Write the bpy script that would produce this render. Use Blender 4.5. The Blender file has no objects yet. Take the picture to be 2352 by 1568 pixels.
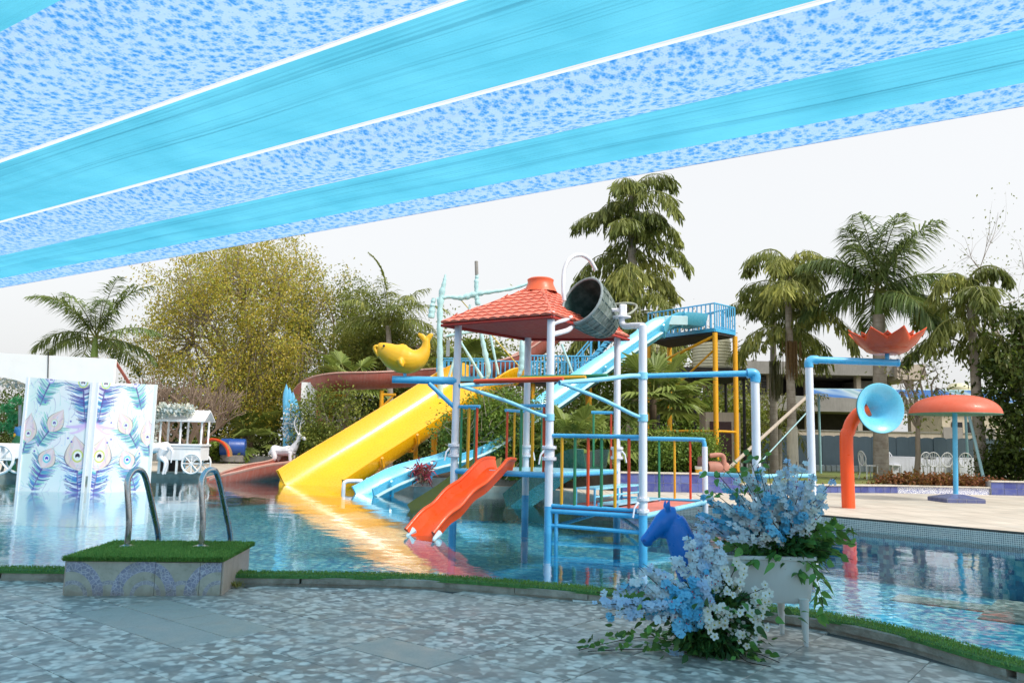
import bpy, math, random
import numpy as np
from mathutils import Vector, Matrix
random.seed(7); RNG = np.random.default_rng(7)
SC = bpy.context.scene; COL = SC.collection
# ---------------------------------------------------------------- camera
VW, VH = 2352.0, 1568.0
FOC = 28 / 36 * VW; PITCH = math.atan(233 / FOC); ROLL = math.atan(.02); EYE = 1.4
cF = np.array([0, math.cos(PITCH), math.sin(PITCH)]); _u = np.array([0, -math.sin(PITCH), math.cos(PITCH)]); _r = np.array([1., 0, 0])
cR = math.cos(ROLL) * _r + math.sin(ROLL) * _u; cU = -math.sin(ROLL) * _r + math.cos(ROLL) * _u
cam = bpy.data.cameras.new('camera'); cam.lens = 28; cam.sensor_width = 36; cam.clip_start = .05; cam.clip_end = 2000
co = bpy.data.objects.new('camera', cam); COL.objects.link(co); SC.camera = co
co.matrix_world = Matrix(((cR[0], cU[0], -cF[0], 0), (cR[1], cU[1], -cF[1], 0), (cR[2], cU[2], -cF[2], EYE), (0, 0, 0, 1)))
# ---------------------------------------------------------------- sky, sun, exposure
SUN_EL, SUN_AZ = math.radians(50), math.radians(128)
w = bpy.data.worlds.new('World'); SC.world = w; w.use_nodes = True
nt = w.node_tree; bg = nt.nodes['Background']
sky = nt.nodes.new('ShaderNodeTexSky'); sky.sky_type = 'NISHITA'; sky.sun_disc = False
sky.sun_elevation = SUN_EL; sky.sun_rotation = SUN_AZ; sky.air_density = 1.3; sky.dust_density = 6; sky.ozone_density = 1.0
hs = nt.nodes.new('ShaderNodeHueSaturation'); hs.inputs['Saturation'].default_value = .32
mx = nt.nodes.new('ShaderNodeMix'); mx.data_type = 'RGBA'; mx.inputs['Factor'].default_value = .5
mx.inputs[7].default_value = (9.6, 9.7, 9.8, 1)          # pale veil of thin cloud over the whole sky
nt.links.new(sky.outputs[0], hs.inputs['Color']); nt.links.new(hs.outputs[0], mx.inputs[6]); nt.links.new(mx.outputs[2], bg.inputs['Color'])
bg.inputs['Strength'].default_value = .1
sd = bpy.data.lights.new('sun', 'SUN'); sd.energy = 2.0; sd.angle = math.radians(11); sd.color = (1, .95, .86)
so = bpy.data.objects.new('sun', sd); COL.objects.link(so)
so.rotation_euler = Vector((math.sin(SUN_AZ) * math.cos(SUN_EL), math.cos(SUN_AZ) * math.cos(SUN_EL), math.sin(SUN_EL))).to_track_quat('Z', 'Y').to_euler()
so.location = (0, 0, 40)
SC.view_settings.view_transform = 'Standard'; SC.view_settings.look = 'None'; SC.view_settings.exposure = 0.58; SC.view_settings.gamma = 1
SC.view_settings.use_curve_mapping = False
SC.render.engine = 'CYCLES'; SC.cycles.max_bounces = 8; SC.cycles.transparent_max_bounces = 24; SC.cycles.caustics_reflective = False; SC.cycles.caustics_refractive = False
# ---------------------------------------------------------------- helpers
def ray(x, y): return cF * FOC + cR * (x - VW / 2) - cU * (y - VH / 2)
def P(x, y, d): v = ray(x, y); return np.array([0, 0, EYE]) + v * (d / v[1])      # picture point at world depth d
def G(x, y, z=0.): v = ray(x, y); return np.array([0, 0, EYE]) + v * ((z - EYE) / v[2])   # picture point on the level z
def A(*a): return np.array(a, float)
def unit(v): v = np.asarray(v, float); return v / (np.linalg.norm(v) + 1e-12)
def lin(h):
    h = h.lstrip('#'); return tuple(((int(h[i:i + 2], 16) / 255 + .055) / 1.055) ** 2.4 if int(h[i:i + 2], 16) > 10 else int(h[i:i + 2], 16) / 3294.6 for i in (0, 2, 4))
ORG = {}
def tag(o, label=None, cat=None, group=None, kind=None):
    for k, v in (('label', label), ('category', cat), ('group', group), ('kind', kind)):
        if v: o[k] = v
    return o
def thing(name, label, cat, loc, group=None):
    o = bpy.data.objects.new(name, None); COL.objects.link(o); o.location = tuple(loc); o.empty_display_size = .1
    ORG[o.name] = A(*loc); return tag(o, label, cat, group)
def mesh_obj(name, verts, faces, mat, parent=None, smooth=True, sharp=40, attr=None, loc=None):
    verts = np.asarray(verts, float).reshape(-1, 3)
    if parent is not None: org = ORG[parent.name]
    else: org = A(*loc) if loc is not None else A(verts[:, 0].mean(), verts[:, 1].mean(), verts[:, 2].min())
    me = bpy.data.meshes.new(name)
    if isinstance(faces, np.ndarray):
        n, k = faces.shape; me.vertices.add(len(verts)); me.vertices.foreach_set('co', (verts - org).ravel())
        me.loops.add(n * k); me.loops.foreach_set('vertex_index', faces.ravel().astype(np.int32))
        me.polygons.add(n); me.polygons.foreach_set('loop_start', (np.arange(n) * k).astype(np.int32))
        me.update(calc_edges=True)
    else: me.from_pydata((verts - org).tolist(), [], faces)
    if attr is not None:
        a = me.attributes.new('rnd', 'FLOAT', 'FACE'); a.data.foreach_set('value', np.asarray(attr, np.float32))
    if smooth and len(me.polygons):
        me.polygons.foreach_set('use_smooth', np.ones(len(me.polygons), bool))
        if sharp and sharp < 180: me.set_sharp_from_angle(angle=math.radians(sharp))
    if mat: me.materials.append(mat)
    o = bpy.data.objects.new(name, me); COL.objects.link(o)
    if parent is not None: o.parent = parent
    else: o.location = tuple(org)
    ORG[o.name] = org; return o
def frame(t, up=(0, 0, 1)):
    t = unit(t); u = np.asarray(up, float)
    if abs(t @ u) > .98: u = A(0, 1, 0)
    s = unit(np.cross(t, u)); return s, np.cross(s, t)
class MB:
    def __init__(s): s.v = []; s.f = []
    def add(s, v, f):
        n = len(s.v); s.v += [tuple(map(float, q)) for q in v]; s.f += [tuple(i + n for i in q) for q in f]; return s
    def box(s, c, size, ax=None, bev=0):
        ax = np.eye(3) if ax is None else np.asarray(ax, float); c = np.asarray(c, float); h = A(*size) / 2
        v = [c + ax[0] * h[0] * i + ax[1] * h[1] * j + ax[2] * h[2] * k for k in (-1, 1) for j in (-1, 1) for i in (-1, 1)]
        return s.add(v, [(0, 2, 3, 1), (4, 5, 7, 6), (0, 1, 5, 4), (2, 6, 7, 3), (0, 4, 6, 2), (1, 3, 7, 5)])
    def bar(s, a, b, wd, ht, up=(0, 0, 1)):
        a, b = A(*a), A(*b); t = unit(b - a); sd, u = frame(t, up); return s.box((a + b) / 2, (np.linalg.norm(b - a), wd, ht), (t, sd, u))
    def loft(s, rings, cap=True, closed=True):
        k = len(rings[0]); n = len(s.v); s.v += [tuple(map(float, q)) for r_ in rings for q in r_]
        for i in range(len(rings) - 1):
            for j in range(k if closed else k - 1):
                a = n + i * k + j; b = n + i * k + (j + 1) % k; s.f.append((a, b, b + k, a + k))
        if cap and closed: s.f.append(tuple(n + j for j in range(k))[::-1]); s.f.append(tuple(n + (len(rings) - 1) * k + j for j in range(k)))
        return s
    def tube(s, path, r, seg=10, cap=True, up=(0, 0, 1), flat=1.0):
        path = [np.asarray(q, float) for q in path]; n = len(path); r = [r] * n if np.isscalar(r) else list(r); rings = []; sd = None
        for i in range(n):
            t = unit(path[min(i + 1, n - 1)] - path[max(i - 1, 0)])
            if sd is None: sd, u = frame(t, up)
            else:
                sd = sd - t * (sd @ t); sd = unit(sd); u = np.cross(sd, t)
            rings.append([path[i] + r[i] * (math.cos(a) * sd + flat * math.sin(a) * u) for a in np.linspace(0, 2 * math.pi, seg, endpoint=False)])
        return s.loft(rings, cap)
    def lathe(s, prof, c, axis=(0, 0, 1), seg=20, cap=False, up=(0, 1, 0)):
        axis = unit(axis); sd, u = frame(axis, up); c = np.asarray(c, float)
        rings = [[c + axis * h + r_ * (math.cos(a) * sd + math.sin(a) * u) for a in np.linspace(0, 2 * math.pi, seg, endpoint=False)] for r_, h in prof]
        return s.loft(rings, cap)
    def sweep(s, prof, path, cap=True, up=(0, 0, 1), closed=True, side=None):
        rings = []; n = len(path); path = [np.asarray(q, float) for q in path]
        for i in range(n):
            t = unit(path[min(i + 1, n - 1)] - path[max(i - 1, 0)]); sd, u = frame(t, up)
            if side is not None: sd = unit(np.asarray(side) - t * (np.asarray(side) @ t)); u = np.cross(sd, t)
            pr = prof(i / (n - 1)) if callable(prof) else prof
            rings.append([path[i] + sd * a + u * b for a, b in pr])
        return s.loft(rings, cap, closed)
    def build(s, name, mat, parent=None, smooth=True, sharp=40, bevel=0, loc=None):
        o = mesh_obj(name, s.v, s.f, mat, parent, smooth, sharp, loc=loc)
        if bevel:
            m = o.modifiers.new('bevel', 'BEVEL'); m.width = bevel; m.segments = 2; m.limit_method = 'ANGLE'; m.angle_limit = .6
        return o
def smooth_path(pts, n=8):
    pts = [np.asarray(q, float) for q in pts]; out = []; q = [2 * pts[0] - pts[1]] + pts + [2 * pts[-1] - pts[-2]]
    for i in range(1, len(q) - 2):
        a, b, c, d = q[i - 1:i + 3]
        for k in range(n):
            t = k / n; out.append(.5 * (2 * b + (c - a) * t + (2 * a - 5 * b + 4 * c - d) * t * t + (3 * b - a - 3 * c + d) * t ** 3))
    return out + [pts[-1]]
def organic(name, tubes, mat, parent=None, voxel=.01, smooth=6, seg=12):
    m = MB()
    for t in tubes:
        path, r = t[0], t[1]; m.tube(smooth_path(path, 4), np.interp(np.linspace(0, 1, (len(path) - 1) * 4 + 1), np.linspace(0, 1, len(path)), r), seg, flat=t[2] if len(t) > 2 else 1, up=t[3] if len(t) > 3 else (0, 0, 1))
    o = m.build(name, mat, parent, sharp=0)
    q = o.modifiers.new('remesh', 'REMESH'); q.mode = 'VOXEL'; q.voxel_size = voxel; q.use_smooth_shade = True
    q = o.modifiers.new('smooth', 'SMOOTH'); q.factor = .5; q.iterations = smooth
    return o
def copy_tree(o, parent=None):
    c = o.copy(); COL.objects.link(c); c.parent = parent; ORG[c.name] = ORG[o.name]
    for ch in list(o.children): copy_tree(ch, c)
    return c
# ---------------------------------------------------------------- materials
class NT:
    def __init__(s, name):
        s.m = bpy.data.materials.new(name); s.m.use_nodes = True; s.t = s.m.node_tree; s.n = s.t.nodes
        s.b = s.n['Principled BSDF']; s.out = s.n['Material Output']
    def new(s, typ, **kw):
        n = s.n.new('ShaderNode' + typ)
        for k, v in kw.items():
            if k.startswith('_'): setattr(n, k[1:], v)
            else: s.put(n, k, v)
        return n
    def put(s, n, k, v):
        i = n.inputs[int(k[1:])] if k[0] == 'i' and k[1:].isdigit() else n.inputs[k.replace('_', ' ')]
        if isinstance(v, bpy.types.NodeSocket): s.t.links.new(v, i)
        elif isinstance(v, bpy.types.Node): s.t.links.new(v.outputs[0], i)
        else: i.default_value = (*v, 1) if isinstance(v, tuple) and len(v) == 3 and i.type == 'RGBA' else v
    def P(s, **kw):
        for k, v in kw.items(): s.put(s.b, k, v)
    def math(s, op, a, b=0., c=None):
        n = s.new('Math', _operation=op); s.put(n, 'i0', a); s.put(n, 'i1', b)
        if c is not None: s.put(n, 'i2', c)
        return n.outputs[0]
    def mix(s, f, a, b, mode='MIX'):
        n = s.new('Mix', _data_type='RGBA', _blend_type=mode); s.put(n, 'i0', f); s.put(n, 'i6', a); s.put(n, 'i7', b); return n.outputs[2]
    def ramp(s, f, stops):
        n = s.new('ValToRGB'); s.put(n, 'Fac', f); e = n.color_ramp.elements
        while len(e) < len(stops): e.new(.5)
        for i, (p, c) in enumerate(stops): e[i].position = p; e[i].color = (*c, 1) if not np.isscalar(c) else (c, c, c, 1)
        return n.outputs[0]
    def coord(s, scale=(1, 1, 1), kind='Object', rot=(0, 0, 0)):
        t = s.new('TexCoord'); m = s.new('Mapping'); s.t.links.new(t.outputs[kind], m.inputs[0]); m.inputs['Scale'].default_value = scale; m.inputs['Rotation'].default_value = rot; return m.outputs[0]
    def pos(s): return s.new('NewGeometry').outputs['Position']
    def noise(s, vec, scale, detail=3, rough=.55): return s.new('TexNoise', Vector=vec, Scale=scale, Detail=detail, Roughness=rough).outputs[0]
    def bump(s, h, strength=.3, dist=.01): return s.new('Bump', Height=h, Strength=strength, Distance=dist).outputs[0]
MATS = {}
def mul(c, k): return tuple(min(1, x * k) for x in c)
def M(name, col, rough=.45, var=.1, scale=3., dirt=0., dcol=(.16, .14, .11), bump=0., bscale=25., metal=0., coat=0., streak=True):
    if name in MATS: return MATS[name]
    if isinstance(col, str): col = lin(col)
    k = NT(name); v = k.pos(); n = k.noise(v, scale, 4)
    c = k.ramp(n, [(.3, mul(col, 1 - var)), (.7, mul(col, 1 + var * .6))])
    if dirt:
        st = k.new('Mapping', Vector=v); st.inputs['Scale'].default_value = (9, 9, .9) if streak else (4, 4, 4)
        dn = k.noise(st.outputs[0], 1.6, 5, .65); fn = k.noise(v, 40, 2)
        df = k.math('MULTIPLY', k.ramp(dn, [(.44, 0.), (.8, 1.)]), k.ramp(fn, [(.3, .8), (.6, 1.)]))
        c = k.mix(k.math('MULTIPLY', df, dirt), c, dcol)
    k.P(Base_Color=c, Roughness=k.ramp(k.noise(v, 14, 3), [(.3, max(.03, rough - .1)), (.7, min(1, rough + .12))]), Metallic=metal)
    if coat: k.P(Coat_Weight=coat, Coat_Roughness=.12)
    if bump: k.P(Normal=k.bump(k.noise(v, bscale, 4), bump, .02))
    MATS[name] = k.m; return k.m
def leafM(name, cols, trans=.35, rough=.5, gain=1.0):
    if name in MATS: return MATS[name]
    k = NT(name); a = k.new('Attribute', _attribute_name='rnd'); f = a.outputs['Fac']
    cols = [mul(lin(c), gain) if isinstance(c, str) else c for c in cols]
    c = k.ramp(f, [(i / (len(cols) - 1), q) for i, q in enumerate(cols)])
    c = k.mix(.35, c, k.ramp(k.noise(k.pos(), 1.1, 2), [(.3, mul(cols[0], .85)), (.7, cols[-1])]))
    k.P(Base_Color=c, Roughness=rough); k.b.inputs['Specular IOR Level'].default_value = .35
    tr = k.new('BsdfTranslucent', Color=k.mix(.5, c, (.25, .3, .04))); ms = k.new('MixShader', Fac=trans); k.t.links.new(k.b.outputs[0], ms.inputs[1]); k.t.links.new(tr.outputs[0], ms.inputs[2])
    k.t.links.new(ms.outputs[0], k.out.inputs[0]); MATS[name] = k.m; return k.m
# ---------------------------------------------------------------- leaf cards (real small blades spread through a volume)
def blades(cent, dirs, L, W, bend=.25, wedge=False):
    """one bent kite-shaped blade per row: returns verts, faces(4), 2 faces per blade"""
    n = len(cent); dirs = dirs / (np.linalg.norm(dirs, axis=1, keepdims=True) + 1e-9)
    rv = RNG.normal(size=(n, 3)); sd = np.cross(dirs, rv); sd /= (np.linalg.norm(sd, axis=1, keepdims=True) + 1e-9); nm = np.cross(sd, dirs)
    L = np.broadcast_to(np.asarray(L, float), (n,))[:, None]; W = np.broadcast_to(np.asarray(W, float), (n,))[:, None]
    m = cent + dirs * L * (.75 if wedge else .45) + nm * L * bend * .5; e = cent + dirs * L - np.array([0, 0, 1]) * L * bend * .4
    v = np.stack([cent, m - sd * W / 2, e, m + sd * W / 2], 1).reshape(-1, 3)
    f = np.arange(n)[:, None] * 4 + np.array([[0, 1, 2, 3]]); return v, f
def leaf_obj(name, cent, L, W, mat, parent=None, droop=.3, dirs=None, bend=.3, rnd=None, wedge=False, loc=None):
    cent = np.asarray(cent); n = len(cent)
    if dirs is None: dirs = RNG.normal(size=(n, 3)); dirs[:, 2] -= droop
    sz = RNG.uniform(.65, 1.25, n)
    v, f = blades(cent, np.asarray(dirs, float), L * sz, W * sz, bend, wedge)
    return mesh_obj(name, v, f, mat, parent, smooth=False, attr=RNG.random(n) if rnd is None else rnd, loc=loc)
def ellip(n, c, r, shell=.0):
    d = RNG.normal(size=(n, 3)); d /= np.linalg.norm(d, axis=1, keepdims=True); q = RNG.random(n) ** (1 / 3.); q = shell + (1 - shell) * q
    return np.asarray(c) + d * q[:, None] * np.asarray(r)
# ================================================================ SETTING
from mathutils.geometry import tessellate_polygon
WZ = .05
def prism(name, poly, z0, z1, mat, parent=None, bevel=0):
    n = len(poly); v = [(q[0], q[1], z) for z in (z0, z1) for q in poly]
    tr = tessellate_polygon([[Vector((q[0], q[1], 0)) for q in poly]])
    f = [tuple(i + n for i in t) for t in tr] + [t[::-1] for t in tr] + [(i, (i + 1) % n, (i + 1) % n + n, i + n) for i in range(n)]
    o = mesh_obj(name, v, f, mat, parent, smooth=False)
    bm = __import__('bmesh').new(); bm.from_mesh(o.data); __import__('bmesh').ops.recalc_face_normals(bm, faces=bm.faces); bm.to_mesh(o.data); bm.free()
    return o
def sheet(name, poly, z, mat, holes=(), parent=None):
    allp = [Vector((q[0], q[1], 0)) for l in (poly, *holes) for q in l]
    tr = tessellate_polygon([[Vector((q[0], q[1], 0)) for q in l] for l in (poly, *holes)])
    v = [(q.x, q.y, z) for q in allp]; fs = []
    for a, b, c in tr:
        cr = (allp[b] - allp[a]).cross(allp[c] - allp[a]).z
        fs.append((a, b, c) if cr > 0 else (a, c, b))
    return mesh_obj(name, v, fs, mat, parent, smooth=False)
near = [A(-25, 7.1, 0), A(-14, 7.45, 0), A(-9, 7.75, 0)] + [G(x, y, .1) for x, y in ((0, 1300), (300, 1304), (570, 1311), (800, 1314), (1000, 1320), (1180, 1332), (1370, 1348), (1620, 1374), (1870, 1402), (2100, 1446), (2352, 1514))] + [A(3.9, 4.2, 0), A(4.6, 2.5, 0), A(5.2, .5, 0), A(5.6, -4, 0)]
near = [q for q in smooth_path(near, 4)]
edgeR = [A(20, -4), A(20, -3), A(13.4, 5), G(2352, 1222, .25), G(2100, 1200, .25), G(1890, 1182, .25), G(1650, 1162, .25), G(1430, 1148, .25), A(2.4, 17.8), A(1.4, 20.5), G(1200, 1130, WZ), G(1080, 1131, WZ), G(950, 1132, WZ), G(890, 1117, WZ), G(805, 1108, WZ), G(785, 1106, WZ), G(640, 1100, WZ), G(480, 1098, WZ), G(400, 1098, WZ), G(200, 1098, WZ), G(0, 1099, WZ), A(-28, 24)]
pool = [q[:2] for q in near] + [q[:2] for q in edgeR]
# ---- water, pool shell
k = NT('pool_water'); v = k.coord((1, 1.0, 1)); n1 = k.noise(v, 1.1, 2, .5); n2 = k.noise(v, 7., 2, .5); n3 = k.noise(v, 26., 2, .5)
area = k.ramp(k.noise(v, .16, 2), [(.42, .25), (.62, 1.)])
h = k.math('ADD', k.math('MULTIPLY', n1, .35), k.math('ADD', k.math('MULTIPLY', n2, k.math('MULTIPLY', area, .15)), k.math('MULTIPLY', n3, k.math('MULTIPLY', area, .03))))
bn = k.bump(h, .5, .045)
fr = k.new('Fresnel', IOR=1.33, Normal=bn); gl = k.new('BsdfGlossy', Color=(.95, .98, 1.), Roughness=.02, Normal=bn); tp = k.new('BsdfTransparent', Color=(.80, .96, .99))
ms = k.new('MixShader', Fac=k.math('MINIMUM', k.math('MULTIPLY', fr.outputs[0], 1.0), 1.)); k.t.links.new(tp.outputs[0], ms.inputs[1]); k.t.links.new(gl.outputs[0], ms.inputs[2]); k.t.links.new(ms.outputs[0], k.out.inputs[0])
water = tag(sheet('pool_water', pool, WZ, k.m), kind='structure')
k = NT('pool_mosaic'); v = k.pos(); vo = k.new('TexVoronoi', Vector=v, Scale=14., Randomness=.25); cc = k.new('SeparateColor', Color=vo.outputs['Color'])
c = k.ramp(cc.outputs[0], [(0, lin('#1c74aa')), (.4, lin('#3ca2cc')), (.72, lin('#6ac8de')), (1, lin('#c8eeee'))])
c = k.mix(k.ramp(k.noise(v, .5, 3), [(.35, 0.), (.7, .35)]), c, lin('#3a97a8'))
k.P(Base_Color=c, Roughness=.35); MOS = k.m
tag(sheet('pool_floor', pool, -.75, MOS), kind='structure')
m = MB(); q = [(*p_, -.75) for p_ in pool] ; n = len(q); m.add(q + [(p_[0], p_[1], -.02) for p_ in pool], [(i, (i + 1) % n, (i + 1) % n + n, i + n) for i in range(n)])
tag(m.build('pool_wall', MOS, smooth=False), kind='structure')
GR = M('bare_earth', (.16, .14, .10), .9, .25, 1.5, bump=.4)
tag(sheet('ground', [(-400, -60), (400, -60), (400, 900), (-400, 900)], -.06, GR, holes=[pool]), kind='structure')
# ---- near deck: printed pebble tiles
TA = math.radians(-38.6); ta = A(math.cos(TA), math.sin(TA)); tb = A(-ta[1], ta[0]); T0 = G(290 / 1.7415, 2451 / 1.7415)[:2]; TL, TW = .785, .388
def tile_mat(name, plain):
    k = NT(name); v = k.pos(); oi = k.new('ObjectInfo').outputs['Random']
    st = k.new('Mapping', Vector=v); st.inputs['Rotation'].default_value = (0, 0, TA)
    if plain:
        c = k.ramp(k.noise(v, 60, 4, .7), [(.3, lin('#97948a')), (.7, lin('#b0ada0'))])
    else:
        wv = k.new('VectorMath', _operation='ADD'); k.put(wv, 'i0', st.outputs[0]); off = k.new('CombineXYZ', X=k.math('MULTIPLY', oi, 37.), Y=k.math('MULTIPLY', oi, 91.)); k.put(wv, 'i1', off)
        vo = k.new('TexVoronoi', Vector=wv, Scale=16., Randomness=1., _feature='SMOOTH_F1', Smoothness=.3)
        cells = k.new('SeparateColor', Color=k.new('TexVoronoi', Vector=wv, Scale=16., Randomness=1., _feature='SMOOTH_F1', Smoothness=.4).outputs['Color']).outputs[0]
        nz = k.noise(wv, 16., 2)
        f = k.math('ADD', k.math('MULTIPLY', cells, .6), k.math('MULTIPLY', nz, .45))
        c = k.ramp(f, [(.3, lin('#78776f')), (.45, lin('#959188')), (.56, lin('#bdb6aa')), (.72, lin('#e0d9cc'))])
        c = k.mix(k.ramp(vo.outputs[0], [(.45, 0.), (.75, .45)]), c, lin('#7b7a74'))
    wear = k.ramp(k.noise(v, .9, 4), [(.42, 0.), (.7, .6)]); c = k.mix(wear, c, lin('#a9a093'))
    c = k.mix(k.math('MULTIPLY', oi, .16), c, lin('#8a9098')); st2 = k.ramp(k.noise(v, 3.3, 6, .75), [(.56, 0.), (.74, .45)]); c = k.mix(st2, c, lin('#6b6a60'))
    k.P(Base_Color=c, Roughness=k.ramp(k.noise(v, 5, 3), [(.3, .28), (.7, .6)]), Normal=k.bump(k.noise(v, 34, 3), .12, .01)); return k.m
PEB, PLN = tile_mat('pebble_print_tile', False), tile_mat('plain_grey_tile', True)
deck = tag(sheet('deck', [(-25, -12), (5.9, -12)] + [tuple(q[:2] + A(-.02, -.1)) for q in near][::-1], -.012, M('deck_mortar', (.10, .095, .085), .9)), kind='structure')
def clip(poly):
    for i in range(len(near) - 1):
        a, b = near[i][:2], near[i + 1][:2]; d = b - a; nn = A(d[1], -d[0]); nn /= np.linalg.norm(nn)   # deck side
        a2 = a + nn * .20; out = []
        if min(np.linalg.norm(np.mean(poly, 0) - a), np.linalg.norm(np.mean(poly, 0) - b)) > 1.6: continue
        for j in range(len(poly)):
            p_, q_ = poly[j], poly[(j + 1) % len(poly)]; sp, sq = (p_ - a2) @ nn, (q_ - a2) @ nn
            if sp >= 0: out.append(p_)
            if sp * sq < 0: out.append(p_ + (q_ - p_) * sp / (sp - sq))
        poly = out
        if len(poly) < 3: return None
    return poly
PLAIN = {(0, 0), (1, 0), (0, 1), (1, 1), (3, 2), (-1, -3), (-2, -3), (5, 0)}
tile_me = {}
nt_ = 0
for i in range(-12, 12):
    for j in range(-12, 16):
        o_ = T0 + ta * (i * TL) + tb * (j * TW); g = .0028
        poly = [o_ + ta * g + tb * g, o_ + ta * (TL - g) + tb * g, o_ + ta * (TL - g) + tb * (TW - g), o_ + ta * g + tb * (TW - g)]
        c0 = np.mean(poly, 0)
        if c0[1] < 2.6 or c0[1] > 8 or abs(c0[0]) > c0[1] * .66 + 1.0: continue
        cp = clip(poly)
        if cp is None: continue
        z = RNG.uniform(-.0022, .002); mt = PLN if (i, j) in PLAIN else PEB
        tl = A(RNG.uniform(-.004, .004), RNG.uniform(-.004, .004))
        if len(cp) == 4 and cp[0] is poly[0] and cp[2] is poly[2]:
            if mt.name not in tile_me:
                b = MB(); q0 = [p_ - c0 for p_ in cp]; e = .004
                b.loft([[(*q_, -.012) for q_ in q0], [(*q_, -e) for q_ in q0], [(*(q_ * (1 - .008)), 0) for q_ in q0]])
                t = b.build('tile', mt, smooth=False, loc=(0, 0, 0)); tile_me[mt.name] = t.data
            else: t = bpy.data.objects.new('tile', tile_me[mt.name]); COL.objects.link(t)
            t.parent = deck; t.location = Vector((*c0, .0)) - deck.location; t.location.z = z - deck.location.z; t.rotation_euler = (tl[0], tl[1], 0)
        else:
            b = MB(); b.loft([[(*q_, -.012) for q_ in cp], [(*q_, z) for q_ in cp]]); b.build('tile', mt, deck, smooth=False)
        nt_ += 1
# ---- pool kerb: stones under a strip of turf
def off_line(pts, d):
    out = []
    for i, q in enumerate(pts):
        t = pts[min(i + 1, len(pts) - 1)][:2] - pts[max(i - 1, 0)][:2]; t = t / np.linalg.norm(t); out.append(q[:2] + A(t[1], -t[0]) * d)
    return out
KST = M('kerb_stone', '#a59f92', .85, .2, 5, dirt=.8, dcol=(.07, .08, .045), bump=.5, streak=False)
inner = near; seg = smooth_path(near, 3)
dist = np.cumsum([0] + [np.linalg.norm(seg[i + 1][:2] - seg[i][:2]) for i in range(len(seg) - 1)])
def along(s_): return A(np.interp(s_, dist, [q[0] for q in seg]), np.interp(s_, dist, [q[1] for q in seg]))
kerb = tag(MB().sweep([(0, -.06), (.2, -.06), (.2, .02), (0, .02)], [A(*q[:2], .0) for q in seg], side=None).build('pool_kerb', KST, smooth=False), kind='structure')
s_ = dist[-1] * 0; L = .72; sN = dist[np.argmin([np.linalg.norm(q[:2] - near[12][:2]) for q in seg])]
s_ = 0
while s_ < dist[-1] - L:
    p0, p1 = along(s_ + .012), along(s_ + L - .012); t = unit(np.append(p1 - p0, 0)); nn = A(t[1], -t[0], 0)
    if p0[1] > 2 and abs(p0[0]) < 7:
        b = MB(); a0 = A(*p0, 0); a1 = A(*p1, 0); dz = RNG.uniform(-.008, .006); ox = RNG.uniform(-.006, .01)
        b.loft([[q + nn * u_ + A(0, 0, z_) for u_, z_ in ((-.005, .021), (.205 + ox, .021), (.205 + ox, .078 + dz), (.19 + ox, .088 + dz), (-.005, .088 + dz))] for q in (a0, a1)])
        b.build('kerb_stone', KST, kerb, smooth=False)
    s_ += L
TURF = leafM('artificial_turf', ['#467a38', '#5f9a44', '#7cb054', '#a0c468'], .3, .75)
def turf(name, cent, L=.02, W=.004, parent=None):
    d = RNG.normal(size=(len(cent), 3)) * .45; d[:, 2] = 1; return leaf_obj(name, cent, L, W, TURF, parent, dirs=d, bend=.2)
prof = [(0, .075), (.015, .098), (.05, .104), (.16, .103), (.205, .096), (.215, .07)]
tb_ = MB().sweep(prof, [A(*q[:2], .0) for q in seg if q[1] > 1.5 and abs(q[0]) < 9], closed=False).build('turf_strip_backing', M('turf_backing', '#4c7a3a', .9, .3, 30, bump=.6, bscale=120), kerb)
ss = RNG.uniform(0, dist[-1], 60000); pp = np.stack([np.interp(ss, dist, [q[0] for q in seg]), np.interp(ss, dist, [q[1] for q in seg])], 1)
tt = np.stack([np.interp(ss + .05, dist, [q[0] for q in seg]), np.interp(ss + .05, dist, [q[1] for q in seg])], 1) - pp; tt /= np.linalg.norm(tt, axis=1, keepdims=True) + 1e-9
uu = RNG.uniform(-.004, .222, len(ss)); pp2 = pp + np.stack([tt[:, 1], -tt[:, 0]], 1) * uu[:, None]
ok = (pp2[:, 1] > 2.5) & (abs(pp2[:, 0]) < pp2[:, 1] * .72 + .5)
gs = turf('turf_blades', np.column_stack([pp2[ok], np.where((uu[ok] < .01) | (uu[ok] > .205), .085, .102)]), .026, .006, kerb); gs['kind'] = 'stuff'
# ---- far decks, lawn, planting beds
SAND = NT('sand_concrete'); k = SAND; v = k.pos(); c = k.ramp(k.noise(v, 1.3, 5), [(.3, lin('#b8aea0')), (.7, lin('#d3cabd'))])
bk = k.new('TexBrick', Vector=v, Scale=1.0, Color1=(1, 1, 1), Color2=(.94, .94, .94), Mortar=(.55, .53, .5)); bk.inputs['Mortar Size'].default_value = .012; bk.inputs['Brick Width'].default_value = .6; bk.inputs['Row Height'].default_value = .6; bk.offset = 0
c = k.mix(1., c, bk.outputs[0], 'MULTIPLY'); st = k.ramp(k.noise(v, .6, 6, .7), [(.5, 0.), (.75, .5)]); c = k.mix(st, c, lin('#8f9a98')); k.P(Base_Color=c, Roughness=.6); SAND = k.m
rd = [G(2352, 1222, .25)[:2], A(13.4, 5), A(20, -3), A(60, -3), A(60, 60), A(1.4, 60), A(1.4, 20.5), A(2.4, 17.8)] + [G(*q, .25)[:2] for q in ((1430, 1148), (1650, 1162), (1890, 1182), (2100, 1200))]
tag(prism('splash_deck', rd, -.055, .25, SAND), kind='structure')
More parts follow.
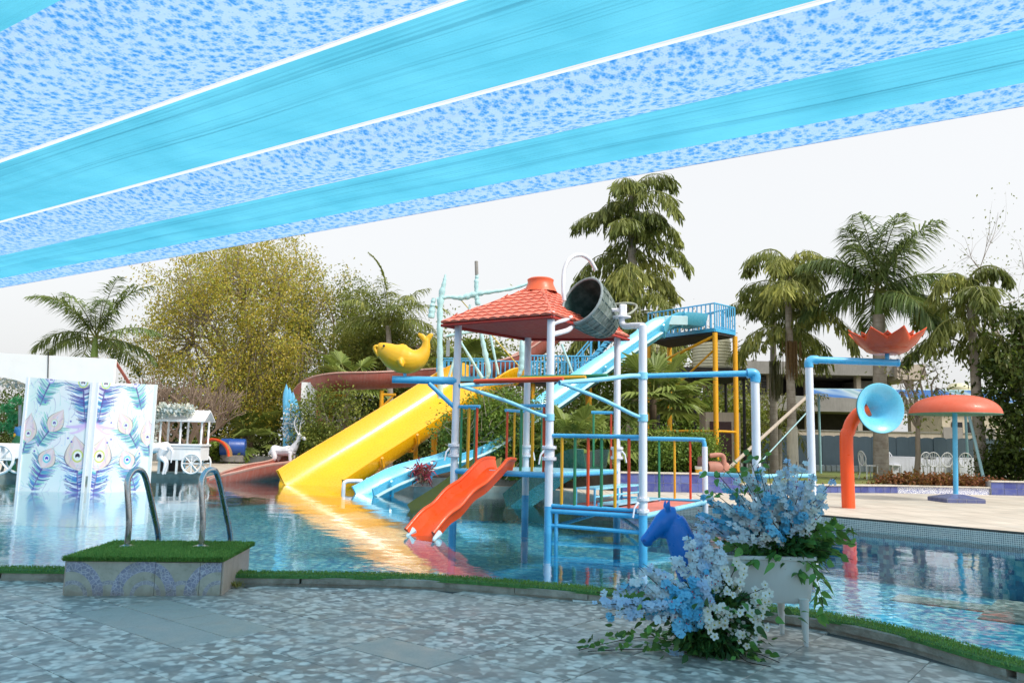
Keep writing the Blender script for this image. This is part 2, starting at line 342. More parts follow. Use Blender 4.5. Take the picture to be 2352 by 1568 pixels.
MOSG = NT('grey_mosaic'); k = MOSG; _s = k.new('SeparateXYZ', Vector=k.pos()); bk = k.new('TexBrick', Vector=k.new('CombineXYZ', X=k.math('SUBTRACT', k.math('MULTIPLY', _s.outputs[0], .64), k.math('MULTIPLY', _s.outputs[1], .77)), Y=_s.outputs[2]), Scale=1.0, Color1=lin('#8a9290'), Color2=lin('#5f6d72'), Mortar=lin('#cfd2cf')); bk.inputs['Mortar Size'].default_value = .004; bk.inputs['Brick Width'].default_value = .03; bk.inputs['Row Height'].default_value = .03; bk.offset = 0; k.P(Base_Color=bk.outputs[0], Roughness=.35)
rim = [G(*q, .25) for q in ((2352, 1222), (2100, 1200), (1890, 1182), (1650, 1162), (1430, 1148))]; rim = [A(13.4, 5, .25)] + rim
tag(MB().sweep([(0.0, .003), (.035, .003), (.035, -.3), (0, -.3)], rim[::-1]).build('deck_rim', M('rim_dark_edge', '#3a3f3c', .7, .3, 8), smooth=False), kind='structure')
tag(MB().sweep([(.036, -.03), (.048, -.03), (.048, -.225), (.036, -.225)], rim[::-1]).build('deck_rim_mosaic', MOSG.m, smooth=False), kind='structure')
ld = [A(1.4, 20.6), G(1200, 1130, WZ)[:2], G(1080, 1131, WZ)[:2], G(950, 1132, WZ)[:2], G(890, 1117, WZ)[:2], G(805, 1108, WZ)[:2], G(785, 1106, WZ)[:2], G(640, 1100, WZ)[:2], G(480, 1098, WZ)[:2], G(400, 1098, WZ)[:2], G(200, 1098, WZ)[:2], G(0, 1099, WZ)[:2], A(-28, 24), A(-60, 24), A(-60, 60), A(1.38, 60)]
tag(prism('far_deck', ld[::-1], -.05, .22, SAND), kind='structure')
m = MB().sweep([(0, .0), (.3, .0), (.3, .06), (0, .06)], [A(*q[:2], .2) for q in (ld[6:12])]); tag(m.build('far_coping', M('coping_stone', '#a9a79c', .7, .2, 4, dirt=.4), smooth=False, bevel=.01), kind='structure')
WH = M('white_plaster', '#dcdcd6', .75, .08, 3, dirt=.5, dcol=(.2, .19, .15))
bedl = [G(1205, 1128, .05)[:2] + A(0, .1), G(1080, 1128, .05)[:2], G(950, 1129, .05)[:2], G(900, 1119, .05)[:2], A(-3.2, 27), A(1.6, 27), A(2.5, 21.5)]
b_ = tag(prism('planting_bed', bedl, .0, .42, WH, bevel=.01), kind='structure')
tag(sheet('bed_soil', [np.mean(bedl, 0) + (q - np.mean(bedl, 0)) * .93 for q in bedl][::-1], .424, M('soil', (.06, .045, .03), .95, .4, 6, bump=.8)), kind='structure')
def blue_tile():
    k = NT('blue_glazed_tile'); oi = k.new('ObjectInfo').outputs['Random']; c = k.ramp(oi, [(0, lin('#3d4688')), (.5, lin('#4a559a')), (1, lin('#5d6aa8'))]); c = k.mix(k.ramp(k.noise(k.pos(), 6, 4), [(.45, 0.), (.75, .4)]), c, lin('#8a8f9c'))
    k.P(Base_Color=c, Roughness=.22); return k.m
BT = blue_tile(); GROUT = M('tile_grout', '#b9bcc4', .8, .1)
def tiled_wall(name, a, b, z0, z1, rows, label=None, cat='wall', wd=.25, mat=BT, tw=.22, coping=True):
    """low wall from a to b (front line), faced with one tile object per tile"""
    a, b = A(*a[:2], 0), A(*b[:2], 0); t = unit(b - a); nn = A(t[1], -t[0], 0); Lw = np.linalg.norm(b - a)
    r = thing(name, label, cat, (*((a + b) / 2)[:2], z0))
    MB().box((a + b) / 2 - nn * wd / 2 + A(0, 0, (z0 + z1) / 2), (Lw, wd, z1 - z0), (t, nn, A(0, 0, 1))).build('core', GROUT, r, smooth=False)
    n = max(1, round(Lw / tw)); me = None; hh = (z1 - z0) / rows
    for i in range(n):
        for j in range(rows):
            c = a + t * (Lw * (i + .5) / n) + A(0, 0, z0 + hh * (j + .5)) + nn * .006
            if me is None:
                o = MB().box(c, (Lw / n - .012, .012, hh - .012), (t, nn, A(0, 0, 1))).build('wall_tile', mat, r, smooth=False); me = o.data; c00 = c
            else: o = bpy.data.objects.new('wall_tile', me); COL.objects.link(o); o.parent = r; o.location = tuple(c - c00)
    if coping: MB().box((a + b) / 2 - nn * (wd / 2 - .02) + A(0, 0, z1 + .02), (Lw + .02, wd + .05, .04), (t, nn, A(0, 0, 1))).build('coping', M('pale_coping', '#cfc8bc', .6, .1, dirt=.4), r, smooth=False, bevel=.008)
    return r
tiled_wall('tiled_bed_wall', G(1425, 1128, .25), G(1700, 1132, .25), .25, .70, 2, 'low blue tiled wall of the planting bed behind the multicoloured railings')
bedr = [G(1425, 1128, .25)[:2] + A(0, .25), G(1700, 1132, .25)[:2] + A(0, .25), A(6.2, 30), A(1.5, 30), A(1.5, 21.5)]
tag(prism('rear_planting_bed', bedr, .0, .66, M('soil', (.06, .045, .03))), kind='structure')
# lawn
LAWN = NT('lawn_turf'); k = LAWN; v = k.pos(); c = k.ramp(k.noise(v, 9, 5, .7), [(.3, lin('#4c5a22')), (.55, lin('#6d7a33')), (.75, lin('#8a8a4a'))]); c = k.mix(k.ramp(k.noise(v, .7, 3), [(.45, 0.), (.7, .5)]), c, lin('#8f8152')); k.P(Base_Color=c, Roughness=.9, Normal=k.bump(k.noise(v, 60, 3), .6, .03))
l0, l1, l2, l3, l4 = G(1705, 1130, .25)[:2], G(1860, 1131, .25)[:2], G(2062, 1132, .25)[:2], G(2273, 1136, .25)[:2], G(2400, 1140, .25)[:2]
tag(prism('lawn', [l0 + A(0, .3), l1 + A(0, .3), l2 + A(0, .3), l3 + A(0, .3), l4 + A(0, .3), A(60, 20), A(60, 90), A(6.4, 90), A(6.3, 30)], .2, .45, LAWN.m), kind='structure')
tag(sheet('field', [(-90, 60), (90, 60), (380, 880), (-380, 880)], .3, LAWN.m), kind='structure')
tiled_wall('tiled_lawn_kerb', l0, l2, .25, .43, 1, 'one row of blue tiles along the lawn edge behind the orange horn', tw=.24)
k = NT('pebble_mosaic'); vo = k.new('TexVoronoi', Vector=k.pos(), Scale=22., _feature='DISTANCE_TO_EDGE'); c = k.ramp(vo.outputs[0], [(.04, lin('#7f86b8')), (.14, lin('#e2e4ea'))]); k.P(Base_Color=c, Roughness=.35)
m = MB(); mid = (l2 + l3) / 2; t = unit(np.append(l3 - l2, 0)); nn = A(t[1], -t[0], 0); m.box(A(*mid, .34) - nn * .12, (np.linalg.norm(l3 - l2), .25, .18), (t, nn, A(0, 0, 1)))
r = thing('mosaic_kerb', 'white and lilac pebble mosaic kerb behind the mushroom shower', 'kerb', (*mid, .25)); m.build('kerb_face', k.m, r, smooth=False)
MB().box(A(*mid, .45) - nn * .1, (np.linalg.norm(l3 - l2), .3, .03), (t, nn, A(0, 0, 1))).build('coping', M('pale_coping', '#cfc8bc'), r, smooth=False)
tiled_wall('tiled_planter_wall', l3 + A(.02, -.05), l4 + A(2.2, .2), .25, .60, 2, 'purple blue tiled planter wall beneath the dark leafy tree', tw=.35)
# low grey wall at the back of the far deck
a, b = P(300, 1062, 38), P(700, 1066, 38); m = MB().bar(A(a[0] - 6, 38.1, .38), A(b[0] + 3, 38.1, .38), .25, .34)
tag(m.build('low_grey_wall', M('grey_wall_paint', '#74787a', .7, .12, 2, dirt=.3), smooth=False, bevel=.01), 'long low grey wall behind the white cart and bare frangipani', 'wall')
# ---- canopy over the near deck
def cloth(name, floral):
    k = NT(name); v = k.pos()
    if floral:
        n1 = k.noise(v, 7., 3, .6); vo = k.new('TexVoronoi', Vector=v, Scale=13., Randomness=1.); vn = k.new('TexVoronoi', Vector=v, Scale=44., Randomness=1.)
        f = k.math('ADD', k.math('MULTIPLY', vo.outputs[0], .9), k.math('ADD', k.math('MULTIPLY', vn.outputs[0], .5), k.math('MULTIPLY', n1, .35)))
        c = k.ramp(f, [(.5, lin('#3f8cd8')), (.66, lin('#5fa2e2')), (.84, lin('#88b6ec')), (1.0, lin('#a6c8ee'))])
    else: c = k.ramp(k.noise(v, 1.2, 2), [(.3, lin('#56b6d4')), (.7, lin('#66c6e4'))])
    st = k.new('Mapping', Vector=v); st.inputs['Rotation'].default_value = (0, 0, math.radians(32.9)); sc = k.new('Mapping', Vector=st.outputs[0]); sc.inputs['Scale'].default_value = (.06, 7., 1.)
    fold = k.noise(sc.outputs[0], 1., 3, .6); bn = k.bump(fold, .5 if floral else 1., .09)
    df = k.new('BsdfDiffuse', Color=c, Normal=bn); tr = k.new('BsdfTranslucent', Color=c, Normal=bn); ms = k.new('MixShader', Fac=.68); k.t.links.new(df.outputs[0], ms.inputs[1]); k.t.links.new(tr.outputs[0], ms.inputs[2]); k.t.links.new(ms.outputs[0], k.out.inputs[0]); return k.m
CLF, CLP = cloth('floral_tent_cloth', True), cloth('plain_tent_cloth', False)
CZ = 4.5; cd = A(.84, -.5426); cd = cd / np.linalg.norm(cd); cn = A(-cd[1], cd[0]); offs = [8.237, 7.68, 6.67, 5.52, 4.205, 2.74, 1.3, -.2, -1.7, -3.2, -4.7, -6.2, -7.7]
can = thing('tent_canopy', 'striped shade canopy of floral and plain turquoise cloth over the deck', 'canopy', (*(cn * 2), 0))
k = NT('white_tape'); _d = k.new('BsdfDiffuse', Color=(.72, .78, .8)); _t = k.new('BsdfTranslucent', Color=(.72, .78, .8)); _m = k.new('MixShader', Fac=.75); k.t.links.new(_d.outputs[0], _m.inputs[1]); k.t.links.new(_t.outputs[0], _m.inputs[2]); k.t.links.new(_m.outputs[0], k.out.inputs[0]); tpm = k.m
for i in range(len(offs) - 1):
    o1, o0 = offs[i] - (.024 if i in (3, 4, 8, 9) else 0), offs[i + 1] + (.024 if i + 1 in (3, 4, 8, 9) else 0); fl = i % 2 == 0; vs = []; nu, nw = 60, 15
    us = np.linspace(-23, 17, nu)
    for a_ in range(nu):
        for b_ in range(nw):
            t = b_ / (nw - 1); q = cd * us[a_] + cn * (o0 + (o1 - o0) * t)
            sag = .10 * math.sin(math.pi * t) if i else .03 * math.sin(math.pi * t)
            z = CZ - sag + .012 * math.sin(us[a_] * 1.7 + i) * math.sin(math.pi * t) + (0 if fl else .012 * math.sin(t * 25 + .4 * math.sin(us[a_] * .35 + i)))
            vs.append((*q, z))
    fs = np.array([(a_ * nw + b_, a_ * nw + b_ + 1, (a_ + 1) * nw + b_ + 1, (a_ + 1) * nw + b_) for a_ in range(nu - 1) for b_ in range(nw - 1)])
    mesh_obj('floral_cloth' if fl else 'plain_cloth', vs, fs, CLF if fl else CLP, can, sharp=0)
for i in (3, 4, 8, 9):
    p0, p1 = cd * -23 + cn * offs[i], cd * 17 + cn * offs[i]; MB().add([(*(p0 + cn * .026), CZ - .012), (*(p1 + cn * .026), CZ - .012), (*(p1 - cn * .026), CZ - .014), (*(p0 - cn * .026), CZ - .014)], [(0, 1, 2, 3)]).build('white_tape', tpm, can, smooth=False)
STEEL = M('galvanised_pole', '#9aa3a8', .4, .1, metal=.6)
p0, p1 = cd * -23 + cn * offs[0], cd * 17 + cn * offs[0]; MB().tube([(*p0, CZ + .03), (*p1, CZ + .03)], .02, 8).build('edge_pipe', STEEL, can)
for q in (cd * -23 + cn * 8.25, cd * 17 + cn * 8.25, cd * -23 + cn * -7.6, cd * 17 + cn * -7.6): MB().tube([(*q, -.1), (*q, CZ + .04)], .05, 10).build('pole', STEEL, can)

fe = [A(*q[:2], .0) for q in edgeR[8:]]
m = MB(); n = len(fe); ce = A(0, 14, 0)
for i in range(n): fe[i] = fe[i] + unit(A(0, -1, 0)) * .015
m.add([q + A(0, 0, -.7) for q in fe] + [q + A(0, 0, .215) for q in fe], [(i, i + 1, i + 1 + n, i + n) for i in range(n - 1)])
tag(m.build('far_pool_rim', M('wet_rim_stone', '#7f8f8e', .5, .25, 6, dirt=.4, streak=False), smooth=False), kind='structure')
# ================================================================ PLAY STRUCTURE IN THE POOL
PWH = M('white_painted_pipe', '#e6e6ee', .35, .05, 2, dirt=.22, dcol=(.35, .33, .36), coat=.3)
PBL = M('sky_blue_painted_pipe', '#4fb0e0', .32, .08, 3, dirt=.18, dcol=(.12, .3, .42), coat=.3)
PLB = M('pale_blue_painted_pipe', '#8fd4ec', .32, .08, 3, dirt=.2, dcol=(.2, .4, .5), coat=.3)
RED = M('red_orange_paint', '#e04a22', .4, .08, 3, dirt=.12); YEL = M('golden_paint', '#e8a818', .4, .08, 3, dirt=.15); GRN = M('green_paint', '#2a8058', .4, .1, 3, dirt=.12)
FO = M('orange_fibreglass', '#ee5216', .36, .1, .9, dirt=.06, dcol=(.8, .4, .25), coat=.15); FY = M('yellow_fibreglass', '#f9b60a', .27, .08, .9, dirt=.14, dcol=(.75, .4, .05), coat=.3)
FB = M('sky_blue_fibreglass', '#5cbfe2', .28, .06, 1.2, dirt=.06, dcol=(.55, .72, .75), coat=.3); FG = M('green_fibreglass', '#15553f', .28, .1, 2, dirt=.15, coat=.3); FT = M('terracotta_fibreglass', '#a4584a', .45, .14, 2, dirt=.45, dcol=(.42, .3, .26))
FOL = M('olive_fibreglass', '#a88a1e', .4, .1, 2, dirt=.3)
xp = lambda q: A(q[0], q[1])
B2, B4, B3 = G(1259, 1225, WZ), G(1477, 1241, WZ), G(1208, 1190, WZ)
ZT = P(1263, 715, B2[1])[2]
B1, B3, B5 = G(1053, 735, ZT), G(1213, 765, ZT), G(1418, 764, ZT)
PR = .062
ws = thing('water_play_frame', 'white posted water play frame standing in the pool with multicoloured railings', 'play structure', (*B2[:2], -.75))
def at(b, z): return A(b[0], b[1], z)
def post(b, ztop, zb, name='post'):
    o = MB().tube([at(b, zb), at(b, ztop)], PR, 16).build(name, PWH, ws)
    if zb > -.5:
        MB().tube([at(b, -.74), at(b, zb)], PR * 1.03, 16).build('post_base', PBL, ws)
    return o
ZB = P(1259, 1162, B2[1])[2]
for b in (B1, B2, B3, B5): post(b, ZT, ZB)
post(B4, P(1480, 748, B4[1])[2], ZB - .05)
def flange(b, z, side=1, s_=1.):
    m = MB()
    for dz in (-.085, .085): m.lathe([(.0, dz - .018), (.115 * s_, dz - .018), (.115 * s_, dz + .018), (0, dz + .018)], at(b, z), seg=20)
    for dz in (-.085, .085):
        for a_ in range(8): m.tube([at(b, z + dz - .03) + A(math.cos(a_ * .785) * .097 * s_, math.sin(a_ * .785) * .097 * s_, 0), at(b, z + dz + .03) + A(math.cos(a_ * .785) * .097 * s_, math.sin(a_ * .785) * .097 * s_, 0)], .011, 6)
    m.lathe([(.06, -.08), (.082 * s_, -.06), (.082 * s_, .06), (.06, .08)], at(b, z), seg=16)
    o = m.build('pipe_valve', PWH, ws)
    h = at(b, z + .03) + A(side * .09, -.06, 0)
    MB().tube([at(b, z + .03), h, h + A(side * .045, -.02, -.06), h + A(side * .07, -.03, -.2)], [.018, .02, .014, .014], 8).build('lever', PWH, o)
ZF = P(1260, 1040, B2[1])[2]
for b, s_ in ((B1, -1), (B2, -1), (B3, 1), (B5, 1)): flange(b, ZF, s_)
flange(B4, P(1477, 1160, B4[1])[2], -1, .8)
# upper deck
ZA = P(1260, 1084, B2[1])[2]
dk = [B1, B2, B5, B3]; cen = sum(dk) / 4
MB().loft([[at(cen + (q - cen) * 1.02, z) for q in dk] for z in (ZA - .05, ZA)]).build('upper_deck', PLB, ws, smooth=False, bevel=.01)
for i in range(4): MB().tube([at(dk[i], ZA - .05), at(dk[(i + 1) % 4], ZA - .05)], .042, 10).build('deck_beam', PBL, ws)
def rail(a, b, z0, z1, cols, r=.03, br=.021, base=True, top=True, pad=.1):
    if top: MB().tube([at(a, z1), at(b, z1)], r, 10).build('top_rail', PBL, ws)
    if base: MB().tube([at(a, z0 + .02), at(b, z0 + .02)], r * .9, 10).build('bottom_rail', PBL, ws)
    for i, c in enumerate(cols):
        q = a + (b - a) * (pad + (1 - 2 * pad) * (i / max(1, len(cols) - 1)))
        MB().tube([at(q, z0), at(q, z1)], br, 8).build('baluster', {'r': RED, 'y': YEL, 'g': GRN}[c], ws)
ZR = P(1225, 932, (B1[1] + B2[1]) / 2 - .3)[2]
L_ = lambda a, b, t: a + (b - a) * t
rail(L_(B1, B2, .04), L_(B1, B2, .27), ZA, ZR, 'gyr', base=False, pad=.12)
rail(L_(B1, B2, .70), L_(B1, B2, .96), ZA, ZR, 'gyr', base=False, pad=.06)
rail(L_(B1, B3, .05), L_(B1, B3, .28), ZA, ZR, 'ryg', base=False); rail(L_(B1, B3, .68), L_(B1, B3, .95), ZA, ZR, 'ryg', base=False)
rail(L_(B3, B5, .05), L_(B3, B5, .3), ZA, ZR, 'ygr', base=False); rail(L_(B3, B5, .72), L_(B3, B5, .96), ZA, ZR, 'gr', base=False)
# lower deck
Z2 = P(1262, 1160, B2[1])[2] - .02; B6 = G(1620, 1153, Z2); ZL = P(1268, 1000, B2[1])[2]
rail(L_(B2, B4, .03), L_(B2, B4, .97), Z2, ZL, 'ygrgyr', r=.034, br=.024, pad=.12)
MB().tube([at(B2, Z2 - .06), at(B4, Z2 - .06)], .04, 10).build('deck_beam', PBL, ws)
a6, b6 = L_(B5, B6, .03), at(B6, ZL)
MB().tube(smooth_path([at(a6, ZL), at(L_(B5, B6, .9), ZL), at(L_(B5, B6, .985), ZL - .03), at(B6, ZL - .14)], 4), .038, 12).build('top_rail', PBL, ws)
rail(a6, L_(B5, B6, .95), Z2, ZL, 'yrgyr', top=False, pad=.12)
MB().tube([at(B6, Z2 - .75), at(B6, ZL - .12)], .05, 14).build('post', PWH, ws)
MB().tube([at(B5, Z2), at(B4, Z2 - .06)], .03, 8).build('deck_beam', PBL, ws); MB().tube([at(B6, Z2), at(B4, Z2 - .06)], .04, 10).build('deck_beam', PLB, ws)
SAL = M('salmon_deck_paint', '#d8786a', .5, .1, 3, dirt=.3)
q4 = [B2, B4, B6, B5]; cen = sum(q4) / 4
MB().loft([[at(cen + (q - cen) * .98, z) for q in q4] for z in (Z2 - .035, Z2)]).build('lower_deck', SAL, ws, smooth=False)
for z in (.18,): MB().tube([at(B2, z), at(B4, z - .02)], .03, 8).build('brace', PBL, ws); MB().tube([at(B5, z), at(B4, z - .02)], .028, 8).build('brace', PBL, ws); MB().tube([at(B2, z - .05), at(B5, z + .1)], .03, 8).build('brace', PBL, ws)
q = L_(B2, B4, .09); MB().tube([at(q, -.7), at(q, Z2 - .03)], .03, 8).build('brace', PBL, ws)
# steps between the two decks
s0, s1 = L_(B2, B5, .22), L_(B2, B5, .92)
for i, z in enumerate((ZA - .24, ZA - .46)):
    o_ = A(.16, -.07, 0) * (1 + 2.1 * i)
    MB().loft([[at(s0 + o_, z - .03) , at(s1 + o_, z - .03), at(s1 + o_ + A(.3, -.13, 0), z - .03), at(s0 + o_ + A(.3, -.13, 0), z - .03)], [at(s0 + o_, z), at(s1 + o_, z), at(s1 + o_ + A(.3, -.13, 0), z), at(s0 + o_ + A(.3, -.13, 0), z)]]).build('step_tread', PLB, ws, smooth=False)
    for e_ in (s0, L_(s0, s1, .5), s1):
        for w_ in (0, .28): MB().tube([at(e_ + o_ + A(w_, -w_ * .43, 0), Z2), at(e_ + o_ + A(w_, -w_ * .43, 0), z)], .018, 8).build('step_leg', PBL, ws)
    MB().tube([at(s0 + o_ + A(.28, -.12, 0), z - .14), at(s1 + o_ + A(.28, -.12, 0), z - .14)], .016, 8).build('step_bar', PLB, ws)
# water jet arms with coloured bars between them
J1, J2 = P(1055, 886, B2[1] - .75), P(1285, 879, B4[1] - .75); K1, K2 = P(1262, 868, B2[1]), P(1476, 863, B4[1])
for J, K, b, yl, ys in ((J1, K1, B2, 958, 'a'), (J2, K2, B4, 955, 'b')):
    m = MB(); pt = smooth_path([J, L_(J, K, .5), L_(J, K, .82) + A(0, 0, .015), K], 5); m.tube(pt, .034, 12, cap=False); pt2 = smooth_path([J + A(.02, .01, 0), L_(J, at(b, P(1260, yl, b[1])[2]), .5) + A(0, 0, .02), L_(J, at(b, P(1260, yl, b[1])[2]), .86) + A(0, 0, -.01), at(b, P(1260, yl, b[1])[2])], 5); m.tube(pt2, .028, 10)
    o = m.build('jet_arm', PLB, ws)
    MB().tube([L_(J, K, .04), L_(J, K, .2)], .027, 10).build('bore', M('dark_bore', (.02, .025, .03), .8), o)
    for z in (K[2], P(1260, yl, b[1])[2]): MB().lathe([(.03, -.05), (PR + .012, -.05), (PR + .012, .05), (.03, .05)], at(b, z), seg=16).build('clamp', PLB, o)
for t, mt, r in ((.16, RED, .036), (.42, YEL, .03), (.68, GRN, .03)): MB().tube([L_(J1, K1, t) + A(0, 0, .045), L_(J2, K2, t - .12) + A(0, 0, .045)], r, 10).build('colour_bar', mt, ws)
# outer pipe arch on the right
B7 = at(P(1734, 870, B4[1] - .1), 0); ZP = P(1477, 863, B4[1])[2]; z7 = P(1734, 857, B7[1])[2]
MB().tube([at(B4, ZP), L_(at(B4, ZP), at(B7, z7), .93)], [.034, .046], 14).build('cross_pipe', PBL, ws)
MB().tube(smooth_path([L_(at(B4, ZP), at(B7, z7), .93), L_(at(B4, ZP), at(B7, z7), .985), at(B7, z7 - .04) + A(.01, 0, 0), at(B7, z7 - .13)], 5), .072, 16).build('elbow', PBL, ws)
MB().tube([at(B7, -.74), at(B7, z7 - .11)], PR, 16).build('post', PWH, ws)
for x_, zz in ((.25, 1.0),): pass
# lotus post, cross pipe
B8 = at(P(1858, 840, 12.5), 0); z8 = P(1858, 826, 12.5)[2]; e8 = P(2064, 833, 12.5)
lf = thing('lotus_spray', 'orange red lotus flower fountain on a white post with blue cross pipe', 'fountain', (*B8[:2], -.75))
MB().tube([at(B8, -.74), at(B8, z8 - .1)], .06, 16).build('post', PWH, lf)
MB().tube(smooth_path([at(B8, z8 - .12), at(B8, z8 - .04), at(B8, z8) + A(.05, 0, 0), at(B8, z8) + A(.14, 0, 0)], 5), .068, 16).build('elbow', PBL, lf)
MB().tube([at(B8, z8) + A(.13, 0, 0), e8], .056, 16).build('cross_pipe', PBL, lf)
MB().tube([e8 - unit(e8 - at(B8, z8)) * .03, e8], .064, 16).build('end_cap', PBL, lf)
lc = P(2038, 812, 12.5); MB().tube([lc + A(-.01, 0, -.16), lc + A(0, 0, .02)], .035, 12).build('riser', PBL, lf)
MB().lathe([(.0, .0), (.2, -.01), (.3, .03), (.34, .07), (.3, .08), (0, .05)], lc, seg=24).build('flower_base', M('lotus_red_paint', '#e24a12', .35, .12, 3, coat=.25), lf)
for ring, (n, r0, r1, zt, wd) in enumerate(((8, .22, .55, .35, .25), (8, .18, .46, .29, .22))):
    for i in range(n):
        a_ = 2 * math.pi * (i + .5 * ring) / n - .02 - math.pi / 2; d = A(math.cos(a_), math.sin(a_), 0); sd = A(-d[1], d[0], 0); rings = []
        for j in range(9):
            t = j / 8; r_ = r0 + (r1 - r0) * math.sin(t * math.pi / 2) * .9; z = zt * t ** 1.35 + .015; wj = wd * float(np.interp(t, [0, .15, .35, .55, .72, .88, 1], [.7, .92, .96, .82, .52, .2, .0])) + .004
            r_ += .09 * max(0, t - .7) * 3.3
            rings.append([lc + d * (r_ - .10 * (u * u) * wj * 2) + sd * u * wj + A(0, 0, z + .05 * u * u * (1 - t)) for u in np.linspace(-1, 1, 7)])
        m = MB().loft(rings, closed=False); o = m.build('petal', M('lotus_red_paint', '#e24a12', .35, .12, 3, coat=.25), lf); s_ = o.modifiers.new('solid', 'SOLIDIFY'); s_.thickness = .012
# rails beside the lotus post (beyond the flowers)
rs = thing('splash_rail', 'pale blue railing with yellow bars behind the blue flower arrangement', 'railing', (*L_(B7, B8, .5)[:2], -.75))
for z in (P(1760, 1092, 12)[2],): MB().tube([at(B7 + A(-.6, .9, 0), z), at(B7 + A(0, .06, 0), z), at(B8 + A(0, -.07, 0), z)], .032, 10).build('top_rail', PLB, rs)
for t in (.0, .3, .6, .94): q = L_(B7, B8, t); MB().tube([at(q + A(.01, -.05, 0), .1), at(q + A(.01, -.05, 0), P(1760, 1092, 12)[2])], .02, 8).build('bar', YEL, rs)
MB().tube([at(B7 + A(0, .06, 0), .14), at(B8 + A(0, -.07, 0), .14)], .03, 10).build('bottom_rail', PBL, rs)
for t in (.05, .95): q = L_(B7, B8, t); MB().tube([at(q + A(.01, -.05, 0), -.74), at(q + A(.01, -.05, 0), .14)], .03, 8).build('leg', PBL, rs)
# ---- tiled roof
RT = M('terracotta_roof_tile', '#de7862', .5, .12, 4, dirt=.3, dcol=(.6, .38, .32)); RT2 = M('orange_roof_cap', '#e2643c', .4, .08, 3, dirt=.2); RU = M('roof_underside', '#b0322a', .6, .15, 2, dirt=.35, dcol=(.25, .08, .06))
rc = (B1 + B2 + B3 + B5) / 4; ex = unit(at(B2 - B1 + B5 - B3, 0)); ey = A(-ex[1], ex[0], 0); ea = [B1, B2, B5, B3]
zE = ZT - .06; apex = A(*P(1243, 655, rc[1])[:2], P(1243, 655, rc[1])[2]); apex[:2] = rc[:2]
cor = [at(rc + (q - rc) * k_, zE) for q, k_ in zip(ea, (1.2, 1.08, 1.16, 1.12))]
roof = MB().loft([[c - A(0, 0, .03) for c in cor], [L_(c, apex, .93) - A(0, 0, .05) for c in cor]]).build('roof', RU, ws, smooth=False)
rows = 9; RW = .19
for s_ in range(4):
    a, b = cor[s_], cor[(s_ + 1) % 4]; e_ = unit(b - a); Lr = np.linalg.norm(b - a); pj = (apex - a) @ e_; ft_ = apex - a - e_ * pj; hid = MB(); nc = round(Lr / RW)
    nrm = unit(np.cross(e_, ft_)); nrm = nrm if nrm[2] > 0 else -nrm; Pt = lambda x, t: a + e_ * x + ft_ * t
    for i in range(rows):
        t0, t1 = i / rows * .9 - .012, (i + 1) / rows * .9 + .012; l0, r0, l1, r1 = t0 * pj, Lr - t0 * (Lr - pj), t1 * pj, Lr - t1 * (Lr - pj)
        for j in range(nc):
            xa, xb = Lr * j / nc + .004, Lr * (j + 1) / nc - .004; bl, br, tl, tr_ = max(xa, l0), min(xb, r0), max(xa, l1), min(xb, r1)
            if br - bl < .03: continue
            if tl > tr_: tl = tr_ = min(max((tl + tr_) / 2, bl), br)
            v0, v1, v2, v3 = Pt(bl, t0), Pt(br, t0), Pt(tr_, t1), Pt(tl, t1); mdl, mdh = (v0 + v1) / 2, (v2 + v3) / 2
            g = s_ in (0, 1); m = MB() if g else hid
            m.loft([[v0, mdl - nrm * .002, v1, v1 + nrm * .022, mdl + nrm * .046, v0 + nrm * .03], [v3, mdh, v2, v2 + nrm * .004, mdh + nrm * .022, v3 + nrm * .008]])
            if g: m.build('roof_tile', RT, roof)
    if hid.v: o = hid.build('rear_roof_tiles', RT, roof); o['kind'] = 'stuff'
for c in cor: MB().tube([c + A(0, 0, .01), L_(c, apex, .9) + A(0, 0, .01)], .022, 8).build('ridge', RT, roof)
zc = L_(cor[0], apex, .86)[2]
MB().lathe([(.30, -.03), (.275, .02), (.235, .10), (.225, .15), (.235, .19), (.2, .215), (.0, .225)], at(rc, zc + .01), seg=24).build('roof_cap', RT2, roof)
for i in range(4): MB().tube([cor[i] - A(0, 0, .05), cor[(i + 1) % 4] - A(0, 0, .05)], .025, 8).build('eave_beam', RU, roof)
# ---- tipping bucket
bc = P(1337, 690, 12.9); bx = unit(A(.62, .66, -.40)); sdx, upx = frame(bx); upx = unit(upx)
bk_ = thing('tipping_bucket', 'dark green tipping bucket with woven pattern and curved white handle', 'bucket', bc)
Rm = .39; Lb = .84
def woven():
    k = NT('bucket_weave'); v = k.pos(); c = k.ramp(k.noise(v, 5, 4), [(.3, lin('#43524c')), (.7, lin('#7c8a84'))]); c = k.mix(k.ramp(k.noise(v, 3, 3), [(.5, 0.), (.7, .6)]), c, lin('#a9b0aa')); k.P(Base_Color=c, Roughness=.45); return k.m
WV = woven(); BIN = M('bucket_inside', '#24413f', .4, .3, 4, dirt=.5, dcol=(.18, .3, .32), streak=False)
def bring(h, r, sq=.1): return [bc + bx * h + r * (math.cos(a) * sdx * 1.0 + math.sin(a) * upx * 1.12) for a in np.linspace(0, 2 * math.pi, 28, endpoint=False)]
MB().loft([bring(0, Rm), bring(.2, Rm * .97), bring(.45, Rm * .86), bring(.7, Rm * .70), bring(Lb, Rm * .48), bring(Lb + .05, Rm * .3)], cap=False).build('shell', WV, bk_)
MB().loft([bring(.0, Rm * .97), bring(.3, Rm * .9), bring(.6, Rm * .7), bring(Lb - .05, Rm * .45), bring(Lb - .04, .01)], cap=False).build('lining', BIN, bk_)
MB().tube(bring(0, Rm * .99) + bring(0, Rm * .99)[:1], .022, 8, cap=False).build('rim', M('bucket_rim', '#8a979a', .45, .1), bk_)
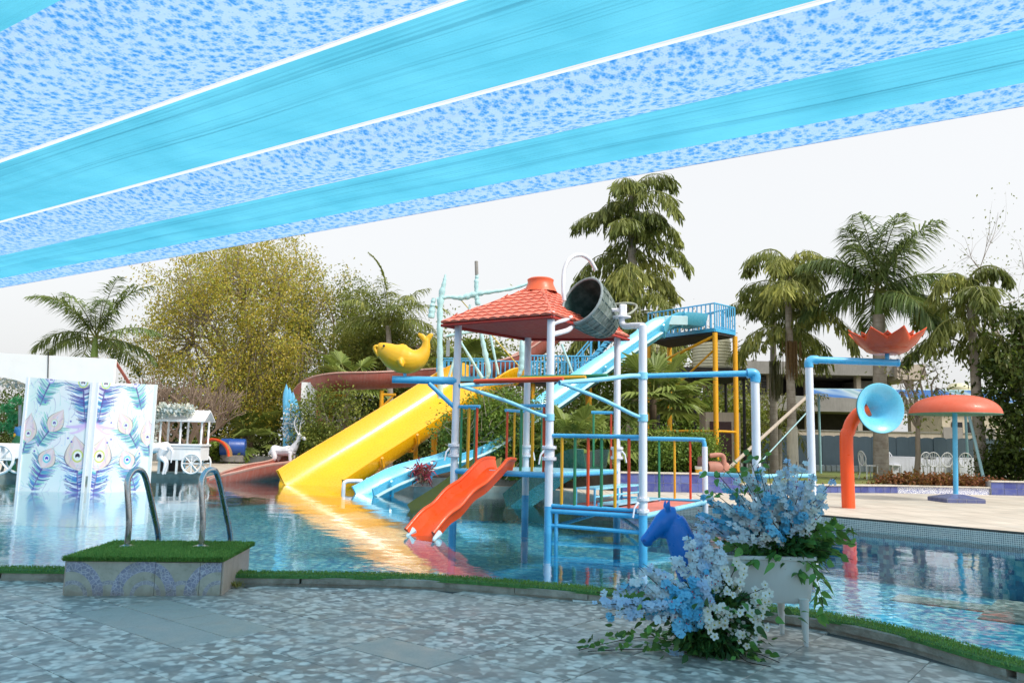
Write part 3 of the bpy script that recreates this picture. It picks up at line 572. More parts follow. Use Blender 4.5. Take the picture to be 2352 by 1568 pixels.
for i in range(7):                                                # raised woven bands round the shell
    h0 = .1 + i * .115; rr = float(np.interp(h0, [0, .2, .45, .7, Lb], [Rm, Rm * .97, Rm * .86, Rm * .7, Rm * .48])) * 1.008; q = bring(h0, rr); MB().tube(q + q[:1], .014, 6, cap=False).build('weave_band', WV, bk_)
for j in range(16):
    a = j * 2 * math.pi / 16; MB().tube([bc + bx * h_ + r_ * 1.008 * (math.cos(a) * sdx + math.sin(a) * upx * 1.12) for h_, r_ in ((.02, Rm), (.2, Rm * .97), (.45, Rm * .86), (.7, Rm * .7), (Lb, Rm * .48))], .012, 6).build('weave_rib', WV, bk_)
MB().tube(smooth_path([P(1296, 690, 12.75), P(1294, 665, 12.75), P(1296, 620, 12.8), P(1310, 593, 12.85), P(1332, 585, 12.95), P(1352, 594, 13.05), P(1363, 610, 13.1), P(1368, 620, 13.15)], 4), .034, 10).build('handle', PWH, bk_)
MB().tube(smooth_path([P(1410, 699, 13.6), P(1438, 696, 13.6), P(1458, 699, 13.6), P(1462, 706, 13.5), P(1450, 718, 13.4), P(1436, 724, 13.3)], 4), .022, 8).build('spout_pipe', M('aged_pipe', '#8f9488', .5, .2), bk_)
# supports of the bucket on the frame
MB().tube(smooth_path([at(B2, P(1262, 745, 12.3)[2]), P(1285, 738, 12.4), P(1300, 734, 12.6), P(1312, 728, 12.8)], 4), .032, 10).build('bucket_arm', PWH, ws)
MB().tube(smooth_path([at(B2, P(1262, 768, 12.3)[2]), P(1292, 762, 12.5), P(1306, 757, 12.7), P(1314, 748, 12.9)], 4), .042, 10).build('bucket_arm', PWH, ws)
e4 = at(B4, P(1480, 748, B4[1])[2]); f4 = P(1428, 728, 12.9)
MB().tube(smooth_path([e4, L_(e4, P(1432, 748, 12.7), .5), P(1436, 749, 12.7), P(1429, 742, 12.85), f4], 5), .05, 12).build('bucket_feed_pipe', PWH, ws)
MB().lathe([(0, -.012), (.15, -.012), (.15, .012), (0, .012)], f4, seg=20).build('pivot_plate', PWH, ws); MB().box(f4 + A(.02, 0, .1), (.12, .1, .22)).build('pivot_bracket', PWH, ws, bevel=.02)
MB().tube([f4 + A(-.35, .05, .12), f4 + A(.06, 0, .12)], .03, 8).build('pivot_axle', PWH, ws)
# ---- small slides of the frame
def trough(w_, hgt, th=.02, rnd=.06):
    inn = [(-w_ / 2 - rnd * .4, hgt), (-w_ / 2, hgt * .55), (-w_ / 2 + rnd * .5, hgt * .12), (-w_ / 4, 0), (w_ / 4, 0), (w_ / 2 - rnd * .5, hgt * .12), (w_ / 2, hgt * .55), (w_ / 2 + rnd * .4, hgt)]
    out = [(w_ / 2 + rnd * .4 + th * 1.8, hgt - .005), (w_ / 2 + th, hgt * .5), (w_ / 2 - rnd * .3, -th), (-w_ / 2 + rnd * .3, -th), (-w_ / 2 - th, hgt * .5), (-w_ / 2 - rnd * .4 - th * 1.8, hgt - .005)]
    return inn + out
t0 = L_(B1, B2, .47); e0 = G(978, 1236, .02); 
pts = [at(t0, ZA + .01) + A(.12, .1, 0), at(t0, ZA + .005)] + [L_(at(t0, ZA), e0, t) + A(0, 0, dz) for t, dz in ((.14, .0), (.32, -.01), (.5, .045), (.68, .01), (.84, .05))] + [e0 + A(-.02, -.02, -.02)]
osl = smooth_path(pts, 5); oso = MB().sweep(trough(.46, .17), osl).build('orange_slide', FO, ws)
for s_ in (-1, 1):
    rp = []
    for i, q in enumerate(osl):
        a_, u_ = frame(osl[min(i + 1, len(osl) - 1)] - osl[max(0, i - 1)]); rp.append(q + a_ * s_ * .275 + u_ * .165)
    MB().tube(rp, .032, 10).build('rolled_rim', FO, oso)
for s_ in (-1, 1):
    d_ = unit(at(e0 - t0, 0)); sd_ = A(d_[1], -d_[0], 0); MB().tube([e0 + sd_ * s_ * .25 + A(0, 0, .1), e0 + sd_ * s_ * .27 + d_ * .14 + A(0, 0, .0)], [.06, .012], 8).build('slide_foot', M('pale_foot', '#d8eef2', .5), ws)
t1 = L_(B1, B3, .48); e1 = G(968, 1178, -.02)
MB().sweep(trough(.46, .19), smooth_path([at(t1, ZA), L_(at(t1, ZA), e1, .1), L_(at(t1, ZA), e1, .5) - A(0, 0, .03), L_(at(t1, ZA), e1, .9), e1], 5)).build('olive_slide', FOL, ws)
t2 = L_(B3, B5, .5); e2 = G(1190, 1168, -.02) + A(0, .2, 0)
MB().sweep(trough(.55, .32), smooth_path([at(t2, ZA) + A(.45, -.1, .03), at(t2, ZA) + A(.2, .25, .0), L_(at(t2, ZA), e2, .3) + A(0, .15, -.02), L_(at(t2, ZA), e2, .6), e2], 5)).build('green_slide', FG, ws)
# ---- fish on its pipe
dF = B1[1] - .05; pw = lambda px: px * dF / FOC
MB().tube([P(901, 871, dF), at(B1, P(1045, 874, dF)[2])], [.062, .068], 14).build('fish_pipe', PBL, ws)
MB().tube([P(985, 880, dF), at(B1, P(1040, 938, dF)[2])], .04, 10).build('fish_brace', PBL, ws); MB().tube([P(930, 870, dF), P(930, 850, dF)], .03, 10).build('riser', PBL, ws)
FI = M('yellow_fish_paint', '#f0b61c', .4, .1, 3, dirt=.3, dcol=(.62, .38, .06))
fo = thing('fish_fountain', 'yellow fish sculpture with raised tail on a blue pipe', 'fountain', P(930, 858, dF))
bd = [(869, 790, 5), (876, 797, 14), (886, 806, 22), (902, 817, 29), (922, 825, 32), (942, 828, 30), (958, 824, 25), (970, 814, 18), (977, 801, 12), (979, 788, 9), (978, 778, 8)]
tb2 = [([P(x, y, dF) for x, y, r in bd], [pw(r) for x, y, r in bd], .8, (0, 1, 0)),
       ([P(978, 784, dF), P(971, 774, dF), P(964, 769, dF), P(959, 766, dF)], [pw(7), pw(7), pw(5), pw(2)], .6, (0, 1, 0)), ([P(979, 784, dF), P(986, 774, dF), P(991, 769, dF), P(995, 766, dF)], [pw(7), pw(7), pw(5), pw(2)], .6, (0, 1, 0)),
       ([P(912, 801, dF), P(922, 796, dF), P(930, 794, dF), P(936, 796, dF)], [pw(9), pw(7), pw(4), pw(2)], .5, (0, 1, 0)),
       ([P(874, 808, dF), P(868, 806, dF), P(864, 803, dF)], [pw(9), pw(6), pw(4)], .8),
       ([P(918, 826, dF - .17), P(922, 836, dF - .2), P(926, 843, dF - .21)], [pw(7), pw(6), pw(2)])]
organic('body', tb2, FI, fo, .012, 8, 20)
MB().tube(smooth_path([P(870, 818, dF - .02), P(865, 810, dF - .02), P(860, 800, dF - .02), P(864, 795, dF - .02), P(870, 797, dF - .02)], 3), pw(4.2), 10).build('mouth_pipe', FI, fo)
for s_ in (-1, 1): MB().lathe([(0, -.012), (.016, -.01), (.022, 0), (.016, .01), (0, .012)], P(884, 800, dF) + A(0, s_ * .125, .03), (0, s_, .2), 12).build('eye', M('black_eye', (.02, .02, .02), .2), fo)
# ================================================================ RIGHT DECK FOUNTAINS
hb = G(1949, 1166, .25); dh = hb[1]
hf = thing('horn_fountain', 'curved orange pipe with wide sky blue horn on the splash deck', 'fountain', hb)
pth = smooth_path([hb, at(hb, P(1947, 1013, dh)[2]), P(1949, 990, dh), P(1956, 970, dh), P(1972, 950, dh - .03), P(1996, 940, dh - .1)], 6)
MB().tube(pth, .128, 20).build('pipe', FO, hf)
hc = P(2022, 937, dh - .42); ax = unit(A(.06, -1, .06)); ax = unit(hc - P(1985, 944, dh)); ax = unit(A(.10, -1, .03))
MB().lathe([(.12, -.5), (.17, -.36), (.25, -.2), (.36, -.08), (.455, -.01), (.49, .0), (.495, .012), (.485, .022), (.44, .01), (.36, -.035), (.25, -.14), (.16, -.3), (.0, -.42)], hc, ax, 40).build('horn', M('blue_horn_paint', '#6cc8ea', .3, .06, 3, dirt=.15, dcol=(.3, .5, .55), coat=.4), hf)
MB().lathe([(.18, -.37), (.262, -.2), (.372, -.09), (.47, -.02), (.5, -.005), (.497, .0)], hc, ax, 40).build('horn_back', M('horn_back_green', '#2f7a68', .4), hf)
mb = G(2196, 1152, .25); dm = mb[1]
mf = thing('mushroom_shower', 'orange mushroom shower on a sky blue pole with tiled foot', 'fountain', mb)
top = P(2191, 907, dm); rimz = P(2191, 950, dm)[2]; H = top[2] - rimz; R_ = .98
pf = [(R_ * math.sin(t) ** .8, H * (math.cos(t))) for t in np.linspace(0, math.pi / 2, 14)]; pf[0] = (0, H)
MB().lathe(pf[::-1] , at(top, rimz), seg=48).build('cap', M('faded_orange_cap', '#c9583a', .45, .1, 1.5, dirt=.12, dcol=(.62, .3, .22), coat=.1), mf)
MB().lathe([(R_, 0), (R_ + .008, -.015), (R_ * .98, -.02), (.1, .05), (.0, .06)], at(top, rimz), seg=48).build('cap_underside', M('cap_green_lining', '#1f6a52', .5), mf)
MB().tube([at(mb, .35) + A(0, 0, 0), at(top, rimz + .05)], .055, 14).build('pole', PBL, mf)
tpm_ = M('slate_tile', '#5b6390', .35, .15, 5, dirt=.3, streak=False)
bx4 = lambda r_, z: [at(mb, z) + A(i * r_, j * r_, 0) for i, j in ((-1, -1), (1, -1), (1, 1), (-1, 1))]
base = MB().loft([bx4(.43, .25), bx4(.43, .335), bx4(.12, .42), bx4(.1, .43)]).build('tiled_foot', GROUT, mf, smooth=False)
for i in range(4):
    a, b = bx4(.432, .25)[i], bx4(.432, .25)[(i + 1) % 4]; nn = unit(np.cross(b - a, A(0, 0, 1)))
    for j in range(4): c = L_(a, b, (j + .5) / 4) + A(0, 0, .042) + nn * .004; MB().box(c, (.2, .01, .076), (unit(b - a), nn, A(0, 0, 1))).build('foot_tile', tpm_, base, smooth=False)
    a2, b2, c2, d2 = bx4(.43, .337)[i], bx4(.43, .337)[(i + 1) % 4], bx4(.12, .422)[(i + 1) % 4], bx4(.12, .422)[i]
    for j in range(3):
        q = [L_(a2, b2, (j + .02) / 3), L_(a2, b2, (j + .98) / 3), L_(d2, c2, (j + .98) / 3), L_(d2, c2, (j + .02) / 3)]; u = unit(np.cross(q[1] - q[0], q[3] - q[0])); MB().loft([[x for x in q], [x + u * .008 for x in q]]).build('foot_tile', tpm_, base, smooth=False)
# ================================================================ BIG SLIDES, TOWER, WALKWAY
def slide_prof(w_, hl, hr, th=.05, flat=.35):
    q = w_ / 2; inn = [(-q - .04, hl), (-q + .02, hl * .45), (-q * .78, hl * .1), (-q * flat, 0), (q * flat, 0), (q * .78, hr * .1), (q - .02, hr * .45), (q + .04, hr)]
    out = [(q + .04 + th * 1.6, hr - .01), (q + th, hr * .4), (q * .8, -th), (-q * .8, -th), (-q - th, hl * .4), (-q - .04 - th * 1.6, hl - .01)]
    return inn + out
# yellow slide
c0 = (G(640, 1115, 0) + G(785, 1124, 0)) / 2; c0 = c0 + A(.28, 0, 0); c0[2] = -.15; ct = P(1112, 882, 27.3)
ys = thing('yellow_slide', 'wide yellow fibreglass slide running down into the pool', 'water slide', (*c0[:2], -.2))
dr = ct - c0
pts = [ct + A(.35, .45, .02), ct, L_(ct, c0, .3), L_(ct, c0, .6), L_(ct, c0, .85) + A(0, 0, .03), c0 + A(0, 0, .03), c0 - unit(at(dr, 0)) * .25 + A(0, 0, -.05)]
def ypf(t):
    e = 1 if t < .86 else max(.12, 1 - ((t - .86) / .14) ** 2); return slide_prof(2.0, .5 * e, .7 * e, .05, .3)
LAT = unit(A(1.99, -.84, 0)); ysp = smooth_path(pts, 10); rg_ = []
for i, q in enumerate(ysp):
    pr = ypf(i / (len(ysp) - 1)); t_ = unit(ysp[min(i + 1, len(ysp) - 1)] - ysp[max(0, i - 1)]); u_ = unit(A(0, 0, 1) - t_ * t_[2]); rg_.append([q - LAT * x * 1.03 + u_ * y for x, y in pr])
MB().loft(rg_).build('trough', FY, ys)
sdv = unit(A(dr[1], -dr[0], 0)); FYD = M('amber_fibreglass', '#eaa00c', .35, .1, 2, dirt=.3, dcol=(.5, .3, .05))
for t in (.22, .42, .62, .82):                                    # flanges where two lengths are bolted
    q = L_(ct, c0, t); tt = unit(dr); u_ = unit(A(0, 0, 1) - tt * tt[2]); pr = slide_prof(2.04, .52, .68, .09, .3)
    MB().loft([[q + tt * d - LAT * x * 1.03 + u_ * (y - .012) for x, y in pr[8:]] + [q + tt * d - LAT * x * 1.05 + u_ * (y - .06) for x, y in pr[8:]][::-1] for d in (-.035, .035)]).build('joint_flange', FYD, ys, smooth=False)
for t in (.15, .45): q = L_(ct, c0, t); MB().tube([A(q[0], q[1], .2), q - A(0, 0, .1)], .07, 10).build('support_post', YEL, ys)
# sky blue slide from the tower
bs = thing('blue_slide', 'long sky blue slide descending from the tall tower to the pool', 'water slide', G(845, 1132, 0))
bp = [P(1600, 742, 26.6), P(1560, 738, 26.3), P(1530, 742, 26.1), P(1495, 770, 25.8), P(1400, 835, 25), P(1300, 905, 24), P(1200, 972, 23), P(1110, 1030, 22.2), P(1040, 1060, 21.6), P(960, 1082, 21.1), P(900, 1108, 20.6), P(843, 1138, 20.2)]
bp = [q + A(0, 0, -.12) for q in bp]
MB().sweep(slide_prof(1.0, .36, .36, .045, .35), smooth_path(bp, 6)).build('trough', FB, bs)
for i in range(8, len(smooth_path(bp, 6)) - 4, 9):
    spb = smooth_path(bp, 6); q = spb[i]; t_ = unit(spb[i + 1] - spb[i - 1]); a_, u_ = frame(t_); pr = slide_prof(1.02, .37, .37, .075, .35)[8:]
    MB().loft([[q + t_ * d + a_ * x + u_ * (y - .01) for x, y in pr] + [q + t_ * d + a_ * x * 1.03 + u_ * (y - .05) for x, y in pr][::-1] for d in (-.03, .03)]).build('joint_flange', FB, bs, smooth=False)
FBW = M('weathered_pale_blue', '#b9dbe2', .4, .12, 2, dirt=.3, dcol=(.5, .55, .5))
sp = smooth_path(bp[3:], 6)
for s_ in (1,):
    o_ = []
    for i, q in enumerate(sp):
        t = unit(sp[min(i + 1, len(sp) - 1)] - sp[max(0, i - 1)]); a, u = frame(t); o_.append(q + a * (-.60) + u * .14)
    MB().tube(o_, .13, 8, flat=.35).build('outer_skin', FBW, bs)
for i in (1,):
    q = bp[2]; MB().box(q + A(.2, -.62, .12), (.75, .05, .3)).build('start_panel', FBW, bs, smooth=False, bevel=.02)
for x_, y_, d in ((1350, 870, 24.6), (1240, 945, 23.6)): q = P(x_, y_, d); MB().tube([A(q[0], q[1], .4), q - A(0, 0, .15)], .06, 10).build('support_post', YEL, bs)
# terracotta flume
ft = thing('terracotta_flume', 'weathered terracotta half pipe flume winding behind the yellow slide', 'water slide', G(485, 1104, 0))
fp = [P(1300, 735, 31), P(1255, 778, 30.5), P(1180, 828, 30), P(1080, 852, 29.5), P(960, 862, 28.8), P(860, 868, 28.2), P(775, 872, 28.3), P(722, 890, 29.5), P(700, 925, 31), P(715, 965, 32), P(740, 1005, 31), P(715, 1040, 28.8), P(655, 1068, 26.8), P(590, 1080, 25.8), P(530, 1096, 25.2), P(478, 1112, 24.9)]
def fpr(t):
    R0, R1 = .46, .5; n = 9; a = np.linspace(-.12, math.pi + .12, n)
    return [(-R0 * math.cos(x), -R0 * math.sin(x)) for x in a] + [(R1 * math.cos(x) * 1.02, -R1 * math.sin(x)) for x in a]
MB().sweep(fpr, smooth_path([q + A(0, 0, .1) for q in fp], 6)).build('trough', FT, ft)
for s_ in (-1, 1):
    o_ = []; sp = smooth_path([q + A(0, 0, .1) for q in fp], 6)
    for i, q in enumerate(sp):
        t = unit(sp[min(i + 1, len(sp) - 1)] - sp[max(0, i - 1)]); a, u = frame(t); o_.append(q + a * .49 * s_ + u * .07)
    MB().tube(o_, .05, 8, flat=.7).build('rolled_edge', M('faded_flume_edge', '#b98a7c', .5, .15, 2, dirt=.4, dcol=(.5, .44, .4)), ft)
for x_, y_, d in ((763, 882, 28.3), (878, 880, 28.2), (1000, 870, 29), (1130, 850, 29.8)):
    q = P(x_, y_, d); MB().tube([A(q[0], q[1], .2), q - A(0, 0, .25)], .075, 10).build('support_post', YEL, ft)
    MB().tube([q + A(-.05, 0, -.9), q + A(.45, 0, -.4)], .035, 8).build('bracket', YEL, ft); MB().tube([q + A(-.05, 0, -.4), q + A(.5, 0, -.4)], .05, 8).build('bracket', YEL, ft)
# tower
tw = thing('slide_tower', 'tall blue railed slide tower platform on yellow steel posts', 'tower', (*P(1650, 1060, 26.5)[:2], .66))
zt_ = P(1642, 757, 26)[2]; TC = [G(1642, 757, zt_), G(1688, 766, zt_), G(1545, 786, zt_) + A(0, .6, 0), G(1489, 776, zt_)]
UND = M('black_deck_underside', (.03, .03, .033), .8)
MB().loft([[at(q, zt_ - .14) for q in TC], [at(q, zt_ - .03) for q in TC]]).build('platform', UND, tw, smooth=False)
for i in range(4): MB().bar(at(TC[i], zt_), at(TC[(i + 1) % 4], zt_), .06, .12).build('edge_beam', PBL, tw, smooth=False)
RH = P(1642, 696, 26)[2] - zt_
def railing(root, a, b, h, n, r=.022, mat=PBL, names=('top_rail', 'mid_rail', 'baluster'), mid=None):
    a, b = A(*a), A(*b); up = A(0, 0, h)
    MB().tube([a + up, b + up], r * 1.2, 8).build(names[0], mat, root)
    MB().tube([a + up * (mid or .12), b + up * (mid or .12)], r, 8).build(names[1], mat, root)
    for i in range(n + 1):
        q = L_(a, b, i / n); MB().tube([q, q + up], r if i % 5 else r * 1.25, 6).build(names[2], mat, root)
railing(tw, TC[0], TC[1], RH, 9); railing(tw, TC[3], TC[0], RH, 16, mid=.62); railing(tw, TC[1], TC[2], RH, 12)
for q, e in ((TC[0], .0), (TC[1], 0), (TC[2], 0), (TC[3], 0)):
    MB().tube([at(q, .6), at(q, zt_ - .1)], .085, 12).build('post', YEL, tw)
MB().tube([at(TC[0], zt_ - .2), P(1510, 835, 27.5)], .05, 8).build('brace', YEL, tw)
for a_, b_ in ((0, 1), (0, 3)): z = P(1660, 990, 26)[2]; MB().tube([at(TC[a_], z), at(TC[b_], z)], .04, 8).build('brace', YEL, tw)
MB().tube([at(TC[3], 2.6), at(TC[0], 4.6)], .035, 8).build('brace', YEL, tw)
# walkway with stair
wk = thing('slide_walkway', 'sky blue walkway with barred railings and stair behind the tiled roof', 'walkway', (*P(1180, 880, 27.5)[:2], .4))
zw = P(1150, 872, 27.4)[2]; wa, wb = at(P(1003, 870, 27.6), zw), at(P(1375, 880, 27.2), zw)
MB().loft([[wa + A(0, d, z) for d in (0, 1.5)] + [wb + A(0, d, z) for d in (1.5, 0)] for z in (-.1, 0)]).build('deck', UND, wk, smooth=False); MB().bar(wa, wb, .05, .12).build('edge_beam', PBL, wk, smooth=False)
railing(wk, wa, L_(wa, wb, .33), .72, 13); railing(wk, L_(wa, wb, .52), L_(wa, wb, .98), .85, 22); railing(wk, wa + A(.1, 1.5, 0), wb + A(0, 1.5, 0), .8, 34)
for t in (.0, .3, .6, .95): q = L_(wa, wb, t) + A(0, .2, 0); MB().tube([at(q, .35), q - A(0, 0, .05)], .07, 10).build('post', YEL, wk)
s0, s1 = P(1318, 872, 27.4), P(1412, 762, 27.4) ; sd_ = A(.12, .8, 0)
for o_ in (A(0, 0, 0), sd_): MB().bar(s0 + o_, s1 + o_, .05, .14).build('stringer', PBL, wk, smooth=False); MB().tube([s0 + o_ + A(0, 0, .75), s1 + o_ + A(0, 0, .75)], .025, 8).build('handrail', PBL, wk)
for i in range(11): q = L_(s0, s1, (i + .5) / 11); MB().box(q + sd_ / 2, (.24, .85, .03)).build('stair_tread', PBL, wk, smooth=False)
for i in range(6):
    for o_ in (A(0, 0, 0), sd_): q = L_(s0, s1, i / 5) + o_; MB().tube([q, q + A(0, 0, .75)], .02, 6).build('stair_baluster', PBL, wk)
# wrapped masts
CLW = M('pale_aqua_cloth_wrap', '#b4dadc', .8, .12, 2.5, bump=.9, bscale=5)
ms_ = thing('wrapped_mast_frame', 'pale aqua cloth wrapped mast frame rising behind the tiled roof', 'frame', (*P(1010, 880, 29)[:2], .2))
def wrap(name, pts, r, d=27.0):
    path = smooth_path([P(x, y, d) for x, y in pts], 7); rr = np.interp(np.linspace(0, 1, len(path)), np.linspace(0, 1, len(r)), r) * (1 + .16 * np.sin(np.arange(len(path)) * 1.9 + len(pts)) + RNG.normal(0, .07, len(path)))
    MB().tube(path, list(np.maximum(rr, .01) * .72 * d / FOC), 9).build(name, CLW, ms_)
wrap('mast', [(1012, 1000), (1012, 880), (1010, 760), (1012, 690), (1020, 650), (1023, 630)], [9, 10, 9, 11, 7, 2])
wrap('mast', [(1098, 700), (1095, 680), (1094, 650), (1096, 630)], [9, 8, 7, 5])
wrap('boom', [(1003, 688), (1030, 682), (1060, 684), (1090, 676), (1130, 670), (1180, 662), (1240, 642)], [7, 6, 9, 10, 6, 5, 4])
wrap('hanging_cloth', [(996, 685), (993, 705), (990, 730)], [7, 9, 11]); wrap('boom', [(1025, 772), (1070, 764), (1125, 756)], [5, 5, 5])
wrap('strut', [(1105, 765), (1112, 800), (1122, 850), (1118, 870)], [6, 8, 8, 4]); wrap('strut', [(1197, 770), (1199, 800), (1198, 840), (1190, 868)], [3, 9, 10, 4], 26)
wrap('strut', [(1080, 700), (1030, 870)], [3, 4]); wrap('strut', [(1055, 780), (1108, 868)], [4, 5]); wrap('strut', [(1125, 765), (1145, 860)], [4, 4]); wrap('strut', [(1290, 790), (1322, 875)], [4, 4])
MB().tube([P(1095, 632, 27), P(1094, 600, 27)], .06, 8).build('pole_tip', M('grey_rusty_pole', '#8d8a86', .6, .2), ms_)
MB().box(P(1029, 800, 26.9), (.12, .06, .55)).build('lamp_box', STEEL, ms_, smooth=False)
MB().tube([P(1060, 690, 27.4), P(1200, 850, 27.4)], .02, 6).build('stay_rope', M('yellow_rope', '#d8c05a', .7), ms_)
# water tanks on a stand
CRM = M('cream_tank_plastic', '#d6d2b4', .5, .08, 2, dirt=.3, dcol=(.4, .38, .28))
def tank(x, y0, y1, wpx, d, label):
    a, b = P(x, y1, d), P(x, y0, d); R_ = wpx / 2 * d / FOC; H = b[2] - a[2]; pf = [(0, 0), (R_, 0)]
    for i in range(9): z = H * (.06 + .84 * i / 9); pf += [(R_, z), (R_ * 1.03, z + H * .03), (R_, z + H * .06)]
    pf += [(R_ * .97, H * .93), (R_ * .8, H * .97), (R_ * .3, H), (0, H)]
    o = thing('water_tank', label, 'water tank', (a[0], a[1], a[2])); MB().lathe(pf, a, seg=32).build('tank_body', CRM, o); MB().lathe([(0, .02), (R_ * .25, .02), (R_ * .25, .08), (0, .1)], A(a[0], a[1], b[2]), seg=16).build('lid', CRM, o)
    return o
tank(1635, 776, 850, 86, 32, 'cream ribbed water tank beneath the tower railing corner'); tank(1497, 790, 862, 74, 36, 'cream ribbed water tank behind the blue slide')
st = thing('tank_stand', 'black steel stand carrying the cream water tanks', 'stand', (*P(1610, 1060, 32)[:2], .45))
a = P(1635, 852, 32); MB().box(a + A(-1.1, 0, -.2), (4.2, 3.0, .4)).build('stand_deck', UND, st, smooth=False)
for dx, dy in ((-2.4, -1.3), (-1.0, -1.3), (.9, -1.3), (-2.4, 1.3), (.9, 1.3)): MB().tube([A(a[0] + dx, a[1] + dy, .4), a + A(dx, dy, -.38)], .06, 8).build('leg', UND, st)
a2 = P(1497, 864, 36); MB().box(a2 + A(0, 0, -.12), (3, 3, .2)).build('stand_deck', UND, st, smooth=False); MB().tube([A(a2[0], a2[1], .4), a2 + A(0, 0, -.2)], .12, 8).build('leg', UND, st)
# pump by the bed
PM = M('rusty_pump_paint', '#b07a6a', .6, .2, 5, dirt=.5, dcol=(.25, .1, .06), streak=False)
pu = thing('filter_pump', 'rusty pink filter pump with curved pipe on the planting bed wall', 'pump', P(1650, 1092, 20.8)); q = P(1650, 1092, 20.8)
MB().lathe([(0, -.3), (.14, -.3), (.17, -.24), (.17, .2), (.13, .26), (0, .26)], q + A(0, 0, .2), (1, .2, 0), 20).build('drum', PM, pu)
MB().tube(smooth_path([P(1630, 1046, 20.7), P(1650, 1044, 20.7), P(1662, 1050, 20.7), P(1663, 1085, 20.7)], 5), .06, 10).build('curved_pipe', PM, pu); MB().box(q + A(0, 0, .0), (.9, .4, .05)).build('skid', PM, pu, smooth=False)
MB().lathe([(0, -.16), (.3, -.16), (.32, 0), (.3, .1), (0, .1)], P(1618, 1075, 20.9), (1, -.3, 0), 20).build('motor', M('dark_maroon_paint', '#4a2a28', .5), pu)
bk2 = thing('plastic_bucket', 'small white plastic bucket beside the rusty pump', 'bucket', P(1608, 1094, 20.6)); q = P(1608, 1094, 20.6)
MB().lathe([(0, 0), (.1, 0), (.13, .25), (.135, .26), (.12, .26), (.1, .02), (0, .02)], q, seg=18).build('pail', M('white_plastic', '#dcdad2', .5), bk2); MB().lathe([(.108, .06), (.122, .18)], q, seg=18).build('label_band', YEL, bk2)
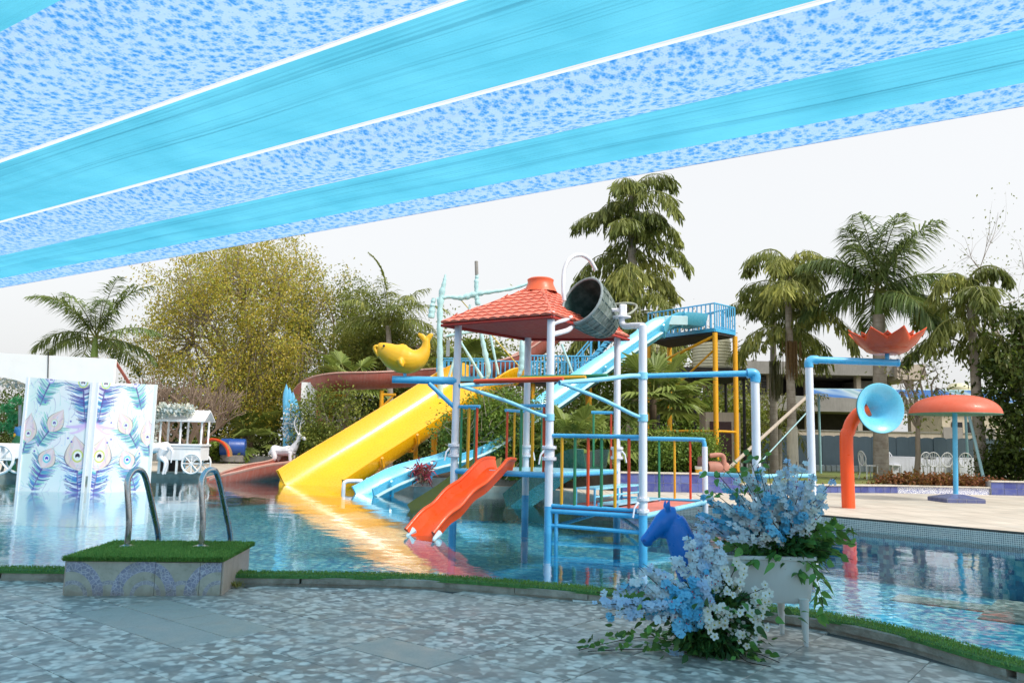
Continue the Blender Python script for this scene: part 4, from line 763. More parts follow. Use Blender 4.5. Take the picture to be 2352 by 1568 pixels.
# ================================================================ LEFT SIDE: PANELS, STAGE, CART
PB1, PB2, PB3, PB4 = G(48, 1122, WZ), G(195, 1127, WZ), G(205, 1127, WZ), G(338, 1122, WZ)
PB1 = G(40, 1127, WZ); PB2 = G(190, 1131, WZ); PB3 = G(203, 1131, WZ); PB4 = G(340, 1128, WZ)
def hexl(h): return np.array(lin(h))
def paint(W_=150, H_=270, seed=3):
    rg = np.random.default_rng(seed); im = np.ones((H_, W_, 3)) * hexl('#f3f4f2'); yy, xx = np.mgrid[0:H_, 0:W_]; u, v = xx / W_, yy / H_ * 1.8
    def blend(mask, col): im[:] = im * (1 - mask[..., None]) + np.asarray(col) * mask[..., None]
    for cx, cy, rx, ry, col, a in ((.15, .25, .2, .3, '#b8f0e4', .6), (.1, 1.2, .25, .4, '#c2f2dc', .6), (.75, .3, .2, .25, '#c6e2fa', .5), (.45, .45, .2, .15, '#d3f2ee', .6), (.3, .9, .3, .15, '#e0d4f6', .5), (.8, 1.45, .25, .3, '#b4d8f4', .6), (.5, 1.3, .25, .2, '#c4f0ea', .6), (.3, 1.55, .3, .2, '#cdeef2', .6)):
        blend(.55 * a * np.exp(-((u - cx) / rx) ** 2 - ((v - cy) / ry) ** 2), hexl(col))
    def stroke(pts, wd, col, a=.8):
        pts = np.asarray(pts); m_ = np.zeros((H_, W_)); n = max(6, int(np.linalg.norm(pts[-1] - pts[0]) * 160)); t = np.linspace(0, 1, n)
        q = ((1 - t) ** 2)[:, None] * pts[0] + (2 * t * (1 - t))[:, None] * pts[1] + (t ** 2)[:, None] * pts[2]
        for (a_, b_), w_ in zip(q, wd * (1 - .7 * t)):
            x, y = a_ * W_, b_ / 1.8 * H_; r = max(.55, w_ * W_); x0, x1, y0, y1 = int(max(0, x - 2 * r - 1)), int(min(W_, x + 2 * r + 2)), int(max(0, y - 2 * r - 1)), int(min(H_, y + 2 * r + 2))
            if x1 > x0 and y1 > y0: m_[y0:y1, x0:x1] = np.maximum(m_[y0:y1, x0:x1], np.exp(-((xx[y0:y1, x0:x1] - x) ** 2 + (yy[y0:y1, x0:x1] - y) ** 2) / r ** 2))
        blend(np.clip(m_ * 1.2, 0, 1) * a, hexl(col))
    def feather(e, b, s, cols, eye, drop=None, tilt=0):
        e, b = np.array(e), np.array(b); d = b - e; L = np.linalg.norm(d); d /= L; n = np.array([-d[1], d[0]])
        for i in range(60):
            t = .06 + .94 * i / 60; p0 = e + d * L * t
            for sg in (-1, 1):
                ln = s * (1.25 - .75 * t) * rg.uniform(.7, 1.2); stroke([p0, p0 + n * sg * ln * .5 - d * ln * .12, p0 + n * sg * ln - d * ln * rg.uniform(.25, .6)], .011, cols[int(rg.integers(len(cols)))], .85)
        stroke([e, (e + b) / 2 + n * .01, b], .015, '#5a4a94', .95)
        if drop is not None:
            dp = np.array(drop)
            for k_, (rr, col, a) in enumerate(((1.06, '#6d5a5c', .8), (.98, '#f0dccf', .95), (.7, '#e6c4d6', .6), (.4, '#f4ecec', .5))):
                dd = dp - e; Ld = np.linalg.norm(dd); ddn = dd / Ld; w1 = (u - e[0]) * ddn[0] + (v - e[1]) * ddn[1]; w2 = -(u - e[0]) * ddn[1] + (v - e[1]) * ddn[0]; tt = w1 / Ld
                tq = np.clip((w1 + s * .75) / (s * .75 + Ld), 0, 1); ww = s * .72 * rr * np.clip(np.sin(math.pi * tq ** .75), 0, 1) ** 1.15 * ((w1 > -s * .75) & (w1 < Ld)); blend(np.clip((ww - abs(w2)) * W_, 0, 1) * a, hexl(col))
        for rr, col in zip((1.0, .8, .66, .44), eye):
            m_ = np.clip((s * .34 * rr - np.hypot((u - e[0]), (v - e[1] + s * .1) * .9)) * W_, 0, 1); blend(m_, hexl(col))
        m_ = np.clip((s * .09 - np.hypot((u - e[0]), (v - e[1] - s * .02))) * W_, 0, 1); blend(m_, hexl('#f0f0f0'))
    A1 = ['#1f8cc8', '#3f5fb8', '#5c429a', '#36b4b8', '#6a74c4', '#32307c', '#e6f2fc', '#f4f6fc']; A2 = ['#5cc8bc', '#7cd4b8', '#5a94c8', '#7470bc', '#9cdcc8', '#f0f2fa', '#54689c']
    feather((.36, .02), (.22, .42), .17, A2, ('#b8a8e8', '#ded2f4', '#f4f4f4', '#5646b8'))
    feather((.86, .03), (.95, .66), .24, A1, ('#d8e070', '#7fc0d8', '#f4f4f4', '#4a4468'))
    feather((.08, .86), (.02, 1.15), .17, A2, ('#e6d6b4', '#c8e8dc', '#f4f4f4', '#52408f'), (.10, .52))
    feather((.47, .68), (.25, 1.02), .18, A2, ('#e2d8b0', '#bfe4e0', '#f4f4f4', '#574aa4'), (.60, .44))
    feather((.40, 1.22), (.22, 1.68), .19, A2 + A1[:3], ('#6fd8dc', '#50c4d8', '#eef4f8', '#4d40c4'), (.50, 1.02))
    feather((.87, 1.17), (.93, 1.78), .27, A1, ('#d0d45c', '#e8ecd0', '#f8f8f8', '#2c2440'), (.80, .82))
    for i in range(150):
        x, y = rg.uniform(0, 1), rg.uniform(0, 1.8); d_ = rg.normal(0, 1, 2) * np.array([.06, .1]); stroke([(x, y), (x + d_[0] + .03, y + d_[1] * .5), (x + d_[0], y + d_[1])], .006, ['#b9b4d8', '#9fd8d0', '#c8c2dc', '#a8c8e8', '#8f86b8', '#b4e4d4'][int(rg.integers(6))], .6)
    stroke([(.95, .66), (.8, .72), (.66, .70)], .04, '#d3b4ec', .8); stroke([(.95, .68), (.85, .80), (.72, .80)], .03, '#e6c2ee', .8); stroke([(.95, 1.76), (.8, 1.7), (.7, 1.72)], .05, '#c9b6ee', .8)
    for x, y in ((.72, .62), (.7, .88), (.76, .93), (.3, .36), (.33, .74), (.2, 1.1), (.72, 1.5), (.3, 1.75)): blend(np.clip((.018 - np.hypot(u - x, v - y)) * W_, 0, 1), hexl('#6a62c4'))
    return np.clip(im, 0, 1)
k = NT('feather_print'); a = k.new('Attribute', _attribute_name='print'); k.P(Base_Color=a.outputs['Color'], Roughness=.45); FPM = k.m
def panel(a, b, ztop_a, ztop_b, img, label):
    a, b = at(a, 0), at(b, 0); t = unit(b - a); nn = A(t[1], -t[0], 0); H_, W_ = img.shape[:2]; z0 = -.1
    r = thing('feather_panel', label, 'panel', (*((a + b) / 2)[:2], -.75), 'pair of peacock feather panels standing in the pool')
    core = MB().loft([[a - nn * .03 + A(0, 0, -.74), b - nn * .03 + A(0, 0, -.74), b + nn * .0 + A(0, 0, -.74), a + A(0, 0, -.74)], [a - nn * .03 + A(0, 0, ztop_a), b - nn * .03 + A(0, 0, ztop_b), b + A(0, 0, ztop_b), a + A(0, 0, ztop_a)]]).build('board', M('white_board', '#eceef2', .5, .04), r, smooth=False)
    uu, vv = np.meshgrid(np.linspace(0, 1, W_ + 1), np.linspace(0, 1, H_ + 1)); zt = ztop_a + (ztop_b - ztop_a) * uu
    vs = a + (b - a) * uu[..., None] + nn * .004 + np.stack([0 * uu, 0 * uu, zt + (z0 - zt) * vv], -1); vs = vs.reshape(-1, 3)
    i, j = np.meshgrid(np.arange(H_), np.arange(W_), indexing='ij'); q = (i * (W_ + 1) + j).ravel(); fs = np.stack([q, q + W_ + 1, q + W_ + 2, q + 1], 1)
    o = mesh_obj('printed_face', vs, fs, FPM, r, smooth=False); ca = o.data.attributes.new('print', 'FLOAT_COLOR', 'CORNER'); c = np.ones((H_ * W_, 4, 4), np.float32); c[:, :, :3] = img.reshape(-1, 1, 3); ca.data.foreach_set('color', c.ravel())
    for s_, e in ((a, ztop_a), (b, ztop_b)): MB().bar(s_ + A(0, 0, -.7) + nn * .01, s_ + A(0, 0, e) + nn * .01, .06, .05).build('frame_edge', M('white_board', '#eceef2'), r, smooth=False)
im = paint()
panel(PB1, PB2, P(62, 866, PB1[1])[2], P(203, 878, PB2[1])[2], im, 'white feather printed panel beside the arch, its large eye towards the other panel')
panel(PB3, PB4, P(206, 878, PB3[1])[2], P(352, 883, PB4[1])[2], im[:, ::-1], 'white feather printed panel beside the white cart, mirror image of its neighbour')
# white arch wall
WB = M('white_stage_board', '#f0f0ee', .6, .03)
dA = 23.5; r = thing('arch_wall', 'plain white stage wall with wide arch behind the feather panels', 'wall', (*P(150, 1090, dA)[:2], .22))
xr = P(262, 850, dA)[0]; ztop = P(262, 824, dA)[2]; xl = P(-330, 850, dA)[0]; xa0, xa1 = P(-160, 900, dA)[0], P(128, 900, dA)[0]; xc, ra = (xa0 + xa1) / 2, (xa1 - xa0) / 2; zs = P(0, 975, dA)[2]; rz = P(-10, 865, dA)[2] - zs
out = [(xl, .2), (xl, ztop + .25), (xr, ztop), (xr, .2), (xa1, .2)] + [(xc + ra * math.cos(t), zs + rz * math.sin(t)) for t in np.linspace(0, math.pi, 24)] + [(xa0, .2)]
n = len(out); tr = tessellate_polygon([[Vector((x, z, 0)) for x, z in out]])
vs = [(x, y, z) for y in (dA, dA + .12) for x, z in out]
mesh_obj('board', vs, [tuple(t) for t in tr] + [tuple(i + n for i in t[::-1]) for t in tr] + [(i, i + n, (i + 1) % n + n, (i + 1) % n) for i in range(n)], WB, r, smooth=False)
MB().bar(P(111, 808, dA - .012), P(110, 868, dA - .012), .02, .02).build('joint_gap', M('dark_gap', (.02, .02, .02), .9), r, smooth=False)
MB().bar(P(262, 826, dA + .4), P(300, 885, dA + .4), .07, .07).build('prop', M('red_oxide_prop', '#8a4a3c', .7), r, smooth=False)
# peacock behind the arch
PG = leafM('green_fringe', ['#1f8a52', '#3fb070', '#6fd09a', '#2a9a60'], .2); WD = M('white_disc', '#f2f4f4', .6, .03); TD = M('turquoise_disc', '#3fb4cc', .5, .05); GLD = M('gold_paint', '#c89a2a', .35, .1, metal=.4)
pk = thing('peacock_prop', 'green fringed peacock prop with white ringed eyes under the arch', 'prop', (*P(30, 1095, 24.6)[:2], .22))
for x, y, rp in ((43, 940, 26), (8, 958, 26), (44, 975, 24), (-40, 945, 26), (-30, 985, 26), (75, 950, 26), (170, 985, 26)):
    c = P(x, y, 24.6); R_ = rp * 24.6 / FOC; th = RNG.uniform(0, 6.28, 900); rr = np.sqrt(RNG.uniform(.1, 1, 900)) * R_
    cc_ = np.stack([c[0] + rr * np.cos(th), c[1] + RNG.uniform(-.02, .06, 900), c[2] + rr * np.sin(th)], 1); dd = np.stack([np.cos(th), RNG.normal(-.3, .2, 900), np.sin(th)], 1)
    o = leaf_obj('feather_disc', cc_, .12, .02, PG, pk, dirs=dd, bend=.1); MB().lathe([(0, -.01), (R_ * .95, -.01), (R_ * .95, .02), (0, .02)], c + A(0, .05, 0), (0, -1, 0), 24).build('disc_back', M('green_board', '#38a066', .7), o)
    MB().lathe([(0, .0), (R_ * .56, 0), (R_ * .56, .025), (0, .025)], c + A(0, -.17, 0), (0, -1, 0), 24).build('eye_ring', WD, o); MB().lathe([(0, 0), (R_ * .3, 0), (R_ * .3, .03), (0, .03)], c + A(0, -.20, 0), (0, -1, 0), 20).build('eye_centre', TD, o)
q = lambda x, y: P(x, y, 24.1)
organic('body', [([q(38, 1085), q(40, 1050), q(44, 1020), q(48, 1000)], [.22, .3, .22, .14])], M('dark_green_velvet', '#175a3a', .8, .2, 8), pk, .03, 4)
organic('head', [([q(48, 1005), q(45, 990), q(40, 985)], [.13, .12, .14]), ([q(40, 985), q(34, 988)], [.1, .04])], M('peacock_blue', '#2a6fa8', .6), pk, .025, 3)
MB().lathe([(0, -.12), (.1, -.06), (.1, .06), (0, .12)], q(40, 1000), (1, 0, .1), 14).build('collar', GLD, pk)
fl = thing('blue_flower_arch', 'blue cushion and cream flowers fixed around the arch opening', 'flowers', (*P(20, 1095, 24.3)[:2], .22))
MB().lathe([(0, -.05), (.42, -.05), (.42, .05), (0, .05)], P(46, 904, 24.3), (0, -1, 0), 24).build('blue_cushion', M('blue_satin', '#2a86bf', .4), fl); MB().tube([P(46, 930, 24.35), P(46, 1095, 24.35)], .05, 8).build('stake', STEEL, fl)
t = RNG.uniform(.3, 2.6, 700); cc_ = np.stack([xc + (ra - .12) * np.cos(t), np.full(700, 24.0) + RNG.normal(0, .1, 700), zs + (rz - .1) * np.sin(t)], 1) + RNG.normal(0, .09, (700, 3)); leaf_obj('cream_blossoms', cc_, .13, .1, leafM('cream_petals', ['#d8ccb0', '#efe8d8', '#8fb4d8', '#f4f2ec'], .3), fl)['kind'] = 'stuff'
# white carriage at the far left
cg = thing('white_carriage', 'white decorated carriage with spoked wheels partly behind the feather panel', 'cart', (*P(5, 1092, 22.6)[:2], .22))
WP = M('white_gloss_paint', '#eeeef0', .35, .04, dirt=.12)
a = P(-60, 1052, 22.6); b = P(32, 1018, 22.6); MB().box((a + b) / 2, (abs(b[0] - a[0]), .8, abs(b[2] - a[2]))).build('body', WP, cg, bevel=.03)
def wheel(root, c, R_, ax=(0, 1, 0), n=8, mat=None, hub=.06):
    ax = unit(ax); s_, u = frame(ax, (0, 0, 1)); ring = [c + R_ * .92 * (math.cos(t) * s_ + math.sin(t) * u) for t in np.linspace(0, 2 * math.pi, 29)]
    w_ = MB().tube(ring, R_ * .09, 8, cap=False).build('wheel', mat or WP, root)
    for i in range(n): t = i * 2 * math.pi / n; MB().tube([c, c + R_ * .9 * (math.cos(t) * s_ + math.sin(t) * u)], R_ * .06, 6).build('spoke', mat or WP, w_)
    MB().lathe([(0, -hub), (hub, -hub), (hub, hub), (0, hub)], c, ax, 12).build('hub', mat or WP, w_)
z = .22 + .45; wheel(cg, A(P(0, 1060, 22.2)[0], 22.15, z), .42); wheel(cg, A(P(-70, 1060, 22.2)[0], 22.15, z), .42); wheel(cg, A(P(0, 1060, 22.2)[0], 23.05, z), .42)
lt = thing('grey_trestle', 'small grey trestle below the white carriage body', 'trestle', A(P(22, 1092, 23)[0], 23, .22))
for dx in (-.25, .25): MB().bar(A(P(22, 1092, 23)[0] + dx, 23, .22), A(P(22, 1092, 23)[0] + dx * .5, 23, .85), .05, .05).build('leg', M('taupe_wood', '#7a6a60', .7), lt, smooth=False)
MB().bar(A(P(22, 1092, 23)[0] - .3, 23, .87), A(P(22, 1092, 23)[0] + .3, 23, .87), .1, .05).build('top_bar', M('taupe_wood', '#7a6a60'), lt, smooth=False)
# white cart
cb = G(400, 1087, .22); dC = cb[1]; pxm = dC / FOC
ct_ = thing('candy_cart', 'white roofed candy cart with one spoked wheel on the far deck', 'cart', (P(410, 1087, dC)[0], dC, .22))
zz = lambda y: P(410, y, dC)[2]; xx_ = lambda x: P(x, 1040, dC)[0]; x0, x1 = xx_(368), xx_(468); yb, yf = dC + .45, dC - .25; xm = xx_(417)
MB().box(A((x0 + x1) / 2, (yb + yf) / 2, (zz(1022) + zz(1056)) / 2), (x1 - x0, yb - yf, zz(1022) - zz(1056))).build('body', WP, ct_, smooth=False, bevel=.01); MB().box(A((x0 + x1) / 2, (yb + yf) / 2, zz(1021)), (x1 - x0 + .08, yb - yf + .08, .06)).build('counter', WP, ct_, smooth=False, bevel=.01)
MB().bar(A(x0, yf - .012, zz(1028)), A(x1, yf - .012, zz(1028)), .02, .03).build('moulding', WP, ct_, smooth=False)
for x_ in (x0 + .04, xm, x1 - .04):
    for y_ in (yb - .05, yf + .05):
        h0, h1 = zz(1021), zz(966); pf = [(.035, 0), (.04, .05), (.028, .09), (.035, .3), (.042, .45), (.028, .55), (.035, .6), (.03, h1 - h0)]
        MB().lathe(pf, A(x_, y_, h0), seg=10).build('turned_post', WP, ct_)
rf = MB(); ym = (yb + yf) / 2; e = .12
rf.loft([[A(x_, yf - e, zz(968)), A(x_, ym, zz(944)), A(x_, yb + e, zz(968)), A(x_, yb + e, zz(965)), A(x_, ym, zz(941)), A(x_, yf - e, zz(965))] for x_ in (x0 - .1, x1 + .1)]); rfo = rf.build('roof', WP, ct_, smooth=False)
for i in range(9): x_ = x0 - .05 + (x1 - x0 + .1) * i / 8; MB().bar(A(x_, yf - e, zz(964.5)), A(x_, ym, zz(940.5)), .03, .012).build('roof_batten', WP, rfo, smooth=False)
for x_ in (x0 - .04, x0 + .6): MB().add([(x_, yf - e + .02, zz(967)), (x_, ym, zz(945)), (x_, yb + e - .02, zz(967))], [(0, 1, 2)]).build('gable', WP, rfo, smooth=False)
for x_ in (xx_(374), xx_(414)): 
    for y_ in (yf + .04, yb - .04): MB().bar(A(x_, y_, .22), A(x_, y_, zz(1055)), .06, .06).build('leg', WP, ct_, smooth=False)
wheel(ct_, A(xx_(450), yf - .06, .22 + .33), .33); wheel(ct_, A(xx_(450), yb + .06, .22 + .33), .33)
gl_ = thing('flower_garland', 'cream and blue flower garland along the roof and post of the candy cart', 'flowers', A(x0 - .1, yf, zz(1010)))
pts = [(x, yf - .1, z) for x, z in zip(np.linspace(x0 - .15, xx_(442), 60), zz(941) + np.interp(np.linspace(0, 1, 60), [0, .15, .5, 1], [-.25, 0, .02, .0]))] + [(x0 - .22 + RNG.normal(0, .06), yf - .05, z) for z in np.linspace(zz(1030), zz(948), 60)]
cc_ = np.repeat(np.array(pts), 14, 0) + RNG.normal(0, .075, (len(pts) * 14, 3)); leaf_obj('garland_blossoms', cc_, .12, .1, leafM('garland_petals', ['#f2efe4', '#faf8f2', '#b4d8f2', '#eef2f6', '#f8f6f0'], .45), gl_)['kind'] = 'stuff'
MB().tube([A(x0 - .2, yf - .05, zz(1030)), A(x0 - .2, yf - .05, zz(950)), A(x0, yf - .1, zz(942)), A(xx_(440), yf - .1, zz(941))], .03, 6).build('garland_stem', M('dark_stem', '#2a3a20', .8), gl_)
bs_ = thing('black_display_stand', 'black draped display stand behind the candy cart', 'stand', A(xx_(360), dC + 1.1, .22)); MB().lathe([(0, 0), (.42, 0), (.36, .5), (.33, .95), (.3, 1.0), (0, 1.0)], A(xx_(362), dC + 1.1, .22), seg=16).build('drape', M('black_cloth', (.02, .02, .022), .85), bs_)
# white horse statue half hidden by the panel
def quad(name, label, cat, base, L, head, mat, group=None, antler=False):
    """small standing quadruped statue: base point, body length, unit heading"""
    hd = unit(head); s_ = A(-hd[1], hd[0], 0); u = A(0, 0, 1); T = lambda a, b, c: base + hd * a * L + s_ * b * L + u * c * L
    r = thing(name, label, cat, base, group)
    tb_ = [([T(-.5, 0, .82), T(-.42, 0, .84), T(-.1, 0, .80), T(.2, 0, .82), T(.42, 0, .86)], [.09 * L, .17 * L, .16 * L, .19 * L, .14 * L]),
           ([T(.36, 0, .88), T(.5, 0, 1.1), T(.6, 0, 1.34)], [.15 * L, .10 * L, .075 * L]), ([T(.56, 0, 1.36), T(.72, 0, 1.30), T(.86, 0, 1.2)], [.085 * L, .07 * L, .045 * L])]
    for sg in (-1, 1):
        tb_ += [([T(.32, sg * .1, .78), T(.34, sg * .11, .42), T(.34, sg * .11, .05), T(.36, sg * .11, .01)], [.085 * L, .05 * L, .032 * L, .045 * L]),
                ([T(-.38, sg * .1, .8), T(-.3, sg * .11, .55), T(-.46, sg * .11, .36), T(-.42, sg * .11, .05), T(-.40, sg * .11, .01)], [.13 * L, .085 * L, .045 * L, .032 * L, .045 * L]), ([T(.56, sg * .05, 1.4), T(.53, sg * .09, 1.52)], [.035 * L, .012 * L])]
    tb_.append(([T(-.5, 0, .86), T(-.62, 0, .7), T(-.6, 0, .35 if not antler else .66)], [.05 * L, .05 * L, .02 * L])); organic('body', tb_, mat, r, .014 * L, 3, 10)
    if antler:
        for sg in (-1, 1):
            m = MB(); m.tube(smooth_path([T(.55, sg * .04, 1.4), T(.5, sg * .14, 1.6), T(.48, sg * .2, 1.8), T(.56, sg * .2, 1.98)], 4), .014 * L + .004, 6)
            for c_ in (1.6, 1.75): m.tube([T(.49, sg * .16, c_), T(.62, sg * .2, c_ + .12)], .01 * L + .003, 6)
            m.build('antler', mat, r)
    return r
STW = M('white_statue_paint', '#ebe9ee', .5, .04, 4, dirt=.15)
quad('horse_statue', 'white horse statue half hidden behind the feather panel by the cart', 'statue', A(P(345, 1085, 25.2)[0], 25.2, .22), 1.0, (-1, -.1, 0), STW)
quad('deer_statue', 'white antlered deer statue beside the pale blue winged prop', 'statue', A(P(652, 1055, 27)[0], 27, .22), .95, (.85, -.3, 0), STW, antler=True)
# blue wing prop with flowers, white board behind
wp = thing('blue_wing_prop', 'pale blue feather wing prop dressed with white flowers behind the deer statue', 'prop', (*P(672, 1060, 27.6)[:2], .22)); BW = M('wing_blue', '#5fb4dc', .5, .15, 3, dirt=.2, dcol=(.6, .8, .9))
for i, (x, y0, y1, w_) in enumerate(((655, 882, 1040, 9), (663, 890, 1045, 10), (672, 900, 1050, 10), (680, 915, 1050, 10), (688, 935, 1045, 9))):
    a, b = P(x, y1, 27.6), P(x + (3 - i), y0, 27.6); m = MB().tube(smooth_path([a, L_(a, b, .4) + A(.05, 0, 0), L_(a, b, .75), b], 4), list(np.interp(np.linspace(0, 1, 13), [0, .3, .8, 1], [w_ * .6, w_, w_ * .8, .8]) * .0151), 8, flat=.4); m.build('wing_feather', BW, wp)
cc_ = np.concatenate([np.array(P(x, y, 27.35)) + RNG.normal(0, .12, (40, 3)) for x, y in ((655, 1000), (660, 975), (668, 940), (678, 960), (684, 985), (672, 1015), (690, 1010))]); leaf_obj('white_blossoms', cc_, .11, .09, leafM('white_petals', ['#e8ecf4', '#f6f6f6', '#c4d4ee'], .3), wp)['kind'] = 'stuff'
wbd = thing('white_backboard', 'tall white backboard half hidden by the shrub beside the blue wing', 'board', (*P(706, 1050, 28.6)[:2], .22)); a = P(698, 1045, 28.6); b = P(716, 878, 28.6); MB().box(A((a[0] + b[0]) / 2, 28.6, (.2 + b[2]) / 2), (.55, .1, b[2] - .2)).build('panel_board', WB, wbd, smooth=False)
# ================================================================ LADDER PLINTH
f0, f1, bk1 = G(147, 1367), G(506, 1367), G(570, 1318); bk1 = f1 + (bk1 - f1) * .95; bk0 = f0 + (bk1 - f1) * 1.0; zpl = P(150, 1283, f0[1])[2]
pl = thing('ladder_plinth', 'tiled plinth with turf top carrying the pool ladder rails', 'plinth', at((f0 + f1 + bk0 + bk1) / 4, 0))
MB().loft([[at(q, z) for q in (f0 + A(.012, .012, 0), f1 + A(-.012, .012, 0), bk1, bk0)] for z in (-.6, zpl - .012)]).build('core', M('plinth_cement', '#8f8a80', .85, .15, 5, dirt=.5), pl, smooth=False)
k = NT('arch_mosaic_tile'); v = k.new('TexCoord').outputs['UV']; sx = k.new('SeparateXYZ', Vector=v)
um = k.math('SUBTRACT', k.math('MODULO', k.math('ADD', sx.outputs[0], .26), .62), .31); dd = k.math('SQRT', k.math('ADD', k.math('POWER', um, 2.), k.math('POWER', k.math('MULTIPLY', sx.outputs[1], .92), 2.)))
ring = k.math('COMPARE', dd, .235, .045); un = k.math('SUBTRACT', k.math('MODULO', k.math('ADD', sx.outputs[0], .40), .31), .155); d2 = k.math('SQRT', k.math('ADD', k.math('POWER', un, 2.), k.math('POWER', sx.outputs[1], 2.))); ring2 = k.math('COMPARE', d2, .115, .018)
vo = k.new('TexVoronoi', Vector=k.pos(), Scale=30., _feature='DISTANCE_TO_EDGE'); vc = k.new('SeparateColor', Color=k.new('TexVoronoi', Vector=k.pos(), Scale=30.).outputs['Color']).outputs[0]
cell = k.mix(k.ramp(vo.outputs[0], [(.03, 0.), (.09, 1.)]), lin('#b8bac4'), k.ramp(vc, [(0, lin('#80849a')), (1, lin('#9a9cb2'))]))
base = k.ramp(k.noise(k.pos(), 5, 5, .65), [(.3, lin('#a09f92')), (.7, lin('#bab8aa'))]); c = k.mix(k.math('MAXIMUM', ring, k.math('MULTIPLY', ring2, .7)), base, cell)
gr_ = k.ramp(k.math('ADD', sx.outputs[1], k.math('MULTIPLY', k.noise(k.pos(), 7, 4), .2)), [(.10, .55), (.2, 0.)]); c = k.mix(gr_, c, lin('#7a6a58')); st_ = k.ramp(k.noise(k.pos(), 9, 5, .7), [(.5, 0.), (.7, .55)]); c = k.mix(st_, c, lin('#6f7360'))
k.P(Base_Color=c, Roughness=.4); ARM = k.m
SIDE = M('plain_cream_tile', '#b9a99a', .5, .12, 4, dirt=.5, dcol=(.2, .16, .1), streak=False)
def face_tiles(a, b, cuts, mat, name):
    t = unit(at(b - a, 0)); nn = A(t[1], -t[0], 0); L_w = np.linalg.norm(at(b - a, 0)); pos_ = 0
    for c0_, c1_ in zip(cuts[:-1], cuts[1:]):
        p0, p1 = at(a, 0) + t * (L_w * c0_ + .002), at(a, 0) + t * (L_w * c1_ - .002); zt = zpl - .02 + RNG.uniform(-.006, .004); o_ = nn * (.012 + RNG.uniform(0, .004))
        o = mesh_obj(name, [p0, p1, p1 + A(0, 0, zt), p0 + A(0, 0, zt), p0 + o_, p1 + o_, p1 + o_ + A(0, 0, zt), p0 + o_ + A(0, 0, zt)], [(4, 5, 6, 7), (0, 4, 7, 3), (1, 2, 6, 5), (3, 7, 6, 2), (0, 3, 2, 1)], mat, pl, smooth=False)
        uv = o.data.uv_layers.new(name='UVMap')
        for l in o.data.loops: q = o.data.vertices[l.vertex_index].co; w_ = A(*q) + ORG[pl.name] - at(a, 0); uv.data[l.index].uv = (float(w_ @ t), float(w_[2]))
face_tiles(f0, f1, [0, .57, .86, 1.0], ARM, 'face_tile'); face_tiles(f1, bk1, [0, .5, 1.0], SIDE, 'side_tile'); face_tiles(bk0, f0, [0, .5, 1.0], SIDE, 'side_tile')
tp = [f0 + A(-.02, -.03, 0), f1 + A(.02, -.03, 0), bk1 + A(.05, .0, 0), bk0 + A(0, .02, 0)]
MB().loft([[at(q, zpl - .012) for q in tp], [at(q, zpl + .012) for q in tp]]).build('turf_mat', M('turf_backing', '#35602c'), pl, smooth=False, bevel=.01)
n = 26000; a, b = RNG.random(n), RNG.random(n); cc_ = ((1 - a) * (1 - b))[:, None] * tp[0] + (a * (1 - b))[:, None] * tp[1] + (a * b)[:, None] * tp[2] + ((1 - a) * b)[:, None] * tp[3]; cc_[:, 2] = zpl + .01
e = RNG.random(6000); fr_ = (1 - e)[:, None] * tp[0] + e[:, None] * tp[1]; fr_[:, 2] = zpl - .012 + RNG.uniform(-.008, .02, 6000); e = RNG.random(3500); sr_ = (1 - e)[:, None] * tp[1] + e[:, None] * tp[2]; sr_[:, 2] = zpl - .012 + RNG.uniform(-.008, .02, 3500)
turf('turf_pile', np.concatenate([cc_, fr_, sr_]), .034, .006, pl)['kind'] = 'stuff'
lr = thing('pool_ladder', 'pair of bent stainless steel pool ladder handrails on the turf plinth', 'ladder', at((G(292, 1257, zpl) + G(462, 1256, zpl)) / 2, zpl))
CHR = M('stainless_steel', '#b9bcbd', .22, .06, 6, metal=.95, dirt=.15)
for x, xs in ((291.5, 1.), (461.5, .93)):
    b = G(x, 1256, zpl + .012); d = b[1]; pk_ = P(x + 26 * xs, 1079, d + .14); fa = P(x + 72 * xs, 1250, d + .62)
    pts = [b, at(b, b[2] + .25), P(x + 1, 1115, d), P(x + 6, 1092, d + .03), P(x + 16, 1080, d + .08), P(x + 30, 1079, d + .15), P(x + 40 * xs, 1090, d + .22), P(x + 49 * xs, 1120, d + .32), P(x + 62 * xs, 1180, d + .47), P(x + 70 * xs, 1218, d + .56), fa, fa + A(.0, .03, -.5), fa + A(.0, .03, -.95)]
    o = MB().tube(smooth_path(pts, 5), .0285, 14).build('handrail', CHR, lr); MB().lathe([(.024, .03), (.04, .024), (.09, .012), (.098, .0), (.0, -.002)], b, seg=24).build('base_flange', CHR, o)
for z in (-.15, -.4): q0, q1 = G(291 + 72, 1250, .3), G(461 + 67, 1250, .3)
# ================================================================ HORSE PLANTER
dH = 5.95; H_ = lambda x, y, dy=0.: P(x, y, dH + dy); hp = lambda px: px * dH / FOC
HB = M('cobalt_gloss_paint', '#1474cc', .32, .08, 4, dirt=.1, dcol=(.1, .3, .6)); HW = M('white_planter_paint', '#d4d6d2', .5, .05, 4, dirt=.25, dcol=(.4, .4, .38))
hpl = thing('horse_planter', 'cobalt blue horse headed white planter standing on the near deck', 'planter', G(1760, 1478, 0))
